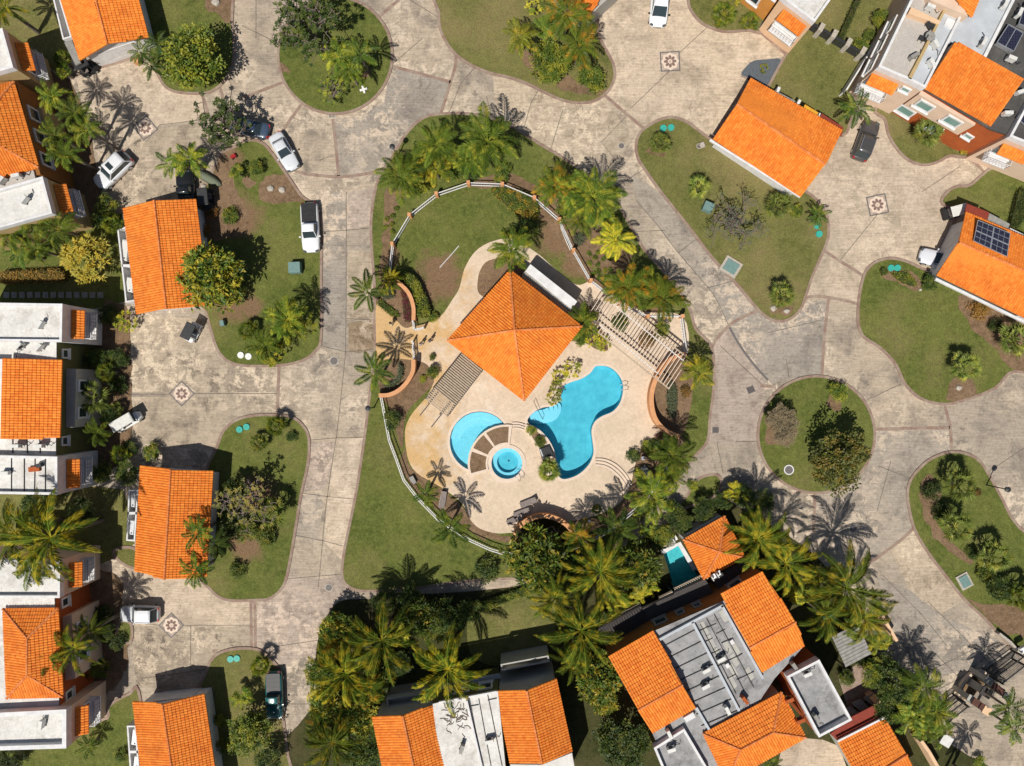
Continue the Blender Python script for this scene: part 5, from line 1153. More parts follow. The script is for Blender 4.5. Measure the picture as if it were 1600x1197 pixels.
def crown_royal(seed, n=11, L0=1.0, droop=.55, rise=.34, wl=.30, lw=.055, nl=24, lean=.62, inner=3):
    rng = random.Random(seed); mb = MB(); a0 = rng.random()*6.3
    for i in range(n):
        lay = i % 3
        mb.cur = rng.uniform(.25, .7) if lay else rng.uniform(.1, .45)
        frond(mb, a0+i*2.39996+rng.uniform(-.15,.15), L0*rng.uniform(.82,1.05)*(1 if lay < 2 else .85), rise*(.6+.4*lay)*rng.uniform(.7,1.2), droop*rng.uniform(.6,1.25)*(1.1-.25*lay), nl, wl, lw, lean, rng, rng.uniform(-.22,.22))
    for i in range(inner):
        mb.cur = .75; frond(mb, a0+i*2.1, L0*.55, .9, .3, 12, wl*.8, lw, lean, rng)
    return mb
def crown_fan(seed, n=21):
    rng = random.Random(seed); mb = MB()
    for i in range(n):
        az = i*2.39996+rng.uniform(-.2,.2); lay = i/n; el = .15+1.1*lay*rng.uniform(.8,1.1)
        d = Vector((math.cos(az)*math.cos(el), math.sin(az)*math.cos(el), math.sin(el)*.8)); c = d*rng.uniform(.42,.6)
        mb.cur = .6; mb.tube([Vector((0,0,0)), c], [.018, .012], 4, cap=False)
        side = d.cross(Vector((0,0,1))).normalized(); u = side.cross(d).normalized()
        g = rng.uniform(.25,.75)
        for k in range(13):
            a = (k-6)/6*1.35; mb.cur = min(1, max(0, g+rng.uniform(-.3,.3)))
            dd = (d*math.cos(a)+side*math.sin(a)+u*.10).normalized()
            add_leaf(mb, c, dd, u, .52*(1-.18*abs(a))*rng.uniform(.8,1.15), .058, rng.uniform(.2,.5))
    return mb
def crown_leafball(seed, nc=55, nl=34, leaf=.17, lw=.07, flat=.62, lump=.3, cl=.24, gaps=0.0, shell=.55):
    """irregular clumped crown inside a unit radius"""
    rng = random.Random(seed); mb = MB(); lobes = [(rng.uniform(0,6.3), rng.uniform(.6,1.15)) for _ in range(7)]
    cs = []
    while len(cs) < nc:
        az = rng.uniform(0,6.3); el = math.asin(rng.uniform(-.25,1)); r = (shell+(1-shell)*rng.random())
        rad = 1-lump*.5+lump*.5*sum(math.cos(az-a)*w*math.cos(3*el+i) for i, (a, w) in enumerate(lobes))/2.2
        if noise.noise(Vector((math.cos(az)*2+seed, math.sin(az)*2, el*2))) < gaps-.35: 
            if rng.random() < .8: continue
        r *= min(1.05, rad)-cl*.5
        cs.append((Vector((math.cos(az)*math.cos(el)*r, math.sin(az)*math.cos(el)*r, math.sin(el)*r*flat)), rng.uniform(.6,1.25)))
    for c, s in cs:
        tone = min(1, max(0, rng.gauss(.45,.22)))
        for k in range(int(nl*s)):
            v = Vector((rng.gauss(0,1), rng.gauss(0,1), rng.gauss(.25,.8))).normalized()
            p = c+Vector((v.x, v.y, v.z*.6))*cl*s*rng.random()**.5
            d = (v+Vector((rng.uniform(-.6,.6), rng.uniform(-.6,.6), rng.uniform(-.3,.5)))).normalized()
            mb.cur = min(1, max(0, tone+rng.uniform(-.28,.28)))
            add_leaf(mb, p, d, Vector((rng.uniform(-.5,.5), rng.uniform(-.5,.5), 1)), leaf*rng.uniform(.7,1.2), lw, rng.uniform(0,.5))
    return mb
def branches(mb, rng, p, d, L, r, depth, tips, spread=.75, up=.25, n=3):
    q = p+d*L; m = (p+q)/2+Vector((rng.uniform(-.06,.06), rng.uniform(-.06,.06), 0))*L
    mb.tube([p, m, q], [r, r*.85, r*.68], 5, cap=False)
    if depth == 0: tips.append((q, d)); return
    for k in range(n if rng.random() < .75 else n-1):
        v = Vector((rng.gauss(0,1), rng.gauss(0,1), rng.gauss(up,.6))).normalized()
        dd = (d*(1-spread)+v*spread).normalized(); dd.z = abs(dd.z)*.6+.05; dd.normalize()
        branches(mb, rng, q, dd, L*rng.uniform(.62,.9), r*.66, depth-1, tips, spread, up, n)
def crown_sparse(seed, depth=4, leaf=.10, lw=.035, per=11, cover=1.0, n=3):
    """open crown: bare forking limbs with leaf rosettes at the tips (unit radius)"""
    rng = random.Random(seed); wb = MB(); tips = []
    for k in range(5):
        a = k*1.26+rng.uniform(-.3,.3); branches(wb, rng, Vector((0,0,-.15)), Vector((math.cos(a)*.8, math.sin(a)*.8, .55)).normalized(), .34, .032, depth-1, tips, n=n)
    m = max(math.hypot(t.x, t.y) for t, _ in tips); s = 1/m
    wb.v = [(x*s, y*s, z*s) for x, y, z in wb.v]
    lb = MB()
    for t, d in tips:
        if rng.random() > cover: continue
        t = t*s; g = rng.uniform(.1,.8)
        for k in range(per):
            a = k*2.4; v = (Vector((math.cos(a), math.sin(a), rng.uniform(-.1,.7)))).normalized(); lb.cur = min(1, max(0, g+rng.uniform(-.2,.2)))
            add_leaf(lb, t+Vector((rng.gauss(0,.012), rng.gauss(0,.012), 0)), v, Vector((0,0,1)), leaf*rng.uniform(.7,1.2), lw, .2)
    return wb, lb
def crown_spiky(seed, n=46, up=.5, w=.07, L=1.0):
    rng = random.Random(seed); mb = MB()
    for i in range(n):
        az = i*2.39996; el = rng.uniform(.05, 1.2); mb.cur = rng.random()
        d = Vector((math.cos(az)*math.cos(el), math.sin(az)*math.cos(el), math.sin(el)*up)).normalized()
        add_leaf(mb, Vector((0,0,0)), d, Vector((0,0,1)), L*rng.uniform(.75,1.05), w, .25)
    return mb
def crown_areca(seed, n=26):
    rng = random.Random(seed); mb = MB()
    for i in range(n):
        az = rng.uniform(0,6.3); c0 = len(mb.v); mb.cur = rng.uniform(.2,.9); L = rng.uniform(.5,.8)
        frond(mb, az, L, rng.uniform(.5,.9), rng.uniform(.7,1.1), 16, .34, .06, .7, rng)
        ox, oy = rng.gauss(0,.18), rng.gauss(0,.18)
        for k in range(c0, len(mb.v)): x, y, z = mb.v[k]; mb.v[k] = (x+ox, y+oy, z*.8+rng.uniform(-.01,.01))
    return mb
def trunk_mesh(seed, r=.13, bend=.05, name='trunk', mat='trunk', rings=True):
    rng = random.Random(seed); mb = MB(); pts = []; rs = []
    bx, by = rng.uniform(-bend,bend), rng.uniform(-bend,bend)
    for i in range(13):
        t = i/12; pts.append(Vector((bx*math.sin(t*3.14), by*math.sin(t*3.14), t))); rs.append(r*(1.35-.5*t)*(1.06 if i % 2 else .97))
    # unit height: the radius is unscaled by building with z squeezed
    mb.tube(pts, rs, 8); return mb
PROTO = {}
def proto(kind, i, fn, mat):
    k = (kind, i)
    if k not in PROTO:
        mb = fn()
        me = bpy.data.meshes.new(kind+'_crown'); me.from_pydata(mb.v, [], mb.f)
        at = me.attributes.new('var', 'FLOAT', 'POINT'); at.data.foreach_set('value', mb.var)
        me.materials.append(mat); me.update(); PROTO[k] = me
    return PROTO[k]
def part(name, me, parent, loc=(0,0,0), scale=(1,1,1), rz=0, rx=0):
    o = bpy.data.objects.new(name, me); col.objects.link(o); o.parent = parent; o.location = loc; o.scale = scale; o.rotation_euler = (rx, 0, rz); return o
KINDS = { # kind: (object name, category, crown maker, leaf material, part name, variants, default height, trunk radius)
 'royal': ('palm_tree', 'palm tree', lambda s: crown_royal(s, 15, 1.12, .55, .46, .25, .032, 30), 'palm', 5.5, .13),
 'star':  ('palm_tree', 'palm tree', lambda s: crown_royal(s, 9, 1.08, .45, .32, .24, .045, 26, inner=1), 'dpalm', 6.0, .13),
 'yroyal':('palm_tree', 'palm tree', lambda s: crown_royal(s, 12, 1.1, .6, .40, .26, .040, 26), 'yellow', 4.0, .11),
 'oroyal':('palm_tree', 'palm tree', lambda s: crown_royal(s, 14, 1.12, .6, .42, .26, .036, 28), 'orange', 5.0, .12),
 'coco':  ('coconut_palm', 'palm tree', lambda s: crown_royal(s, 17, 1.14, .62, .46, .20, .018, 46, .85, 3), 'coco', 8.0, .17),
 'fan':   ('fan_palm', 'palm tree', crown_fan, 'fan', 2.2, .16),
 'dfan':  ('fan_palm', 'palm tree', crown_fan, 'mid', 2.0, .16),
 'areca': ('areca_palm', 'palm tree', crown_areca, 'yellow', 1.2, .05),
 'gareca':('areca_palm', 'palm tree', crown_areca, 'palm', 1.5, .05),
 'tree':  ('broadleaf_tree', 'tree', lambda s: crown_leafball(s, 75, 60, .085, .05, .6, .35, .20), 'mid', 3.0, .16),
 'dtree': ('broadleaf_tree', 'tree', lambda s: crown_leafball(s, 70, 60, .085, .05, .6, .4, .19, .1), 'dark', 3.0, .16),
 'mango': ('broadleaf_tree', 'tree', lambda s: crown_leafball(s, 90, 26, .17, .058, .6, .3, .17), 'mango', 3.2, .18),
 'autumn':('broadleaf_tree', 'tree', lambda s: crown_leafball(s, 65, 60, .075, .05, .55, .5, .17, .15), 'olive', 3.0, .16),
 'bush':  ('bush', 'bush', lambda s: crown_leafball(s, 40, 50, .12, .07, .7, .25, .26), 'mid', .45, .05),
 'dbush': ('bush', 'bush', lambda s: crown_leafball(s, 40, 50, .12, .07, .7, .25, .26), 'dark', .45, .05),
 'gbush': ('bush', 'bush', lambda s: crown_spikyball(s, 110), 'gold', .6, .05),
 'ybush': ('bush', 'bush', lambda s: crown_spikyball(s), 'yellow', .5, .05),
 'rbush': ('bush', 'bush', lambda s: crown_leafball(s, 34, 40, .12, .06, .6, .4, .24, .2), 'rusty', .4, .05),
 'pbush': ('bush', 'bush', lambda s: crown_leafball(s, 34, 40, .12, .06, .6, .4, .24, .1), 'purple', .3, .04),
 'grbush':('bush', 'bush', lambda s: crown_leafball(s, 38, 50, .12, .06, .6, .2, .25), 'grey', .4, .04),
 'agave': ('agave', 'plant', lambda s: crown_spiky(s, 40, .5, .10), 'grey', .25, .05),
 'tuft':  ('shrub', 'shrub', lambda s: crown_leafball(s, 14, 26, .3, .13, .8, .1, .4), 'mid', .15, .03),
}
def crown_spikyball(seed, nb=46):
    rng = random.Random(seed); mb = MB()
    for c in range(nb):
        az = rng.uniform(0,6.3); el = math.asin(rng.uniform(0,1)); r = rng.uniform(.55,.86); p = Vector((math.cos(az)*math.cos(el)*r, math.sin(az)*math.cos(el)*r, math.sin(el)*r*.7)); g = rng.uniform(.1,.9)
        for k in range(16):
            v = Vector((rng.gauss(0,1), rng.gauss(0,1), rng.gauss(.5,.7))).normalized(); v = (v+p.normalized()*.4).normalized(); mb.cur = min(1, max(0, g+rng.uniform(-.3,.3)))
            add_leaf(mb, p, v, Vector((0,0,1)), rng.uniform(.14,.24), .045, .25)
    return mb
TR = {}
def trunk_part(t, name, h, r, mat, v):
    k = (mat, v)
    if k not in TR:
        mb = trunk_mesh(v, 1.0, .0)
        me = bpy.data.meshes.new('trunk'); me.from_pydata(mb.v, [], mb.f); me.attributes.new('var', 'FLOAT', 'POINT'); me.materials.append(M[mat])
        me.polygons.foreach_set('use_smooth', [True]*len(me.polygons)); me.update(); TR[k] = me
    return part(name, TR[k], t, (0,0,-.05), (r, r, h+.05))
prng = random.Random(11); used_labels = set(); npl = [0]
def plant(kind, px, py, rpx, label, h=None, group=None, gz=0.1):
    nm, cat, fn, lm, h0, tr = KINDS[kind]
    h = h or h0; rm = rpx*S*(H-h)/H*(1.12 if 'palm' in nm else 1.04)
    assert label not in used_labels or group, label
    used_labels.add(label)
    c = W(px, py, gz+h); t = thing(nm, label, cat, (c.x, c.y, gz), prng.uniform(0, 6.28), group)
    v = npl[0] % 5; npl[0] += 1
    me = proto(kind, v, lambda: fn(v*17+5), LM[lm])
    me.name = nm+'_crown'
    bushy = nm in ('bush', 'shrub', 'agave')
    if nm != 'shrub': trunk_part(t, 'stem' if bushy else 'trunk', h, tr, 'bark' if 'tree' in kind or kind in ('mango','autumn') or bushy else 'trunk', v)
    if nm == 'shrub':
        part('foliage', me, t, (0,0,h), (rm, rm, rm))
    else: part('foliage' if bushy else 'crown', me, t, (0,0,h), (rm, rm, rm*(1 if not bushy else .9)))
    return t
def sparse(px, py, rpx, label, h=2.2, mat='mid', leaf=.1, lw=.035, per=11, cover=1.0, seed=1, depth=4, name='frangipani_tree', n=3, gz=.1):
    rm = rpx*S*(H-h)/H; c = W(px, py, gz+h); t = thing(name, label, 'tree', (c.x, c.y, gz), prng.uniform(0,6.28))
    wb, lb = crown_sparse(seed, depth, leaf, lw, per, cover, n)
    trunk_part(t, 'trunk', h*.92, .11, 'bark', 0)
    o = wb.build('branches', M['bark'], t, world=False); o.location = (0,0,h); o.scale = (rm,)*3
    o = lb.build('foliage', LM[mat], t, world=False); o.location = (0,0,h); o.scale = (rm,)*3
    return t
def hedge(pts, h, label, mat='mid', leaf=.16, dens=190, gz=.1, closed=True, name='hedge', cat='hedge', inset=.12):
    """clipped plant mass over an outline: leaves all through the upper shell, twiggy core below"""
    w = [Vector(p[:2]) for p in (WL(smooth(pts, 4), h) if closed else WL(pts, h))]
    c = sum(w, Vector((0,0)))/len(w); t = thing(name, label, cat, (c.x, c.y, gz)); rng = random.Random(len(used_labels)+int(pts[0][0]))
    used_labels.add(label)
    xs = [p.x for p in w]; ys = [p.y for p in w]; A = abs(area2(w))/2; mb = MB(); n = int(A*dens)+40; k = 0; tries = 0
    while k < n and tries < n*12:
        tries += 1
        x, y = rng.uniform(min(xs), max(xs)), rng.uniform(min(ys), max(ys))
        if not inside((x, y), w): continue
        nz = noise.noise(Vector((x*1.1, y*1.1, h))); 
        edge = not inside((x+.22*(1 if x > c.x else -1), y), w) or not inside((x, y+.22*(1 if y > c.y else -1)), w)
        z = gz+h*(rng.uniform(.15,.95) if edge else rng.uniform(.75,1.0))*(1+.12*nz)
        v = Vector((rng.gauss(0,1), rng.gauss(0,1), rng.gauss(.5,.8))).normalized(); mb.cur = min(1, max(0, .45+nz*.5+rng.uniform(-.3,.3)))
        add_leaf(mb, Vector((x, y, z)), v, Vector((rng.uniform(-.6,.6), rng.uniform(-.6,.6), 1)), leaf*rng.uniform(.7,1.3), leaf*.45, .2); k += 1
    mb.build('foliage', LM[mat], t)
    mb = MB(); core = offset(w, -inset); mb.prism([tuple(p) for p in core], gz, gz+h*.72); mb.build('core', M['ground'], t)
    return t
P_ = plant
# ---- around the top-left house and court
P_('royal',82,152,26,'upper left palm of the clump beside the tan house, top left', 5)
P_('royal',118,177,27,'outermost palm of the clump by the tan house, nearest the patterned court', 5.5)
P_('royal',137,205,26,'right-hand palm of the clump, above the white car', 5.5)
P_('royal',86,212,24,'palm of the clump against the tan house windows', 5)
P_('royal',104,241,27,'lowest palm of the clump, left of the white car', 5)
P_('dfan',99,92,15,'small green fan palm left of the top-left garage front', 1.6); P_('dfan',100,112,13,'second small fan palm below it, left of the garage front', 1.4)
P_('coco',8,12,32,'palm cut by the top left corner', 5)
P_('star',220,82,22,'small star-shaped palm right of the top-left garage door', 3.2); P_('star',247,68,22,'small palm between garage corner and round tree', 3.2); P_('star',236,103,20,'small palm at the court corner beside the round tree', 2.6)
P_('tree',300,92,58,'big round green tree right of the top-left garage', 3.4)
sparse(350,195,46,'open-branched tree over the dark blue car', 2.6, 'dark', .12, .05, 12, .9, 3)
P_('star',268,256,25,'small palm left of two above the black pickup', 3); P_('royal',297,250,28,'small palm right of two above the black pickup', 3.2)
P_('gareca',371,269,18,'light green bushy palm on the brown bed below the red toy', 1.2)
P_('bush',401,262,13,'bush added where a shadow partly lies, right of the light green palm', .8)  # added bush, stands where the dark patch is partly a shadow
P_('bush',361,337,16,'round green bush on the brown bed left of the lawn'); P_('rbush',331,332,13,'thin rusty bush beside the garage corner')
P_('mango',334,432,61,'big broad-leaved tree overhanging the garage roof', 3.6)
P_('bush',168,322,20,'dark bush against the lower end of the tan house',1.2); P_('dfan',176,350,18,'dark fan palm left of the garage with the big tree',1.6)
P_('dbush',160,345,20,'dark shaded bush between tan house and garage',.8)
P_('royal',60,345,30,'palm below the stained roof corner, first of the left edge clump',5); P_('royal',95,358,30,'palm of the left edge clump with leaning grey trunk',5)
P_('royal',18,365,30,'palm of the clump cut by the left edge',4.5); P_('royal',58,390,24,'middle palm of the left edge clump above the hedge',4); P_('star',34,395,26,'lower palm of the left edge clump',3.5)
P_('gbush',138,405,43,'large round golden bush left of the garage',1.8)
hedge([(-5,424),(50,421),(92,420),(96,438),(50,441),(-5,443)], 1.2, 'brownish clipped hedge along the yard at the left edge', 'rusty')
P_('ybush',196,503,20,'yellow-green spiky bush at the lower left garage corner',.8); P_('dbush',168,490,18,'dark bush above the yellow-green spiky bush',.6)
P_('dfan',166,582,17,'small fan palm beside the olive house, above the pale one'); P_('fan',143,622,31,'large pale fan palm in front of the olive house',2.4); P_('fan',180,642,15,'small yellowish fan palm beside the white golf cart',.8)
P_('royal',153,676,21,'green palm just left of the white golf cart',2.4); P_('dbush',185,600,16,'dark bush in the shade above the golf cart',.5); P_('dbush',205,700,13,'dark bush in the shade at the court edge',.5)
P_('bush',238,706,16,'green bush at the upper left garage corner, below the court',.7); P_('dfan',190,712,18,'pale dry bush in shade left of the garage',.8)
P_('coco',80,840,68,'tallest coconut palm, spreading over the gap between left edge houses',8.5); P_('coco',24,832,50,'coconut palm cut by the left edge',7); P_('dbush',100,755,20,'dark bush under the white striped wing',.5)
P_('royal',50,885,30,'palm fronds over the lower left white roof corner',7.2)
P_('star',309,831,27,'dark palm leaning over the right slope of the garage',4.6); P_('star',305,893,28,'dark palm at the lower right garage corner',4.4); P_('star',337,850,22,'palm right of the garage, beside the loose tree',3.5)
sparse(392,785,50,'loose open tree on the oval lawn right of the garage',2.2,'olive',.085,.035,10,.9,8); P_('fan',424,800,26,'pale fan palm beside the loose tree on the oval lawn',2)
P_('fan',405,692,16,'small yellow-green fan palm near the teal lids',.8); P_('dfan',431,666,18,'dark fan palm at the top of the oval lawn',1.4); P_('dbush',455,682,10,'small dark bush near the right kerb of the oval lawn',.3)
P_('bush',372,890,15,'low bush near the bottom of the oval lawn',.5); P_('dtree',372,765,22,'dark bushy tree top left of the loose tree',1.6); P_('bush',415,840,18,'green bush under the pale fan palm',.6)
P_('coco',115,1012,38,'yellow-green palm against the long hipped roof',6); P_('coco',143,985,28,'palm between the pink house and the white minivan',5); P_('dfan',156,1043,18,'small pale palm in the shade below the yellow-green ones',1.5)
P_('dbush',182,1003,15,'dark bush beside the small grass patch',.4); P_('dbush',160,960,18,'dark bush in shade left of the minivan',.6)
P_('dtree',20,1185,26,'dark tree at the bottom left corner',1.2); P_('star',140,1165,20,'small palm on the lawn below the pink house',1.5); P_('bush',190,1180,12,'small bush on the lawn beside the lowest garage',.4)
P_('gareca',380,1085,22,'light green bushy palm above the dark tree, bottom left lawn',1.4); P_('tree',392,1145,42,'dark green tree beside the teal pickup',2.6); P_('dfan',408,1040,18,'fan palm added in place of a shadow, top of the bottom left lawn',1.4); P_('bush',350,1165,16,'bush right of the lowest garage',.7); P_('dtree',420,1190,26,'dark tree at the bottom edge below the teal pickup',1.6); P_('bush',345,1125,13,'small bright bush against the lowest garage wall',.5)  # the dfan here is added, standing in for a palm-shaped shadow
# ---- oval lawn with the white pickup
P_('royal',450,500,32,'palm beside the road, upper of the group by the white lids',4.5); P_('royal',415,540,27,'palm of the group just above the white lids',4)
P_('ybush',477,508,23,'yellow spiky bush at the right of the palm group',1); P_('ybush',426,550,25,'yellow spiky bush under the palm by the white lids',1); P_('dfan',387,517,16,'dark fan palm at the left of the group',1.2); P_('bush',440,530,20,'green bush in the middle of the palm group',.8); P_('ybush',455,480,14,'small yellow bush at the top of the palm group',.6)
# ---- round lawn at the top
sparse(486,45,62,'large grey-branched open tree on the round lawn, top',3,'dark',.075,.03,12,.9,2,5); sparse(516,142,28,'small bare-branched tree at the bottom of the round lawn',1.4,'mid',.14,.05,8,.5,5,4)
P_('star',562,84,30,'palm at the right of the round lawn, tallest of three',4); P_('royal',527,90,26,'green palm at the middle of the round lawn',3.2); P_('royal',548,112,27,'palm above the white cross on the round lawn',3)
# ---- top centre lawn
P_('yroyal',812,60,30,'yellowish palm at the left of the top centre group',4); P_('oroyal',886,24,40,'big orange-tinged palm at the top edge beside the garage',5); P_('oroyal',905,72,34,'orange-tinged palm at the right of the top centre group',4.2); P_('ybush',835,10,17,'bright yellow bush at the top edge',1)
P_('gareca',848,45,24,'grey-green palm between two yellow palms, top centre',2.4); P_('tree',860,98,40,'wide dark bush-like tree below the top centre palms',1.4); P_('bush',922,124,25,'round dark green bush nearest the upper court',1.0)
P_('dfan',1130,24,22,'dark fan palm on the small top lawn, larger of two',1.6); P_('dfan',1171,35,16,'dark fan palm on the small top lawn, smaller of two',1.2); P_('ybush',1148,-2,13,'yellow bush at the top edge by the orange wall',.6); P_('ybush',1193,107,9,'small yellow-green plant on the slate gravel',.3)
# ---- top right yard and lawns
P_('star',1338,170,28,'palm beside the black car, in front of the peach house',3.2); P_('fan',1448,208,26,'round yellow-green fan palm below the rust-red wall',1.8); P_('ybush',1506,235,8,'tiny yellow plant at the foot of the peach wing',.3)
P_('tree',1376,28,17,'round green bush-tree behind the fence, top right',1.2); P_('bush',1344,72,15,'bush between the hedge and the tall house',.6); P_('bush',1358,55,11,'small bush beside the tall house wall',.5)
hedge([(1345,-20),(1356,-20),(1318,66),(1306,64)], 1.1, 'long thin dark hedge in the fenced garden, top right', 'dark', closed=False)
hedge([(1592,300),(1604,290),(1612,330),(1590,362),(1578,356)], 1.0, 'dark hedge at the right edge above the solar roof', 'dark', closed=False)
P_('fan',1031,225,19,'yellow-green fan palm nearest the two lids, big right lawn',1.2); P_('fan',1091,293,20,'round fan palm in the upper part of the big right lawn',1.4); P_('fan',1216,322,23,'fan palm by the wide garage corner',1.6); P_('bush',1244,330,12,'small dark bush right of the fan palm by the garage corner',.5); P_('star',1278,337,19,'small palm at the right end of the big lawn',1.8)
P_('fan',1220,462,23,'yellow fan palm between two white rocks, bottom of the lawn',1.5)
sparse(1143,350,54,'nearly leafless grey-brown tree on the big right lawn',2.2,'grey',.05,.022,5,.6,9,5,'bare_tree')
P_('fan',1507,573,25,'pale fan palm on the dark lawn at right',1.8); P_('fan',1582,530,29,'pale fan palm on the soil bed at the right edge',1.8); P_('rbush',1530,482,23,'rusty brown bush beside the solar roof garage'); P_('dbush',1455,441,16,'dark hedge-like bush under the white car',.6)
hedge([(1376,418),(1386,418),(1388,428),(1378,430)], .4, 'small round hedge left of two teal lids', 'mid'); hedge([(1394,426),(1412,424),(1425,430),(1434,446),(1420,446),(1402,437)], .4, 'low kidney-shaped hedge right of two teal lids', 'mid'); P_('dbush',1555,508,13,'dark bush on the soil bed at right',.5)
# ---- round lawn at right
sparse(1219,662,36,'dry bare bush-tree at the left of the right round lawn',1.2,'dry',.10,.02,8,.9,12,5,'bare_tree',4); P_('bush',1310,612,17,'small bush on bare soil, top of the right round lawn',.8); P_('autumn',1316,712,58,'large brownish-green tree overhanging the right round lawn',3.2)
# ---- lower right lawn
P_('fan',1497,757,29,'pale fan palm, uppermost of three on the lower right lawn',2); P_('fan',1491,823,29,'pale fan palm, middle of three on the lower right lawn',2); P_('fan',1551,869,28,'pale fan palm, lowest of three on the lower right lawn',2)
P_('dbush',1456,768,17,'dark bush left of the uppermost pale fan palm',.6); P_('dbush',1472,802,16,'dark bush left of the middle pale fan palm',.6); P_('rbush',1528,770,8,'tiny reddish shrub right of the uppermost fan palm',.2); P_('dbush',1520,865,12,'dark bush between two pale fan palms',.4)
P_('dtree',1560,918,27,'dark tree beside the grey-green vault lid',1.4); P_('dfan',1592,930,25,'dark green palm at the right edge near the dark tree',1.8)
# ---- compound, top
P_('royal',762,222,50,'largest palm at the top of the pool compound',5.5); P_('royal',682,226,36,'palm above the white fence, second from the left',4.8); P_('royal',627,278,38,'leftmost palm at the top of the compound, beside the street lamp',4.6); P_('yroyal',680,262,28,'yellowish palm between the two large top palms',3.6)
P_('bush',655,290,20,'green bush inside the fence corner, top left',1); P_('bush',706,266,22,'green bush behind the white fence, top',1); P_('dbush',738,262,22,'dark bush under the largest palm',.8); P_('bush',785,272,17,'green bush right under the largest palm',.7)
P_('oroyal',866,291,32,'yellow-tipped palm at the upper right of the fence',4); P_('royal',926,308,46,'big dark palm beside the road, right of the fence',5); P_('royal',905,342,30,'palm between the big dark one and the agave',3.4); P_('yroyal',962,375,32,'bright yellow palm on the road side of the fence',3.6); P_('agave',905,373,15,'spiky grey agave by the fence',.4)
P_('oroyal',980,450,38,'orange-tinged palm over the top of the pergola',4.6); P_('oroyal',1036,466,38,'orange-tinged palm at the right end of the fence',4.6); P_('royal',1012,445,26,'green palm between two orange-tinged ones',4)
P_('royal',799,388,34,'palm over the top corner of the pavilion roof',5.5); P_('dbush',822,360,20,'dark bush beside the path behind the pavilion',.8)
hedge([(766,293),(800,292),(830,303),(843,320),(838,342),(812,338),(790,320),(772,305)], .8, 'orange-tinged flower bed inside the fence', 'orange')
for x, y in [(920,397),(935,394),(947,395),(943,404),(921,411),(935,414),(946,423),(936,424),(954,422),(949,433),(937,434),(942,442),(930,402),(955,404),(928,428),(951,442)]:
    P_('tuft',x,y,4.6,'small round shrub in the dotted rows outside the fence', .12, 'round shrubs in rows by the fence')
for x, y in [(614,338),(612,350),(613,362),(620,326),(628,316),(602,355),(604,342)]:
    P_('tuft',x,y,4.6,'small low shrub in the strip outside the left fence', .12, 'low shrubs along the left fence')
# ---- compound, left entrance
P_('star',575,457,32,'palm over the road at the upper entrance planter',5.5); P_('star',586,580,32,'palm over the road at the lower entrance planter',5); P_('coco',610,437,20,'small palm at the end of the white fence',2.5)
hedge([(628,421),(645,428),(658,445),(668,470),(674,492),(662,497),(648,492),(644,470),(634,448),(622,430)], 1.3, 'thick curved hedge behind the upper entrance wall', 'mid')
hedge([(620,442),(632,450),(642,470),(643,500),(632,502),(628,480),(628,466)], .5, 'dark red planting inside the upper entrance wall', 'purple', name='flower_bed', cat='flower bed')
hedge([(603,447),(614,450),(617,462),(606,468),(596,462)], .6, 'grey-green mound in the upper entrance planter', 'grey'); hedge([(590,466),(600,470),(618,484),(626,494),(616,497),(600,486),(590,476)], .35, 'low green strip at the front of the upper entrance planter', 'orange')
hedge([(622,565),(630,575),(628,592),(615,604),(600,606),(600,598),(612,596),(620,586)], .7, 'grey-green curved hedge in the lower entrance planter', 'grey')
P_('dbush',611,656,17,'round dark bush inside the left fence',1.0); P_('bush',677,497,9,'bright green fern at the path corner',.5); P_('bush',677,582,12,'small dark shrub left of the striped loungers',.8); P_('bush',675,558,6,'tiny green plant on the terrace left of the slats',.4); P_('bush',661,592,7,'tiny yellowish plant on the soil by the terrace',.3)
# ---- terrace plants
P_('ybush',893,577,17,'yellow-green bush at the pool, upper of four',.8); P_('ybush',873,588,14,'yellow-green bush at the pool, second of four',.7); P_('ybush',869,604,13,'yellow-green bush at the pool, third of four',.7); P_('ybush',865,622,14,'yellow-green bush at the pool, lowest of four by the steps',.7)
P_('fan',857,735,20,'striking yellow-green fan palm beside the pool end and grill',1.3); P_('bush',830,673,9,'bush in the upper end of the curved planter',.3,gz=.4); P_('bush',843,690,10,'bush in the middle of the curved planter',.3,gz=.4)
P_('royal',910,505,28,'palm at the right corner of the pavilion roof',3); P_('ybush',925,528,16,'yellow flowering bush under the pergola slats',.7); P_('ybush',943,536,14,'yellow flowering bush at the pergola foot',.5); P_('bush',905,528,14,'green bush between pavilion and pergola',.6); P_('bush',1033,515,14,'small tree growing through the pergola',1.2); P_('bush',968,505,16,'green plants under the middle of the pergola',.4); P_('rbush',1012,530,18,'brownish plants in the pergola bed',.4)
P_('yroyal',1090,580,27,'yellow palm at the right-hand planter wall',3.4)
hedge([(1044,600),(1055,598),(1060,620),(1056,650),(1048,652),(1042,630)], .6, 'grey curved hedge in the right-hand planter', 'grey'); P_('rbush',1070,612,12,'reddish bush in the right-hand planter',.4)
P_('star',703,825,32,'palm on the lawn side of the lower left fence',4.5); P_('star',665,772,22,'thin palm beside the lone lounger, lower left',3.4)
P_('royal',1050,712,34,'palm on the lower right of the terrace, beside the walk',4.2); P_('royal',1018,773,40,'broad palm between terrace and walk, lower right',4.4); P_('star',965,826,33,'palm over the fence below the curved steps',4.8); P_('oroyal',905,838,26,'palm right of the semicircular planter',3.6); P_('dfan',932,795,9,'sparse small palm by the terrace edge',.8)
P_('bush',1012,700,13,'bush at the terrace corner beside the equipment',.6); P_('gareca',1010,830,17,'light bushy palm beside the walk',1.4); P_('dbush',1035,745,14,'dark bush below the right palm',.5); P_('dbush',990,712,12,'shaded bush at the terrace edge',.4)
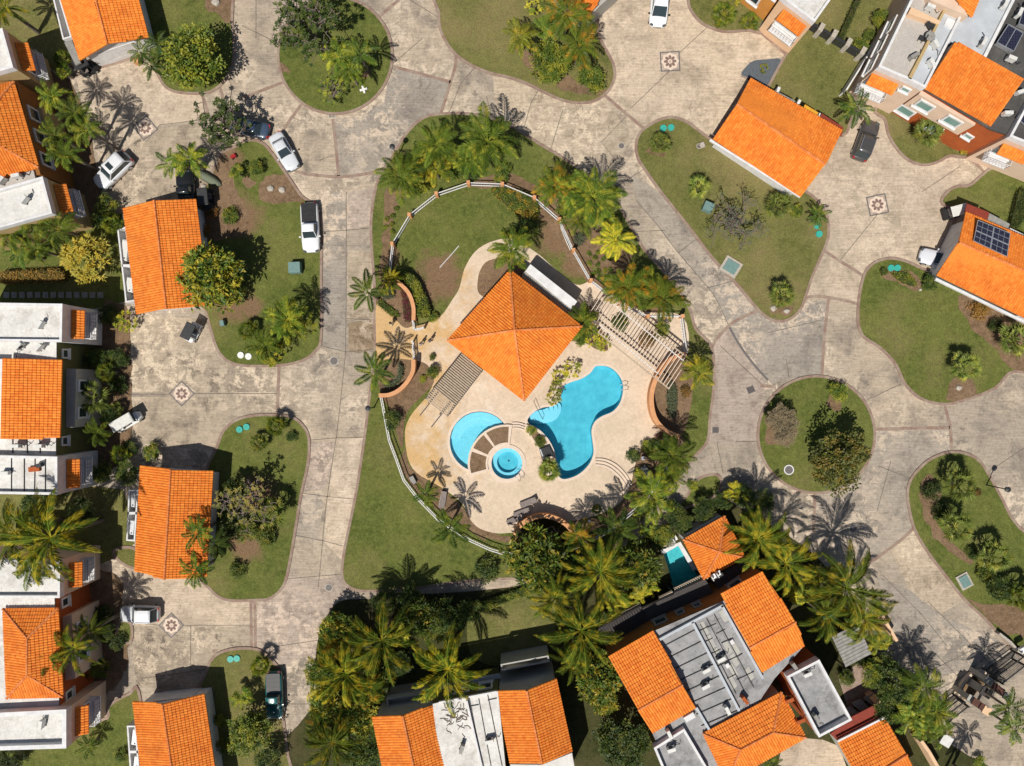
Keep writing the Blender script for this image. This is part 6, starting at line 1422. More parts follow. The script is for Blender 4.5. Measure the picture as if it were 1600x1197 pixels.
# ---- garden belt below the compound
P_('mango',836,872,58,'big broad-leaved tree below the semicircular planter',3.0); P_('mango',998,884,42,'yellowish broad-leaved tree above the teal pool',3.2); P_('coco',938,893,56,'coconut palm between the two broad-leaved trees',6.5); P_('coco',908,985,62,'coconut palm beside the left slatted terrace',7); P_('mango',930,1058,42,'broad-leaved tree between the two lower houses',3.4); P_('mango',905,1015,26,'small broad-leaved tree under the coconut palm',2.2); P_('dtree',968,1160,50,'dark rusty tree at the bottom, left of the grey roofs',3.2)
P_('coco',868,935,40,'coconut palm above the dry grass',5); P_('areca',1000,925,24,'yellow bushy palm right of the coconut palm',2)
for x, y, r, l in [(1035,835,22,'leftmost bush of the row above the cabana'),(1066,815,26,'second bush of the row above the cabana'),(1100,798,24,'third bush of the row above the cabana'),(1130,782,22,'fourth bush of the row behind the cabana'),(1160,776,24,'fifth bush of the row behind the cabana'),(1190,786,24,'last bush of the row behind the cabana'),(1030,850,12,'dark bush at the head of the teal pool')]:
    P_('tree' if x % 2 else 'dtree',x,y,r*.92,l,1.6)
P_('areca',1150,772,22,'yellow-green bushy palm behind the cabana roof',1.8); P_('coco',1184,842,50,'coconut palm hanging over the cabana roof',6); P_('coco',1228,880,48,'coconut palm above the right orange roof',6); P_('coco',1322,918,62,'largest coconut palm by the right-hand road',7); P_('coco',1290,960,44,'coconut palm below the largest one by the road',6); P_('coco',1350,965,42,'coconut palm nearest the right-hand road',5.5)
P_('areca',1270,915,28,'yellow bushy palm between coconut palms, right of the roof',2); P_('areca',1372,1003,28,'bright yellow bushy palm beside the metal awning',2); P_('tree',1365,1050,28,'dark tree below the yellow bushy palm',2.4); P_('bush',1322,1060,15,'bush in the courtyard below the awning',.8)
P_('dtree',1400,1070,38,'dense dark tree by the lower right road',3); P_('dtree',1386,1108,32,'dark tree above the red lean-to',2.6); P_('royal',1440,1072,34,'palm by the gate road, upper',4.4); P_('gareca',1425,1115,36,'feathery green palm clump by the left gate',3.2); P_('royal',1462,1110,32,'palm beside the left entrance gate',4.5); P_('gareca',1465,1145,26,'feathery palm below the left entrance gate',2); P_('dtree',1380,1035,22,'small dark tree right of the awning',2)
P_('star',1576,1106,30,'palm right of the guard house planter, upper',6); P_('star',1580,1136,28,'palm right of the guard house planter, lower',5.2); P_('star',1548,1245,26,'palm just below the picture whose shadow falls by the left gate, upper',6); P_('star',1530,1262,22,'palm just below the picture whose shadow falls by the left gate, lower',6); P_('bush',1530,1192,12,'small bush at the bottom edge near the gate',.5)
P_('coco',597,1000,58,'coconut palm of the bottom garden, upper middle',6); P_('coco',700,1046,60,'coconut palm over the front of the twin-gabled house',7); P_('coco',540,1052,52,'coconut palm at the road edge of the bottom garden',5.5); P_('coco',520,1160,46,'lowest coconut palm at the road edge, bottom',5)
P_('mango',528,985,36,'broad-leaved tree at the upper corner of the bottom garden',2.4); P_('mango',655,966,34,'broad-leaved tree above the coconut palm and house',2.4); P_('dtree',700,960,34,'dark tree left of the dry grass patch',2.2); P_('dtree',640,935,26,'dark tree along the walk, bottom garden',1.6); P_('dtree',600,940,24,'dark tree in shade at the start of the walk',1.4); P_('mango',515,1105,38,'broad-leaved tree between two road-edge coconut palms',2.4); P_('mango',560,1120,34,'broad-leaved tree left of the twin-gabled house',2.6); P_('dtree',565,1180,38,'dark tree against the twin-gabled house, bottom edge',2.4); P_('dtree',625,1040,26,'dark tree under the coconut palms',1.8); P_('oroyal',575,1075,28,'orange-tipped palm in the bottom garden',3.6); P_('oroyal',520,1020,26,'orange-tipped palm at the road edge',3.4)
hedge([(745,945),(790,928),(850,908),(905,898),(915,908),(860,922),(800,940),(756,957)], .8, 'thin hedge along the walk above the dry grass', 'mid'); P_('dtree',735,955,22,'small dark tree at the hedge end',1.4)
P_('star',1206,1192,16,'small palm at the bottom edge beside the hipped roof',1.5); P_('bush',1030,1052,10,'reddish potted bush at the house side',.5)
P_('dbush',890,875,22,'dark bush between fence and coconut palm',.8); P_('dbush',760,890,22,'dark bush left of the big broad-leaved tree',.8); P_('bush',1082,758,10,'small shrub on the triangular lawn',.3)

for k, x, y, r, l, h in [
 ('mango',505,1050,30,'broad-leaved tree at the road edge above the coconut palm',2.2),('areca',497,1085,22,'yellow bushy palm at the road edge, bottom garden',1.6),('mango',590,1060,30,'broad-leaved tree in the middle of the bottom garden',2),('gareca',560,1010,26,'feathery green palm clump in the bottom garden',2),('oroyal',500,1135,26,'orange-tipped palm at the road edge, lower',3.2),('gareca',545,1150,30,'green bushy palm beside the lowest coconut palm',2),('tree',585,1135,26,'green tree close to the twin-gabled house corner',2.2),('tree',675,985,26,'green tree under the coconut palm over the house',1.8),('areca',625,985,24,'yellow-green bushy palm between two coconut palms',1.8),
 ('mango',880,905,30,'broad-leaved tree beside the dry grass, under coconut fronds',2.2),('areca',965,945,24,'yellow bushy palm above the left slatted terrace',1.8),('areca',1012,918,18,'small yellow bushy palm near the teal pool edge',1.4),('coco',893,1030,34,'smaller coconut palm above the lower broad-leaved tree',4.5),('mango',945,1095,26,'broad-leaved tree beside the left orange roof',2.6),
 ('areca',1240,930,24,'yellow bushy palm beside the right orange roof',1.8),('areca',1300,900,26,'yellow-green bushy palm under the largest coconut palm',2),('gareca',1335,985,26,'feathery palm above the metal awning',2),('tree',1180,815,24,'green tree behind the cabana palm',1.6),('gareca',1205,850,26,'feathery palm between cabana and coconut palms',1.8),('mango',1415,1095,26,'broad-leaved tree left of the gate palms',2.4),('gareca',1445,1140,24,'feathery palm against the cream boundary wall',1.8),('dtree',1350,1030,18,'small dark tree behind the metal awning',1.4),
 ('royal',650,255,24,'small palm between the two upper left fence palms',3.6),('gareca',705,240,24,'green bushy palm under the largest palm',2),('royal',735,250,28,'palm beside the largest palm, just above the fence',4),('royal',895,300,30,'green palm behind the yellow-tipped one, right of fence',4),('gareca',945,345,24,'bushy palm between the dark palm and the yellow one',2),('gareca',640,290,20,'bushy green palm below the leftmost compound palm',1.6),('bush',880,325,16,'green bush at the fence below the yellow-tipped palm',.8),('bush',955,300,14,'green bush at the road side of the big dark palm',.8),
 ('royal',1048,745,22,'small palm at the walk below the terrace corner',3),('gareca',1040,700,20,'green bushy palm at the terrace corner',1.6),('gareca',985,845,22,'green bushy palm beneath the lower fence',1.6),('bush',880,862,18,'green bush under the right end of the semicircular wall',1),('dtree',935,865,24,'dark tree behind the lower right fence',1.6),('dtree',1050,800,20,'dark tree at the end of the walk',1.4),
 ('dtree',150,560,22,'dark leafy tree in the shade of the olive house',1.4),('dtree',185,560,20,'dark leafy tree above the small fan palm, left bed',1.2),('dtree',170,650,18,'dark leafy bush-tree between pale fan palm and golf cart',1.2),('dtree',200,740,22,'dark tree at the upper left of the middle garage',1.6),('bush',160,740,18,'bush below the striped white wing',.8),('dtree',120,1055,22,'dark tree under the yellow-green palms by the pink house',1.2),('dtree',165,985,18,'dark bush-tree above the grass patch bed',1),('royal',80,1030,26,'palm fronds over the lower edge of the long hipped roof',6),('dtree',60,790,30,'dark tree under the tallest coconut palm',2),('dtree',130,800,26,'dark tree in the yard right of the tallest coconut palm',1.6),('dtree',40,330,26,'dark tree over the stained roof edge, left',4),
 ('bush',358,460,26,'green undergrowth below the big broad-leaved tree',.8),('rbush',322,360,14,'thin dry bush along the garage wall',.5),('bush',385,830,22,'low green bush under the loose tree',.8),('dbush',360,820,20,'dark bush under the left side of the loose tree',.8),('bush',1540,895,16,'green bush at the soil edge, lower right',.6)]:
    P_(k, x, y, r, l, h)
# ================================================================ FENCES, WALLS, PERGOLAS
def fence(label, pts, pillars=True, h=1.35, rails=(.3,1.2), rmat='white', gz=.1, name='fence', pw=.34):
    P = WL(pts, 1.2); t = thing(name, label, 'fence', (P[0].x, P[0].y, gz))
    for i in range(len(P)-1):
        a, b = Vector((P[i].x, P[i].y, gz)), Vector((P[i+1].x, P[i+1].y, gz)); mb = MB(); L = (b-a).length; k = max(2, int(L/.28))
        for r in rails: mb.beam(a+Vector((0,0,r)), b+Vector((0,0,r)), .085, .08)
        for j in range(1, k): u = a.lerp(b, j/k); mb.beam(u, u+Vector((0,0,h-.1)), .022, .022)
        mb.build('rail_panel', M[rmat], t)
    if pillars:
        for p in P:
            mb = MB(); mb.box((p.x, p.y, gz+h/2), (pw, pw, h+.1)); mb.box((p.x, p.y, gz+h+.1), (pw+.08, pw+.08, .1), taper=.8); mb.build('pillar', M['orangewall'], t)
    return t
fence('long white fence with orange pillars curving round the upper lawn', [(607,433),(613,381),(640,336),(682,303),(732,286),(785,288),(835,309),(874,343),(896,391),(923,438),(968,474),(1012,494),(1066,494)])
fence('short white fence panel at the right end of the pergola', [(1066,497),(1073,551)], pillars=False)
fence('white fence curving round the lower left of the pool terrace', [(594,618),(600,650),(607,688),(619,720),(630,751),(653,781),(684,813),(733,845),(766,860),(786,866),(840,868)], pillars=False)
fence('white fence on the lower right of the terrace, between palms', [(893,860),(950,833),(975,813),(1008,785),(1030,750),(1045,730)], pillars=False)
def wall_strip(name, label, pts, w, h, mat, cat='wall', z0=0.0, closed=False, parent=None, sm=True):
    P = WL(smooth(pts, 5, False) if sm else pts, h); mb = MB(); band(mb, P, w, z0, h)
    if parent: return mb.build(name, M[mat], parent)
    o = mb.build(name, M[mat]); tag(o, label, cat); return o
def capped_wall(label, pts, w=.5, h=1.5):
    P = WL(smooth(pts, 5, False), h); t = thing('curved_wall', label, 'wall', (P[0].x, P[0].y, 0))
    mb = MB(); band(mb, P, w-.12, 0, h); mb.build('wall', M['orangewall'], t); mb = MB(); band(mb, P, w, h, h+.1); mb.build('cap', M['orangewall'], t)
capped_wall('curved orange wall at the upper side of the left entrance', [(607,434),(620,440),(631,449),(640,461),(646,480),(646,500)], .42, 1.6)
capped_wall('curved orange wall at the lower side of the left entrance', [(646,562),(645,580),(636,597),(623,610),(608,617),(592,618)], .45, 1.6)
capped_wall('long curved orange wall round the right-hand planter', [(1072,553),(1055,558),(1040,568),(1027,587),(1019,610),(1018,632),(1024,655),(1038,671),(1062,683)], .5, 1.6)
capped_wall('semicircular orange wall of the bottom planter', [(805,836),(812,822),(828,811),(848,806),(868,810),(884,819),(895,831)], .5, 1.5)
block_t = thing('planter_bed', 'dark bed with bare dry branches inside the semicircular wall', 'planter', W(850,830))
sheet('soil', [WL(smooth([(808,836),(816,822),(832,812),(850,809),(870,813),(890,828),(880,850),(830,850)], 3))], .135, M['ground'], kind=None, parent=block_t)
mb = MB(); rng = random.Random(3)
for k in range(26):
    c = W(rng.uniform(815,885), rng.uniform(818,842), .2); a = rng.uniform(0,6.3); mb.tube([c, c+Vector((math.cos(a)*.5, math.sin(a)*.5, .35)), c+Vector((math.cos(a)*.9, math.sin(a)*.9, .25))], [.03,.02,.012], 4)
mb.build('dry_branches', M['steel'], block_t)
def gate(label, pts, h=1.3, mat='white', name='gate'):
    P = WL(pts, h); t = thing(name, label, 'gate', (P[0].x, P[0].y, .12)); mb = MB()
    for a, b in zip(P, P[1:]):
        a, b = Vector((a.x, a.y, 0)), Vector((b.x, b.y, 0)); L = (b-a).length; k = max(2, int(L/.16))
        for r in (.3, h): mb.beam(a+Vector((0,0,r)), b+Vector((0,0,r)), .09, .09)
        for j in range(k+1): u = a.lerp(b, j/k); mb.beam(u+Vector((0,0,.2)), u+Vector((0,0,h)), .035, .035)
    mb.build('leaf', M[mat], t)
    for p in (P[0], P[-1]): mb = MB(); mb.box((p.x, p.y, h/2+.05), (.16,.16,h+.2)); mb.build('post', M[mat], t)
gate('open white gate leaf at the upper side of the left entrance', [(645,502),(646,515),(661,512)]); gate('white gate leaf at the lower side of the left entrance', [(644,533),(646,560)])
slatroof('pergola', 'long white slatted pergola beside the fence, right of the pavilion', [(944,455),(1076,560),(1045,607),(913,502)], 2.7, 30, 'coping', 'pergola', sw=.08, frame='wood', sh=.12)
for p, q in (((925,498),(1028,584)), ((956,474),(1068,564))):
    pt = [o for o in bpy.data.objects if o.get('label','').startswith('long white slatted pergola')][0]
    mb = MB(); mb.beam(W(*p,2.55), W(*q,2.55), .09, .16); mb.build('beam', M['white'], pt)
slatroof('pergola', 'cream slatted pergola with dark gaps at the left corner of the pavilion', [(721,553),(665,623),(699,650),(753,579)], 2.5, 25, 'wood', 'pergola', sw=.15, frame='darkwood', sh=.16)
pt = [o for o in bpy.data.objects if o.get('label','').startswith('cream slatted pergola')][0]
for p, q in (((727,560),(657,648)), ((742,582),(675,666))):
    mb = MB(); mb.beam(W(*p,2.3), W(*q,2.3), .12, .18); mb.build('beam', M['coping'], pt)
    mb = MB()
    for k in range(30):
        u = W(*p,2.4).lerp(W(*q,2.4), k/29); mb.box(u, (.22,.10,.08), .9)
    mb.build('bracket', M['darkwood'], pt)
# fenced garden at the top right
t = thing('garden_fence', 'dark low fence with pale stone pillars across the top right garden', 'fence', W(1300,70))
for p, q in (((1264,46),(1351,97)),):
    a, b = W(*p), W(*q); mb = MB(); mb.beam(a+Vector((0,0,.6)), b+Vector((0,0,.6)), .25, 1.2); mb.build('rail_panel', M['metal'], t)
    mb = MB()
    for k in range(40): u = a.lerp(b, k/39); mb.beam(u+Vector((0,0,1.0)), u+Vector((0,0,1.45)), .04, .04)
    mb.build('spikes', M['metal'], t)
for x, y in ((1274,54),(1294,64),(1316,77),(1338,90)): mb = MB(); c = W(x,y); mb.box((c.x,c.y,.8), (.5,.9,1.6), -.5); mb.build('pillar', M['stone'], t)
wall_strip('garden_wall', 'thin white garden wall left of the tall peach house', [(1323,140),(1348,100),(1400,15),(1430,-40)], .15, 1.8, 'white', sm=False)
wall_strip('boundary_wall', 'cream boundary wall beside the lower right road', [(1440,1158),(1452,1175),(1475,1215)], .35, 2.0, 'cream', sm=False)
wall_strip('boundary_wall', 'thin cream wall behind the palms on the right-hand road', [(1378,960),(1392,985),(1402,1002)], .3, 1.8, 'cream', sm=False)
wall_strip('boundary_wall', 'pale low wall leading down to the right-hand gate', [(1562,990),(1580,1004),(1597,1024)], .25, .8, 'stone', sm=False)
# ---- guard house and gates
t = thing('guard_house', 'small brown guard house with square roof caps in the curved planter', 'guard house', W(1540,1080))
mb = MB(); band(mb, WL(smooth([(1501,1093),(1500,1080),(1506,1067),(1518,1055),(1533,1050),(1545,1053)],5,False), .5), .3, 0, .5); mb.build('planter_wall', M['coping'], t)
sheet('soil', [WL([(1502,1092),(1501,1080),(1507,1068),(1518,1056),(1533,1051),(1543,1060),(1516,1090)])], .2, M['soil'], kind=None, parent=t)
for x, y, s, m_, h_ in ((1516,1091,9,'greywall',2.6),(1524,1097,10,'brown',3.0),(1535,1104,9,'brown',2.8),(1541,1110,11,'cream',2.9),(1543,1062,9,'greymetal',2.6),(1555,1073,9,'brown',3.0),(1563,1079,9,'brown',2.8),(1573,1088,10,'greymetal',2.7)):
    c = W(x, y, h_); mb = MB(); mb.box((c.x, c.y, h_/2), (s*S*.8, s*S*.8, h_), -.55); mb.build('column', M['greywall'], t); mb = MB(); mb.box((c.x, c.y, h_+.06), (s*S*1.1, s*S*1.1, .14), -.55); mb.build('cap', M[m_], t)
mb = MB(); c = W(1541,1082,2.6); mb.box((c.x, c.y, 2.6), (1.2,1.0,.12), -.55); mb.build('roof', M['darkwood'], t); mb = MB(); mb.box((c.x, c.y, 1.25), (.95,.8,2.5), -.55); mb.build('booth', M['greywall'], t)
gate('dark barred entrance gate left of the guard house', [(1477,1119),(1507,1097)], 2.0, 'metal', 'entrance_gate'); gate('dark barred exit gate right of the guard house', [(1566,1068),(1602,1040)], 2.0, 'metal', 'entrance_gate')
gate('second dark gate leaf just above the exit gate', [(1556,1058),(1600,1026)], 2.0, 'metal', 'entrance_gate'); gate('second dark gate leaf just below the entrance gate', [(1482,1128),(1513,1104)], 1.9, 'metal', 'entrance_gate')
t = thing('gate_pillar', 'square cream-capped gate pillar below the left gate', 'pillar', W(1478,1157)); c = W(1478,1157,2.6); mb = MB(); mb.box((c.x,c.y,1.3), (.8,.8,2.6), -.55); mb.build('shaft', M['cream'], t); mb = MB(); mb.box((c.x,c.y,2.66), (1.15,1.15,.15), -.55); mb.build('cap', M['ac'], t)
t = thing('gate_keypad', 'small white box on the kerb by the exit gate', 'box', W(1598,1013)); c = W(1598,1014,1.2); mb = MB(); mb.box((c.x,c.y,.6), (.2,.2,1.2)); mb.build('post', M['metal'], t); mb = MB(); mb.box((c.x,c.y,1.3), (.8,.6,.35), .5); mb.build('box', M['whiteplastic'], t)

# ================================================================ VEHICLES
def loft(mb, secs, closed_ends=True):
    n = len(secs[0]); b = len(mb.v)
    for s in secs:
        for p in s: mb.pt(p)
    for i in range(len(secs)-1):
        for k in range(n):
            k2 = (k+1) % n; mb.f.append([b+i*n+k, b+i*n+k2, b+(i+1)*n+k2, b+(i+1)*n+k])
    if closed_ends: mb.f.append([b+k for k in range(n)][::-1]); mb.f.append([b+(len(secs)-1)*n+k for k in range(n)])
def sec(x, w, z0, z1, cr=.04):
    """body cross-section at x: half-width w, from sill z0 to shoulder z1"""
    return [(x,-w*.93,z0),(x,-w,z0+(z1-z0)*.45),(x,-w*.97,z1-.07),(x,-w*.86,z1),(x,-w*.4,z1+cr),(x,0,z1+cr*1.25),(x,w*.4,z1+cr),(x,w*.86,z1),(x,w*.97,z1-.07),(x,w,z0+(z1-z0)*.45),(x,w*.93,z0),(x,0,z0)]
PAINT = {}
def vehicle(kind, px, py, dx, dy, colr, label, L, Wd=1.85, roofc=None, z=.012, cat='car', name='parked_car', sunroof=False):
    key = tuple(colr)
    if key not in PAINT: PAINT[key] = paint('car_paint', colr)
    pm = PAINT[key]; c = W(px, py, .9); rz = math.atan2(-dy, dx)
    t = thing(name, label, cat, (c.x, c.y, z), rz); hw = Wd/2; h = L/2
    suv = kind in ('suv', 'van'); pick = kind == 'pickup'
    zb = .98 if suv else (.98 if pick else .86); hood = 1.0 if suv else .80
    hood = hood if not pick else 1.0
    # stations from nose (+x) to tail
    nose = h; a1 = h-.35; ws = h-(1.25 if kind != 'van' else .8); 
    S_ = [(nose, hw*.50, .35, hood-.26), (nose-.06, hw*.70, .25, hood-.18), (nose-.18, hw*.84, .22, hood-.11), (a1-.1, hw*.95, .22, hood-.03), (ws, hw, .2, hood+.02), (ws-.35, hw, .2, zb), (0, hw, .2, zb+.02), (-h*.5, hw, .2, zb+.02), (-h+.5, hw*.98, .22, zb), (-h+.20, hw*.92, .25, zb-.04), (-h+.06, hw*.80, .28, zb-.10), (-h, hw*.62, .35, zb-.22)]
    mb = MB(); loft(mb, [sec(*s) for s in S_]); body = mb.build('body', pm, t, world=False, smooth=True)
    # cabin
    rz0 = {'sedan': 1.40, 'suv': 1.68, 'van': 1.78, 'pickup': 1.72}[kind]
    if kind == 'sedan': xs = (ws-.28, ws-1.05, -h*.42, -h+.75)
    elif kind == 'suv': xs = (ws-.15, ws-.85, -h+.55, -h+.14)
    elif kind == 'van': xs = (ws-.1, ws-.95, -h+.45, -h+.12)
    else: xs = (ws-.25, ws-.85, -h*.06, -h*.14)
    wb, wt = (hw*.93, hw*.82) if suv else (hw*.88, hw*.72); z0 = zb-.04; e = .0
    A = [Vector((xs[0], s*wb*.9, z0)) for s in (-1, 1)]; B = [Vector((xs[1], s*wt*.95, rz0)) for s in (-1, 1)]; Cc = [Vector((xs[2], s*wt*.95, rz0)) for s in (-1, 1)]; D = [Vector((xs[3], s*wb*.9, z0)) for s in (-1, 1)]
    def panel(nm, pts, mat, th=.02, nrm=None):
        n = (pts[1]-pts[0]).cross(pts[2]-pts[0]).normalized(); n = n if n.dot(Vector(nrm)) > 0 else -n
        m_ = MB(); k = len(pts); m_.faces([p+n*th for p in pts]+[p-n*.03 for p in pts], [tuple(range(k)), tuple(range(2*k-1, k-1, -1))]+[(i, k+i, k+(i+1)%k, (i+1)%k) for i in range(k)]); return m_.build(nm, mat, t, world=False)
    # body-coloured shell under the glass
    m_ = MB(); pts = [A[0],A[1],B[1],B[0],Cc[0],Cc[1],D[1],D[0]]
    m_.faces(pts, [(0,1,2,3),(3,2,5,4),(4,5,6,7),(0,3,4,7),(1,6,5,2)]); m_.build('cabin_frame', pm, t, world=False)
    ins = lambda q, f: [p.lerp(sum(q, Vector())/len(q), f) for p in q]
    panel('windshield', ins([A[0],A[1],B[1],B[0]], .08), M['glass'], .02, (1,0,.5)); panel('rear_window', ins([D[0],D[1],Cc[1],Cc[0]], .10), M['glass'], .02, (-1,0,.5))
    for s in (0, 1): panel('side_window', ins([A[s],B[s],Cc[s],D[s]], .09), M['glass'], .02, (0, -1 if s == 0 else 1, .2))
    # domed roof
    rp = paint('roof_paint', roofc) if roofc else pm
    m_ = MB(); ss = []
    for i in range(6):
        x = xs[1]+.03+(xs[2]-xs[1]-.06)*i/5; cw = wt*(.99 if 0 < i < 5 else .93)
        ss.append([(x, -cw, rz0-.02), (x, -cw*.92, rz0+.03), (x, -cw*.4, rz0+.07), (x, 0, rz0+.08), (x, cw*.4, rz0+.07), (x, cw*.92, rz0+.03), (x, cw, rz0-.02)])
    loft(m_, ss); m_.build('roof', rp, t, world=False, smooth=True)
    if sunroof: m_ = MB(); m_.box((xs[1]-.55, 0, rz0+.085), (.55, .85, .03)); m_.build('sunroof', M['glass'], t, world=False)
    if suv:
        for s in (-1, 1): m_ = MB(); m_.beam((xs[1]-.1, s*wt*.88, rz0+.1), (xs[2]+.1, s*wt*.88, rz0+.1), .04, .04); m_.build('roof_rail', M['steel'], t, world=False)
    if pick:
        m_ = MB(); bx0, bx1 = xs[3]-.12, -h+.12
        m_.box(((bx0+bx1)/2, 0, zb+.05), (bx0-bx1, hw*1.66, .06)); m_.build('bed_cover', M['black'], t, world=False)
        m_ = MB(); 
        for k in range(3): m_.box((bx0-(bx0-bx1)*(k+1)/4, 0, zb+.085), (.03, hw*1.6, .02))
        m_.build('cover_seam', M['metal'], t, world=False)
    for s in (-1, 1):
        for x in (h-.82, -h+.85):
            w_ = MB(); w_.tube([(x, s*(hw-.20), .33), (x, s*(hw-.01), .33)], .335, 18); wo = w_.build('wheel', M['rubber'], t, world=False)
            r_ = MB(); r_.tube([(x, s*(hw-.02), .33), (x, s*(hw+.008), .33)], .21, 12); r_.build('rim', M['steel'], wo, world=False)
        m_ = MB(); m_.box((nose-.17, s*hw*.66, hood-.17), (.30, .34, .16), s*.35); m_.build('headlight', M['lamp'], t, world=False)
        m_ = MB(); m_.box((-h+.08, s*hw*.70, zb-.18), (.16, .30, .20), -s*.3); m_.build('tail_light', M['red'], t, world=False)
        m_ = MB(); m_.box((ws-.42, s*(hw+.10), zb+.06), (.14, .22, .14), taper=.85); m_.build('mirror', pm if kind != 'van' else M['black'], t, world=False)
    m_ = MB(); m_.box((nose-.05, 0, .48), (.10, hw*.9, .20)); m_.build('grille', M['black'], t, world=False)
    for k in (0, 1): 
        m_ = MB(); s = 1 if k else -1; m_.beam((ws+.15, s*hw*.42, hood+.045), (a1, s*hw*.36, hood+.0), .025, .02); m_.build('hood_crease', pm, t, world=False)
    return t
vehicle('suv',175,266,-.72,.70,(.72,.73,.75),'white car with a dark sunroof beside the tan house, top left',4.8,1.9,sunroof=True)
vehicle('sedan',388,198,-.97,-.22,(.05,.075,.12),'dark blue car half under the open-branched tree',4.5,1.8)
vehicle('sedan',443,236,.49,.87,(.62,.64,.66),'silver-white sedan parked at the edge of the upper oval lawn',4.5,1.78)
vehicle('pickup',290,302,-.1,-1,(.012,.013,.016),'black pickup with its nose out beside the garage, below the small palms',5.0,1.9,name='pickup_truck',cat='pickup truck')
vehicle('pickup',484,355,.05,1,(.78,.79,.80),'white pickup with a black bed cover on the oval lawn edge',5.5,1.95,name='pickup_truck',cat='pickup truck')
vehicle('suv',217,960,-1,-.02,(.55,.56,.58),'white-roofed car beside the lower patterned court',4.3,1.8,roofc=(.8,.8,.82))
vehicle('pickup',428,1087,.03,1,(.012,.11,.11),'teal pickup partly under a tree, bottom left lawn edge',5.2,1.85,name='pickup_truck',cat='pickup truck')
vehicle('van',1031,8,-.10,1,(.80,.81,.82),'white minivan cut by the top edge of the picture',4.6,2.0,name='minivan',cat='van')
vehicle('suv',1354,219,.34,-.94,(.065,.06,.06),'dark grey car on the court beside the peach house',4.5,1.9)
vehicle('sedan',1468,405,-.96,-.28,(.66,.68,.72),'white car nosing out of the solar-roofed garage',4.2,1.78)
def golf_cart(px, py, dx, dy, roofmat, label, L=2.4, body='whiteplastic', z=.012):
    c = W(px, py, 1.0); rz = math.atan2(-dy, dx); t = thing('golf_cart', label, 'golf cart', (c.x, c.y, z), rz)
    m = MB(); loft(m, [[(L/2,-.35,.3),(L/2,.35,.3),(L/2-.02,.33,.6),(L/2-.02,-.33,.6)], [(L/2-.3,-.55,.25),(L/2-.3,.55,.25),(L/2-.3,.5,.85),(L/2-.3,-.5,.85)], [(L/2-.6,-.58,.22),(L/2-.6,.58,.22),(L/2-.6,.52,.88),(L/2-.6,-.52,.88)]]); m.build('front_cowl', M[body], t, world=False)
    m = MB(); m.box((-.15,0,.32), (L-.5,1.15,.18)); m.box((-L/2+.45,0,.55), (.75,1.1,.4)); m.build('body', M[body], t, world=False)
    m = MB(); m.box((-.25,0,.80), (.5,1.0,.12)); m.box((-.52,0,1.05), (.1,1.0,.45)); m.build('seat', M['cushion'], t, world=False)
    m = MB(); m.box((-.05,0,1.90), (L*.80,1.15,.07), taper=.92); m.build('roof', M[roofmat], t, world=False)
    for sx in (L/2-.5, -L/2+.35):
        for sy in (-.5, .5): m = MB(); m.beam((sx,sy,.5), (sx*.85,sy,1.88), .04, .04); m.build('roof_post', M['metal'], t, world=False)
    m = MB(); m.box((L/2-.62,0,1.35), (.02,.98,.8), 0, 0, -.12); m.build('windscreen', M['glass'], t, world=False)
    for sx in (L/2-.42, -L/2+.45):
        for s in (-1, 1): m = MB(); m.tube([(sx,s*.44,.24),(sx,s*.60,.24)], .24, 14); w = m.build('wheel', M['rubber'], t, world=False); m = MB(); m.tube([(sx,s*.59,.24),(sx,s*.612,.24)], .13, 10); m.build('rim', M['steel'], w, world=False)
    return t
golf_cart(299,519,-.45,.9,'metal','black-roofed golf cart on the court below the big-tree garage',2.3)
golf_cart(197,659,.86,-.5,'ac','long white-roofed golf cart beside the pale fan palm',3.2)
golf_cart(1492,331,.95,-.25,'ac','golf cart with a beige roof at the solar-roofed garage corner',2.2,'black')
golf_cart(322,311,.1,1,'metal','black golf cart beside the black pickup',2.4,'black')
golf_cart(134,104,.9,-.45,'metal','dark golf cart in front of the top-left garage',2.0,'black')

# ================================================================ SMALL THINGS
def lid(x, y, mat, label, r=.38, group=None, z=.1, h=.12):
    c = W(x, y); t = thing('utility_cover', label, 'utility cover', (c.x, c.y, z), 0, group)
    m = MB(); m.disc(c, r, z-.02, z+h, 24, r*.94); m.build('lid', M[mat], t); m = MB(); m.box((c.x, c.y, z+h+.01), (r*.5,.06,.03), x*.7); m.build('handle', M[mat], t)
for x, y, l in [(1036,201,'left teal lid of the pair by the fan palm, big right lawn'),(1048,200,'right teal lid of the pair by the fan palm, big right lawn'),(1391,419,'left teal lid of the pair beside the kidney hedge'),(1401,419,'right teal lid of the pair beside the kidney hedge'),(1276,353,'upper teal lid below the small palm, right end of the lawn'),(1279,366,'lower teal lid below the small palm, right end of the lawn'),(375,671,'left teal lid at the top of the oval lawn with the loose tree'),(386,667,'right teal lid at the top of the oval lawn with the loose tree'),(361,1029,'left teal lid on the bottom left lawn'),(371,1028,'right teal lid on the bottom left lawn'),(254,80,'teal lid under the small palm by the round tree')]:
    lid(x, y, 'teal', l)
lid(377,555,'whiteplastic','left white lid below the palm group'); lid(389,557,'whiteplastic','right white lid below the palm group')
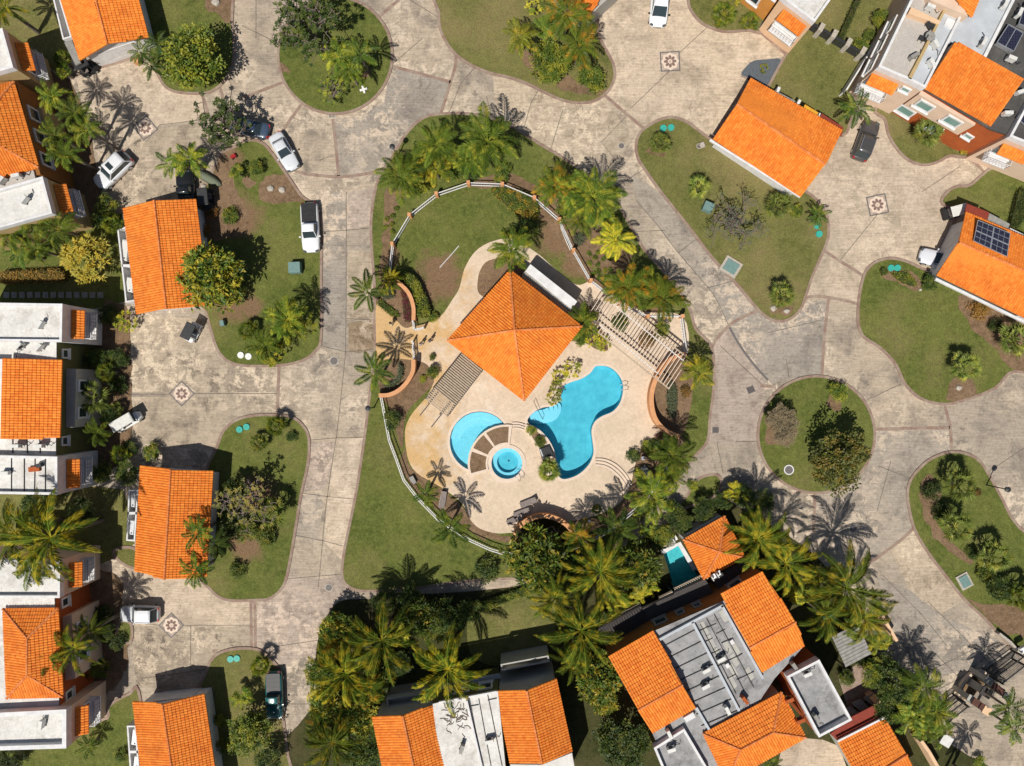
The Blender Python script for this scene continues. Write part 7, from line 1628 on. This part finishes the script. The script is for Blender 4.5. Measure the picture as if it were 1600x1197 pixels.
def manhole(x, y, r, label, sq=False, mat='iron', z=.012, ringm=None, rot=0):
    c = W(x, y); t = thing('manhole_cover' if not sq else 'drain_grate', label, 'manhole cover' if not sq else 'drain', (c.x, c.y, z))
    m = MB()
    if sq: m.box((c.x, c.y, z+.005), (r*2, r*1.8, .02), rot)
    else: m.disc(c, r, z-.01, z+.02, 24)
    m.build('cover', M[mat], t); m = MB()
    if sq:
        for k in range(5): m.box((c.x+(k-2)*r*.36*math.cos(rot), c.y+(k-2)*r*.36*math.sin(rot), z+.02), (r*.12, r*1.5, .02), rot)
        m.build('bars', M['black'], t)
    else:
        ring(m, [(c.x+r*1.25*math.cos(a), c.y+r*1.25*math.sin(a)) for a in [k*.2618 for k in range(24)]], [(c.x+r*math.cos(a), c.y+r*math.sin(a)) for a in [k*.2618 for k in range(24)]], z-.01, z+.028); m.build('frame', M[ringm or 'stone'], t)
manhole(522,564,.42,'round manhole cover on the left road near the entrance'); manhole(514,918,.36,'round pale-ringed manhole cover on the lower left road'); manhole(1232,734,.45,'dark well cover with a wide white ring on the right round lawn',ringm='white',z=.11)
manhole(1333,826,.40,'round manhole cover in the palm shadow on the right road'); manhole(519,179,.42,'square inlet grate at the foot of the top round lawn',True,'stone'); manhole(1173,609,.42,'dark square drain grate left of the right round lawn',True,rot=.4); manhole(1118,672,.36,'dark square drain grate by the compound kerb',True); manhole(971,228,.3,'small round cover on the upper road near the big lawn'); manhole(1092,229,.25,'tiny cover beside two pale stones on the big lawn',z=.11)
def box_thing(name, label, cat, x, y, sz, mat, rz=0, z=.1, base=None):
    c = W(x, y, z+sz[2]); t = thing(name, label, cat, (c.x, c.y, z))
    if base: m = MB(); m.box((c.x, c.y, z+.05), (sz[0]+base, sz[1]+base, .14), rz); m.build('base', M['stone'], t)
    m = MB(); m.box((c.x, c.y, z+.1+sz[2]/2), sz, rz, taper=.94); m.build('cabinet', M[mat], t)
    m = MB(); m.box((c.x, c.y, z+.12+sz[2]), (sz[0]*.98, sz[1]*.98, .05), rz); m.build('top_cover', M[mat], t)
box_thing('transformer_box','grey-teal transformer box alone on the oval lawn','utility box',460,418,(1.3,1.2,.8),'teal2',.05); box_thing('transformer_box','dark teal transformer box beside the leafless tree','utility box',1107,323,(1.1,1.0,.8),'teal2',-.4)
box_thing('utility_vault','grey-green vault lid with a stone rim beside the right road','utility vault',1142,417,(1.5,1.3,.06),'teal2',-.55,base=.55); box_thing('utility_vault','grey-green vault lid at the tip of the lower right lawn','utility vault',1507,908,(1.0,1.3,.06),'teal2',.5,base=.4)
box_thing('utility_box','small green box at the foot of the big broad-leaved tree','utility box',347,505,(.45,.6,.5),'teal2',.2)
box_thing('stone_box','two-piece pale stone box on the big right lawn','box',1097,227,(.5,.6,.2),'stone',.4); box_thing('planter_pot','pale square pot left of the lower left garage door court','pot',213,95,(.6,.6,.5),'orangewall',.2)
def rocks(label, pts, name='rock'):
    for i, (x, y, r) in enumerate(pts):
        c = W(x, y, .1); m = MB(); rng = random.Random(int(x*7+y)); n = 9
        prev = [(c.x+r*math.cos(k*.698)*rng.uniform(.8,1.15), c.y+r*math.sin(k*.698)*rng.uniform(.7,1.0)) for k in range(n)]
        secs = [[(p[0], p[1], .08) for p in prev], [(c.x+(p[0]-c.x)*.9, c.y+(p[1]-c.y)*.9, .08+r*.45) for p in prev], [(c.x+(p[0]-c.x)*.45, c.y+(p[1]-c.y)*.45, .08+r*.7) for p in prev]]
        loft(m, secs); tag(m.build(name, M['stone'], smooth=False), label[i], 'rock')
rocks(['white rock left of the yellow fan palm, bottom of the big lawn','white rock right of the yellow fan palm, bottom of the big lawn','left pale rock on the small brown bed by the oval lawn','right pale rock on the small brown bed by the oval lawn','pale rock at the edge of the soil below the solar roof','pale rock below the yellow-green plant, right soil patch','white rock at the top of the soil bed, top left lawn','pale rock under the small palms by the black pickup','tan rock at the court edge above the lower left garage'],
 [(1208,482,.40),(1229,486,.35),(423,295,.42),(441,297,.42),(1438,453,.2),(1498,606,.35),(338,4,.5),(318,292,.35),(186,713,.5)])
t = thing('white_cross', 'small white cross-shaped object lying on the round lawn', 'marker', W(568,140,.1)); c = W(568,140,.2)
m = MB(); m.box((c.x,c.y,.22), (.85,.22,.12), .3); m.build('arm', M['whiteplastic'], t); m = MB(); m.box((c.x,c.y,.225), (.22,.85,.12), .3); m.build('arm', M['whiteplastic'], t)
t = thing('toy_car', 'small red ride-on toy on the grass near the dark blue car', 'toy', W(366,245,.1)); c = W(366,245,.1); m = MB(); m.box((c.x,c.y,.35), (.7,.4,.25), .6, taper=.7); m.build('body', M['red'], t)
for sx in (-.22,.22):
    for sy in (-.2,.2): m = MB(); a_ = Vector((c.x+sx*math.cos(.6)-sy*math.sin(.6), c.y+sx*math.sin(.6)+sy*math.cos(.6), .22)); m.box(a_, (.2,.08,.2), .6); m.build('wheel', M['rubber'], t)
# the smooth clipped oval hedge
m = MB(); prof = [(0,.02),(.08,.5),(.25,.85),(.5,1),(.75,.92),(.92,.6),(1,.05)]; a_, b_ = W(302,266,.1), W(347,290,.1); ax = (b_-a_); e_ = ax.normalized(); n_ = Vector((-e_.y, e_.x, 0))
loft(m, [[tuple(a_+ax*s+n_*(math.cos(k*math.pi/5)*w*.55)+Vector((0,0,math.sin(k*math.pi/5)*w*.75))) for k in range(6)] for s, w in prof]); tag(m.build('oval_hedge', M['hedgegreen'], smooth=True), 'long smooth grey-green clipped hedge on the soil right of the black pickup', 'trimmed_hedge')
# stepping stones between the left edge yards
for k in range(13):
    c = W(11+12.2*k, 461); m = MB(); m.box((c.x, c.y, .07), (.62,.66,.10), (k*37 % 7-3)*.012); tag(m.build('stepping_stone', M['greymetal']), 'square stepping stone in the shaded row along the left edge yard', 'stepping stone', 'stepping stones in a row through the shaded yard')
# street lamps
def lamp(hx, hy, label, h=3.4):
    c = W(hx, hy, h); t = thing('street_lamp', label, 'street lamp', (c.x, c.y, .1))
    m = MB(); m.tube([(c.x,c.y,.05),(c.x,c.y,.3),(c.x,c.y,h-.3)], [.12,.07,.055], 8); m.build('pole', M['metal'], t)
    m = MB(); m.disc(c, .12, h-.3, h-.2, 14, .26); m.disc(c, .30, h+.05, h+.14, 16, .08); m.build('lamp_cap', M['metal'], t); m = MB(); m.disc(c, .24, h-.2, h+.05, 14, .27); m.build('lamp_glass', M['lamp'], t)
lamp(613,229,'black street lamp at the upper left kerb of the compound'); lamp(575,638,'black street lamp on the left kerb, beside the lower fence end'); lamp(1575,765,'black street lamp at the right edge of the lower right lawn')
# loungers
def lounger(x, y, a, label, mat='cushion', back=.5):
    c = W(x, y, .35); t = thing('sun_lounger', label, 'sun lounger', (c.x, c.y, .12), a)
    m = MB(); m.box((-.25,0,.30), (1.35,.62,.07)); m.build('seat', M[mat], t, world=False); m = MB(); m.box((.68,0,.45), (.66,.62,.07), 0, 0, -back); m.build('backrest', M[mat], t, world=False)
    m = MB(); 
    for s in (-.3,.3): m.beam((-.9,s,.25),(.9,s,.25),.05,.06)
    m.build('frame', M['steel'], t, world=False)
    for sx in (-.8,.35):
        for s in (-.28,.28): m = MB(); m.beam((sx,s,0),(sx,s,.26),.04,.04); m.build('leg', M['steel'], t, world=False)
lounger(825,785,R(22),'upper taupe sun lounger above the semicircular planter'); lounger(815,801,R(22),'lower taupe sun lounger touching the semicircular planter'); lounger(804,812,R(25),'weathered sun lounger at the left end of the semicircular wall')
lounger(692,781,R(80),'lone taupe sun lounger on the grass, lower left of the terrace','cushion',.2); lounger(1032,692,R(25),'grey sun lounger beside the palm at the terrace corner','greymetal'); lounger(1012,739,R(-50),'grey metal lounger in the planting near the walk','greymetal')
box_thing('pump_box','grey pump box in the grass at the lower left fence','utility box',645,750,(.5,.9,.3),'greymetal',.5)
t = thing('round_stool','small round white table in the planting at the terrace corner','table',W(1005,716)); c = W(1005,716,.5); m = MB(); m.disc(c,.22,.5,.56,14); m.build('table_top',M['rooflight'],t); m = MB(); m.disc(c,.04,.1,.5,8); m.build('leg',M['steel'],t)
t = thing('spot_light','small white lamp on the soil by the sparse palm','lamp',W(921,814)); c = W(921,814,.3); m = MB(); m.disc(c,.16,.3,.4,12,.1); m.build('shade',M['whiteplastic'],t); m = MB(); m.disc(c,.03,.1,.3,6); m.build('stem',M['metal'],t)
m = MB(); m.tube([W(687,418,.15), W(705,398,.16), W(717,384,.15)], .05, 6); tag(m.build('pipe', M['ac']), 'thin pale pipe lying on the upper compound lawn', 'pipe')
m = MB(); m.tube([W(876,355,.15), W(883,373,.5), W(891,391,.15)], .05, 6); tag(m.build('pole', M['ac']), 'pale pole lying inside the right side of the fence', 'pole')
# patio things
chair(1053,840,.12,.5,'white patio chair at the head of the teal pool','whiteplastic'); table(1046,845,.1,'tiny white table at the head of the teal pool'); t = thing('pool_ring','round orange-white float beside the teal pool','pool float',W(1039,850,.1)); c = W(1039,850,.2); m = MB(); m.tube([(c.x+.22*math.cos(k*.52), c.y+.22*math.sin(k*.52), .25) for k in range(13)], .07, 6); m.build('ring', M['coping'], t)
chair(1113,899,2.95,.5,'white chair at the left end of the dark canopy','whiteplastic'); chair(1121,894,2.95,.5,'second white chair on the dark canopy edge','whiteplastic')
chair(1287,962,.12,.3,'turquoise chair in the shade right of the orange roof','teal'); chair(1296,958,.12,2.5,'second turquoise chair nearer the palms','teal')
# tanks beside the garages
for x, y, w_, d_, l in [(195,391,.75,2.3,'tall cream tank in the upper yard beside the big-tree garage'),(203,445,.8,1.6,'square cream tank in the lower yard beside the big-tree garage'),(208,780,.6,1.7,'grey steel tank in the upper yard of the middle left garage'),(206,824,.6,1.6,'grey steel tank in the lower yard of the middle left garage'),(211,1152,.6,1.7,'white tank in the upper yard of the lowest garage'),(214,1190,.6,1.2,'white tank in the lower yard of the lowest garage')]:
    c = W(x, y, 1.6); t = thing('storage_tank', l, 'tank', (c.x, c.y, 0), 0); mt = 'ac' if 'cream' in l else ('steel' if 'steel' in l else 'whiteplastic')
    m = MB(); m.box((c.x, c.y, .8), (w_, d_, 1.6), -.12 if x < 250 else 0); m.build('tank', M[mt], t); m = MB(); m.box((c.x, c.y, 1.64), (w_*.92, d_*.92, .08), -.12); m.build('lid', M[mt], t); m = MB(); m.disc((c.x, c.y-d_*.38), .07, 1.66, 1.74, 8); m.build('knob', M['black'], t)

# ================================================================ PEOPLE
def person(x, y, face, shirt, trousers, hair, label, stride=.12):
    c = W(x, y, .9); t = thing('person', label, 'person', (c.x, c.y, .125), face)
    V = []; E = []; Rr = []
    def a(p, r, par=None):
        V.append(p); Rr.append(r)
        if par is not None: E.append((par, len(V)-1))
        return len(V)-1
    pel = a((0,0,.93), .13); sp1 = a((0,0,1.12), .125, pel); ch = a((.01,0,1.32), .14, sp1); nk = a((.01,0,1.47), .055, ch); hd = a((.02,0,1.56), .075, nk); top = a((.015,0,1.66), .085, hd); a((.09,0,1.585), .022, hd)
    hands = []
    for s in (-1, 1):
        hp = a((0, s*.09, .88), .085, pel); kn = a((s*stride*.6+.02, s*.10, .50), .055, hp); an = a((s*stride-.02, s*.10, .09), .036, kn); a((s*stride+.13, s*.115, .04), .033, an)
        sh = a((0, s*.17, 1.38), .055, ch); el = a((-s*.05, s*.23, 1.12), .040, sh); wr = a((-s*.05+.06, s*.24, .88), .026, el); pm_ = a((-s*.05+.07, s*.24, .80), .028, wr)
        for k in range(4):
            f1 = a((-s*.05+.10-.022*k, s*.245, .74+.004*abs(k-1)), .0095, pm_); a((-s*.05+.10-.022*k, s*.232, .705+.008*abs(k-1)), .008, f1)
        th = a((-s*.05+.115, s*.225, .81), .0105, pm_); a((-s*.05+.125, s*.215, .775), .009, th)
    def skin(name, idx, inflate, mat):
        keep = sorted(idx); mp = {o_: i for i, o_ in enumerate(keep)}; me = bpy.data.meshes.new(name)
        me.from_pydata([V[i] for i in keep], [(mp[p], mp[q]) for p, q in E if p in mp and q in mp], []); me.materials.append(mat)
        o = bpy.data.objects.new(name, me); col.objects.link(o); o.parent = t
        sm = o.modifiers.new('Skin', 'SKIN'); 
        if not me.skin_vertices: bpy.context.view_layer.objects.active = o
        for i, k in enumerate(keep):
            me.skin_vertices[0].data[i].radius = (Rr[k]*inflate, Rr[k]*inflate)
        me.skin_vertices[0].data[0].use_root = True
        o.modifiers.new('Sub', 'SUBSURF').levels = 1; o.modifiers['Sub'].render_levels = 1; return o
    n = len(V); allv = list(range(n))
    skin('body', allv, 1.0, M['skin'])
    torso = [pel, sp1, ch]; arms = []; legs = [pel]
    idx = 7
    for s in range(2):
        b0 = idx; legs += [b0, b0+1, b0+2]; arms += [b0+4, b0+5]; idx += 4+4+8+2
    skin('shirt', torso+arms, 1.16, shirt); skin('trousers', legs, 1.2, trousers)
    m = MB(); ss = []
    for i in range(6):
        el = i/5*math.pi/2*.98; ss.append([(.0+.108*math.cos(el)*math.cos(k*.524)*(1 if math.cos(k*.524) < .5 else .85), .098*math.cos(el)*math.sin(k*.524), 1.625+.135*math.sin(el)) for k in range(12)])
    loft(m, ss); m.build('hair', hair, t, world=False, smooth=True)
cl = lambda n, c: simple(n, c, None, 20, .85)
person(611,506,.8,cl('yellow_shirt',(.70,.62,.12)),cl('white_trousers',(.6,.6,.58)),M['black'],'person in a yellow top standing inside the left entrance')
person(658,537,2.2,cl('white_shirt',(.65,.65,.66)),cl('grey_trousers',(.2,.2,.22)),M['brown'],'person in a white top just inside the entrance gate')
person(672,532,2.4,cl('grey_shirt',(.28,.28,.30)),cl('dark_trousers',(.05,.05,.06)),M['black'],'person in dark grey clothes nearest the pavilion')
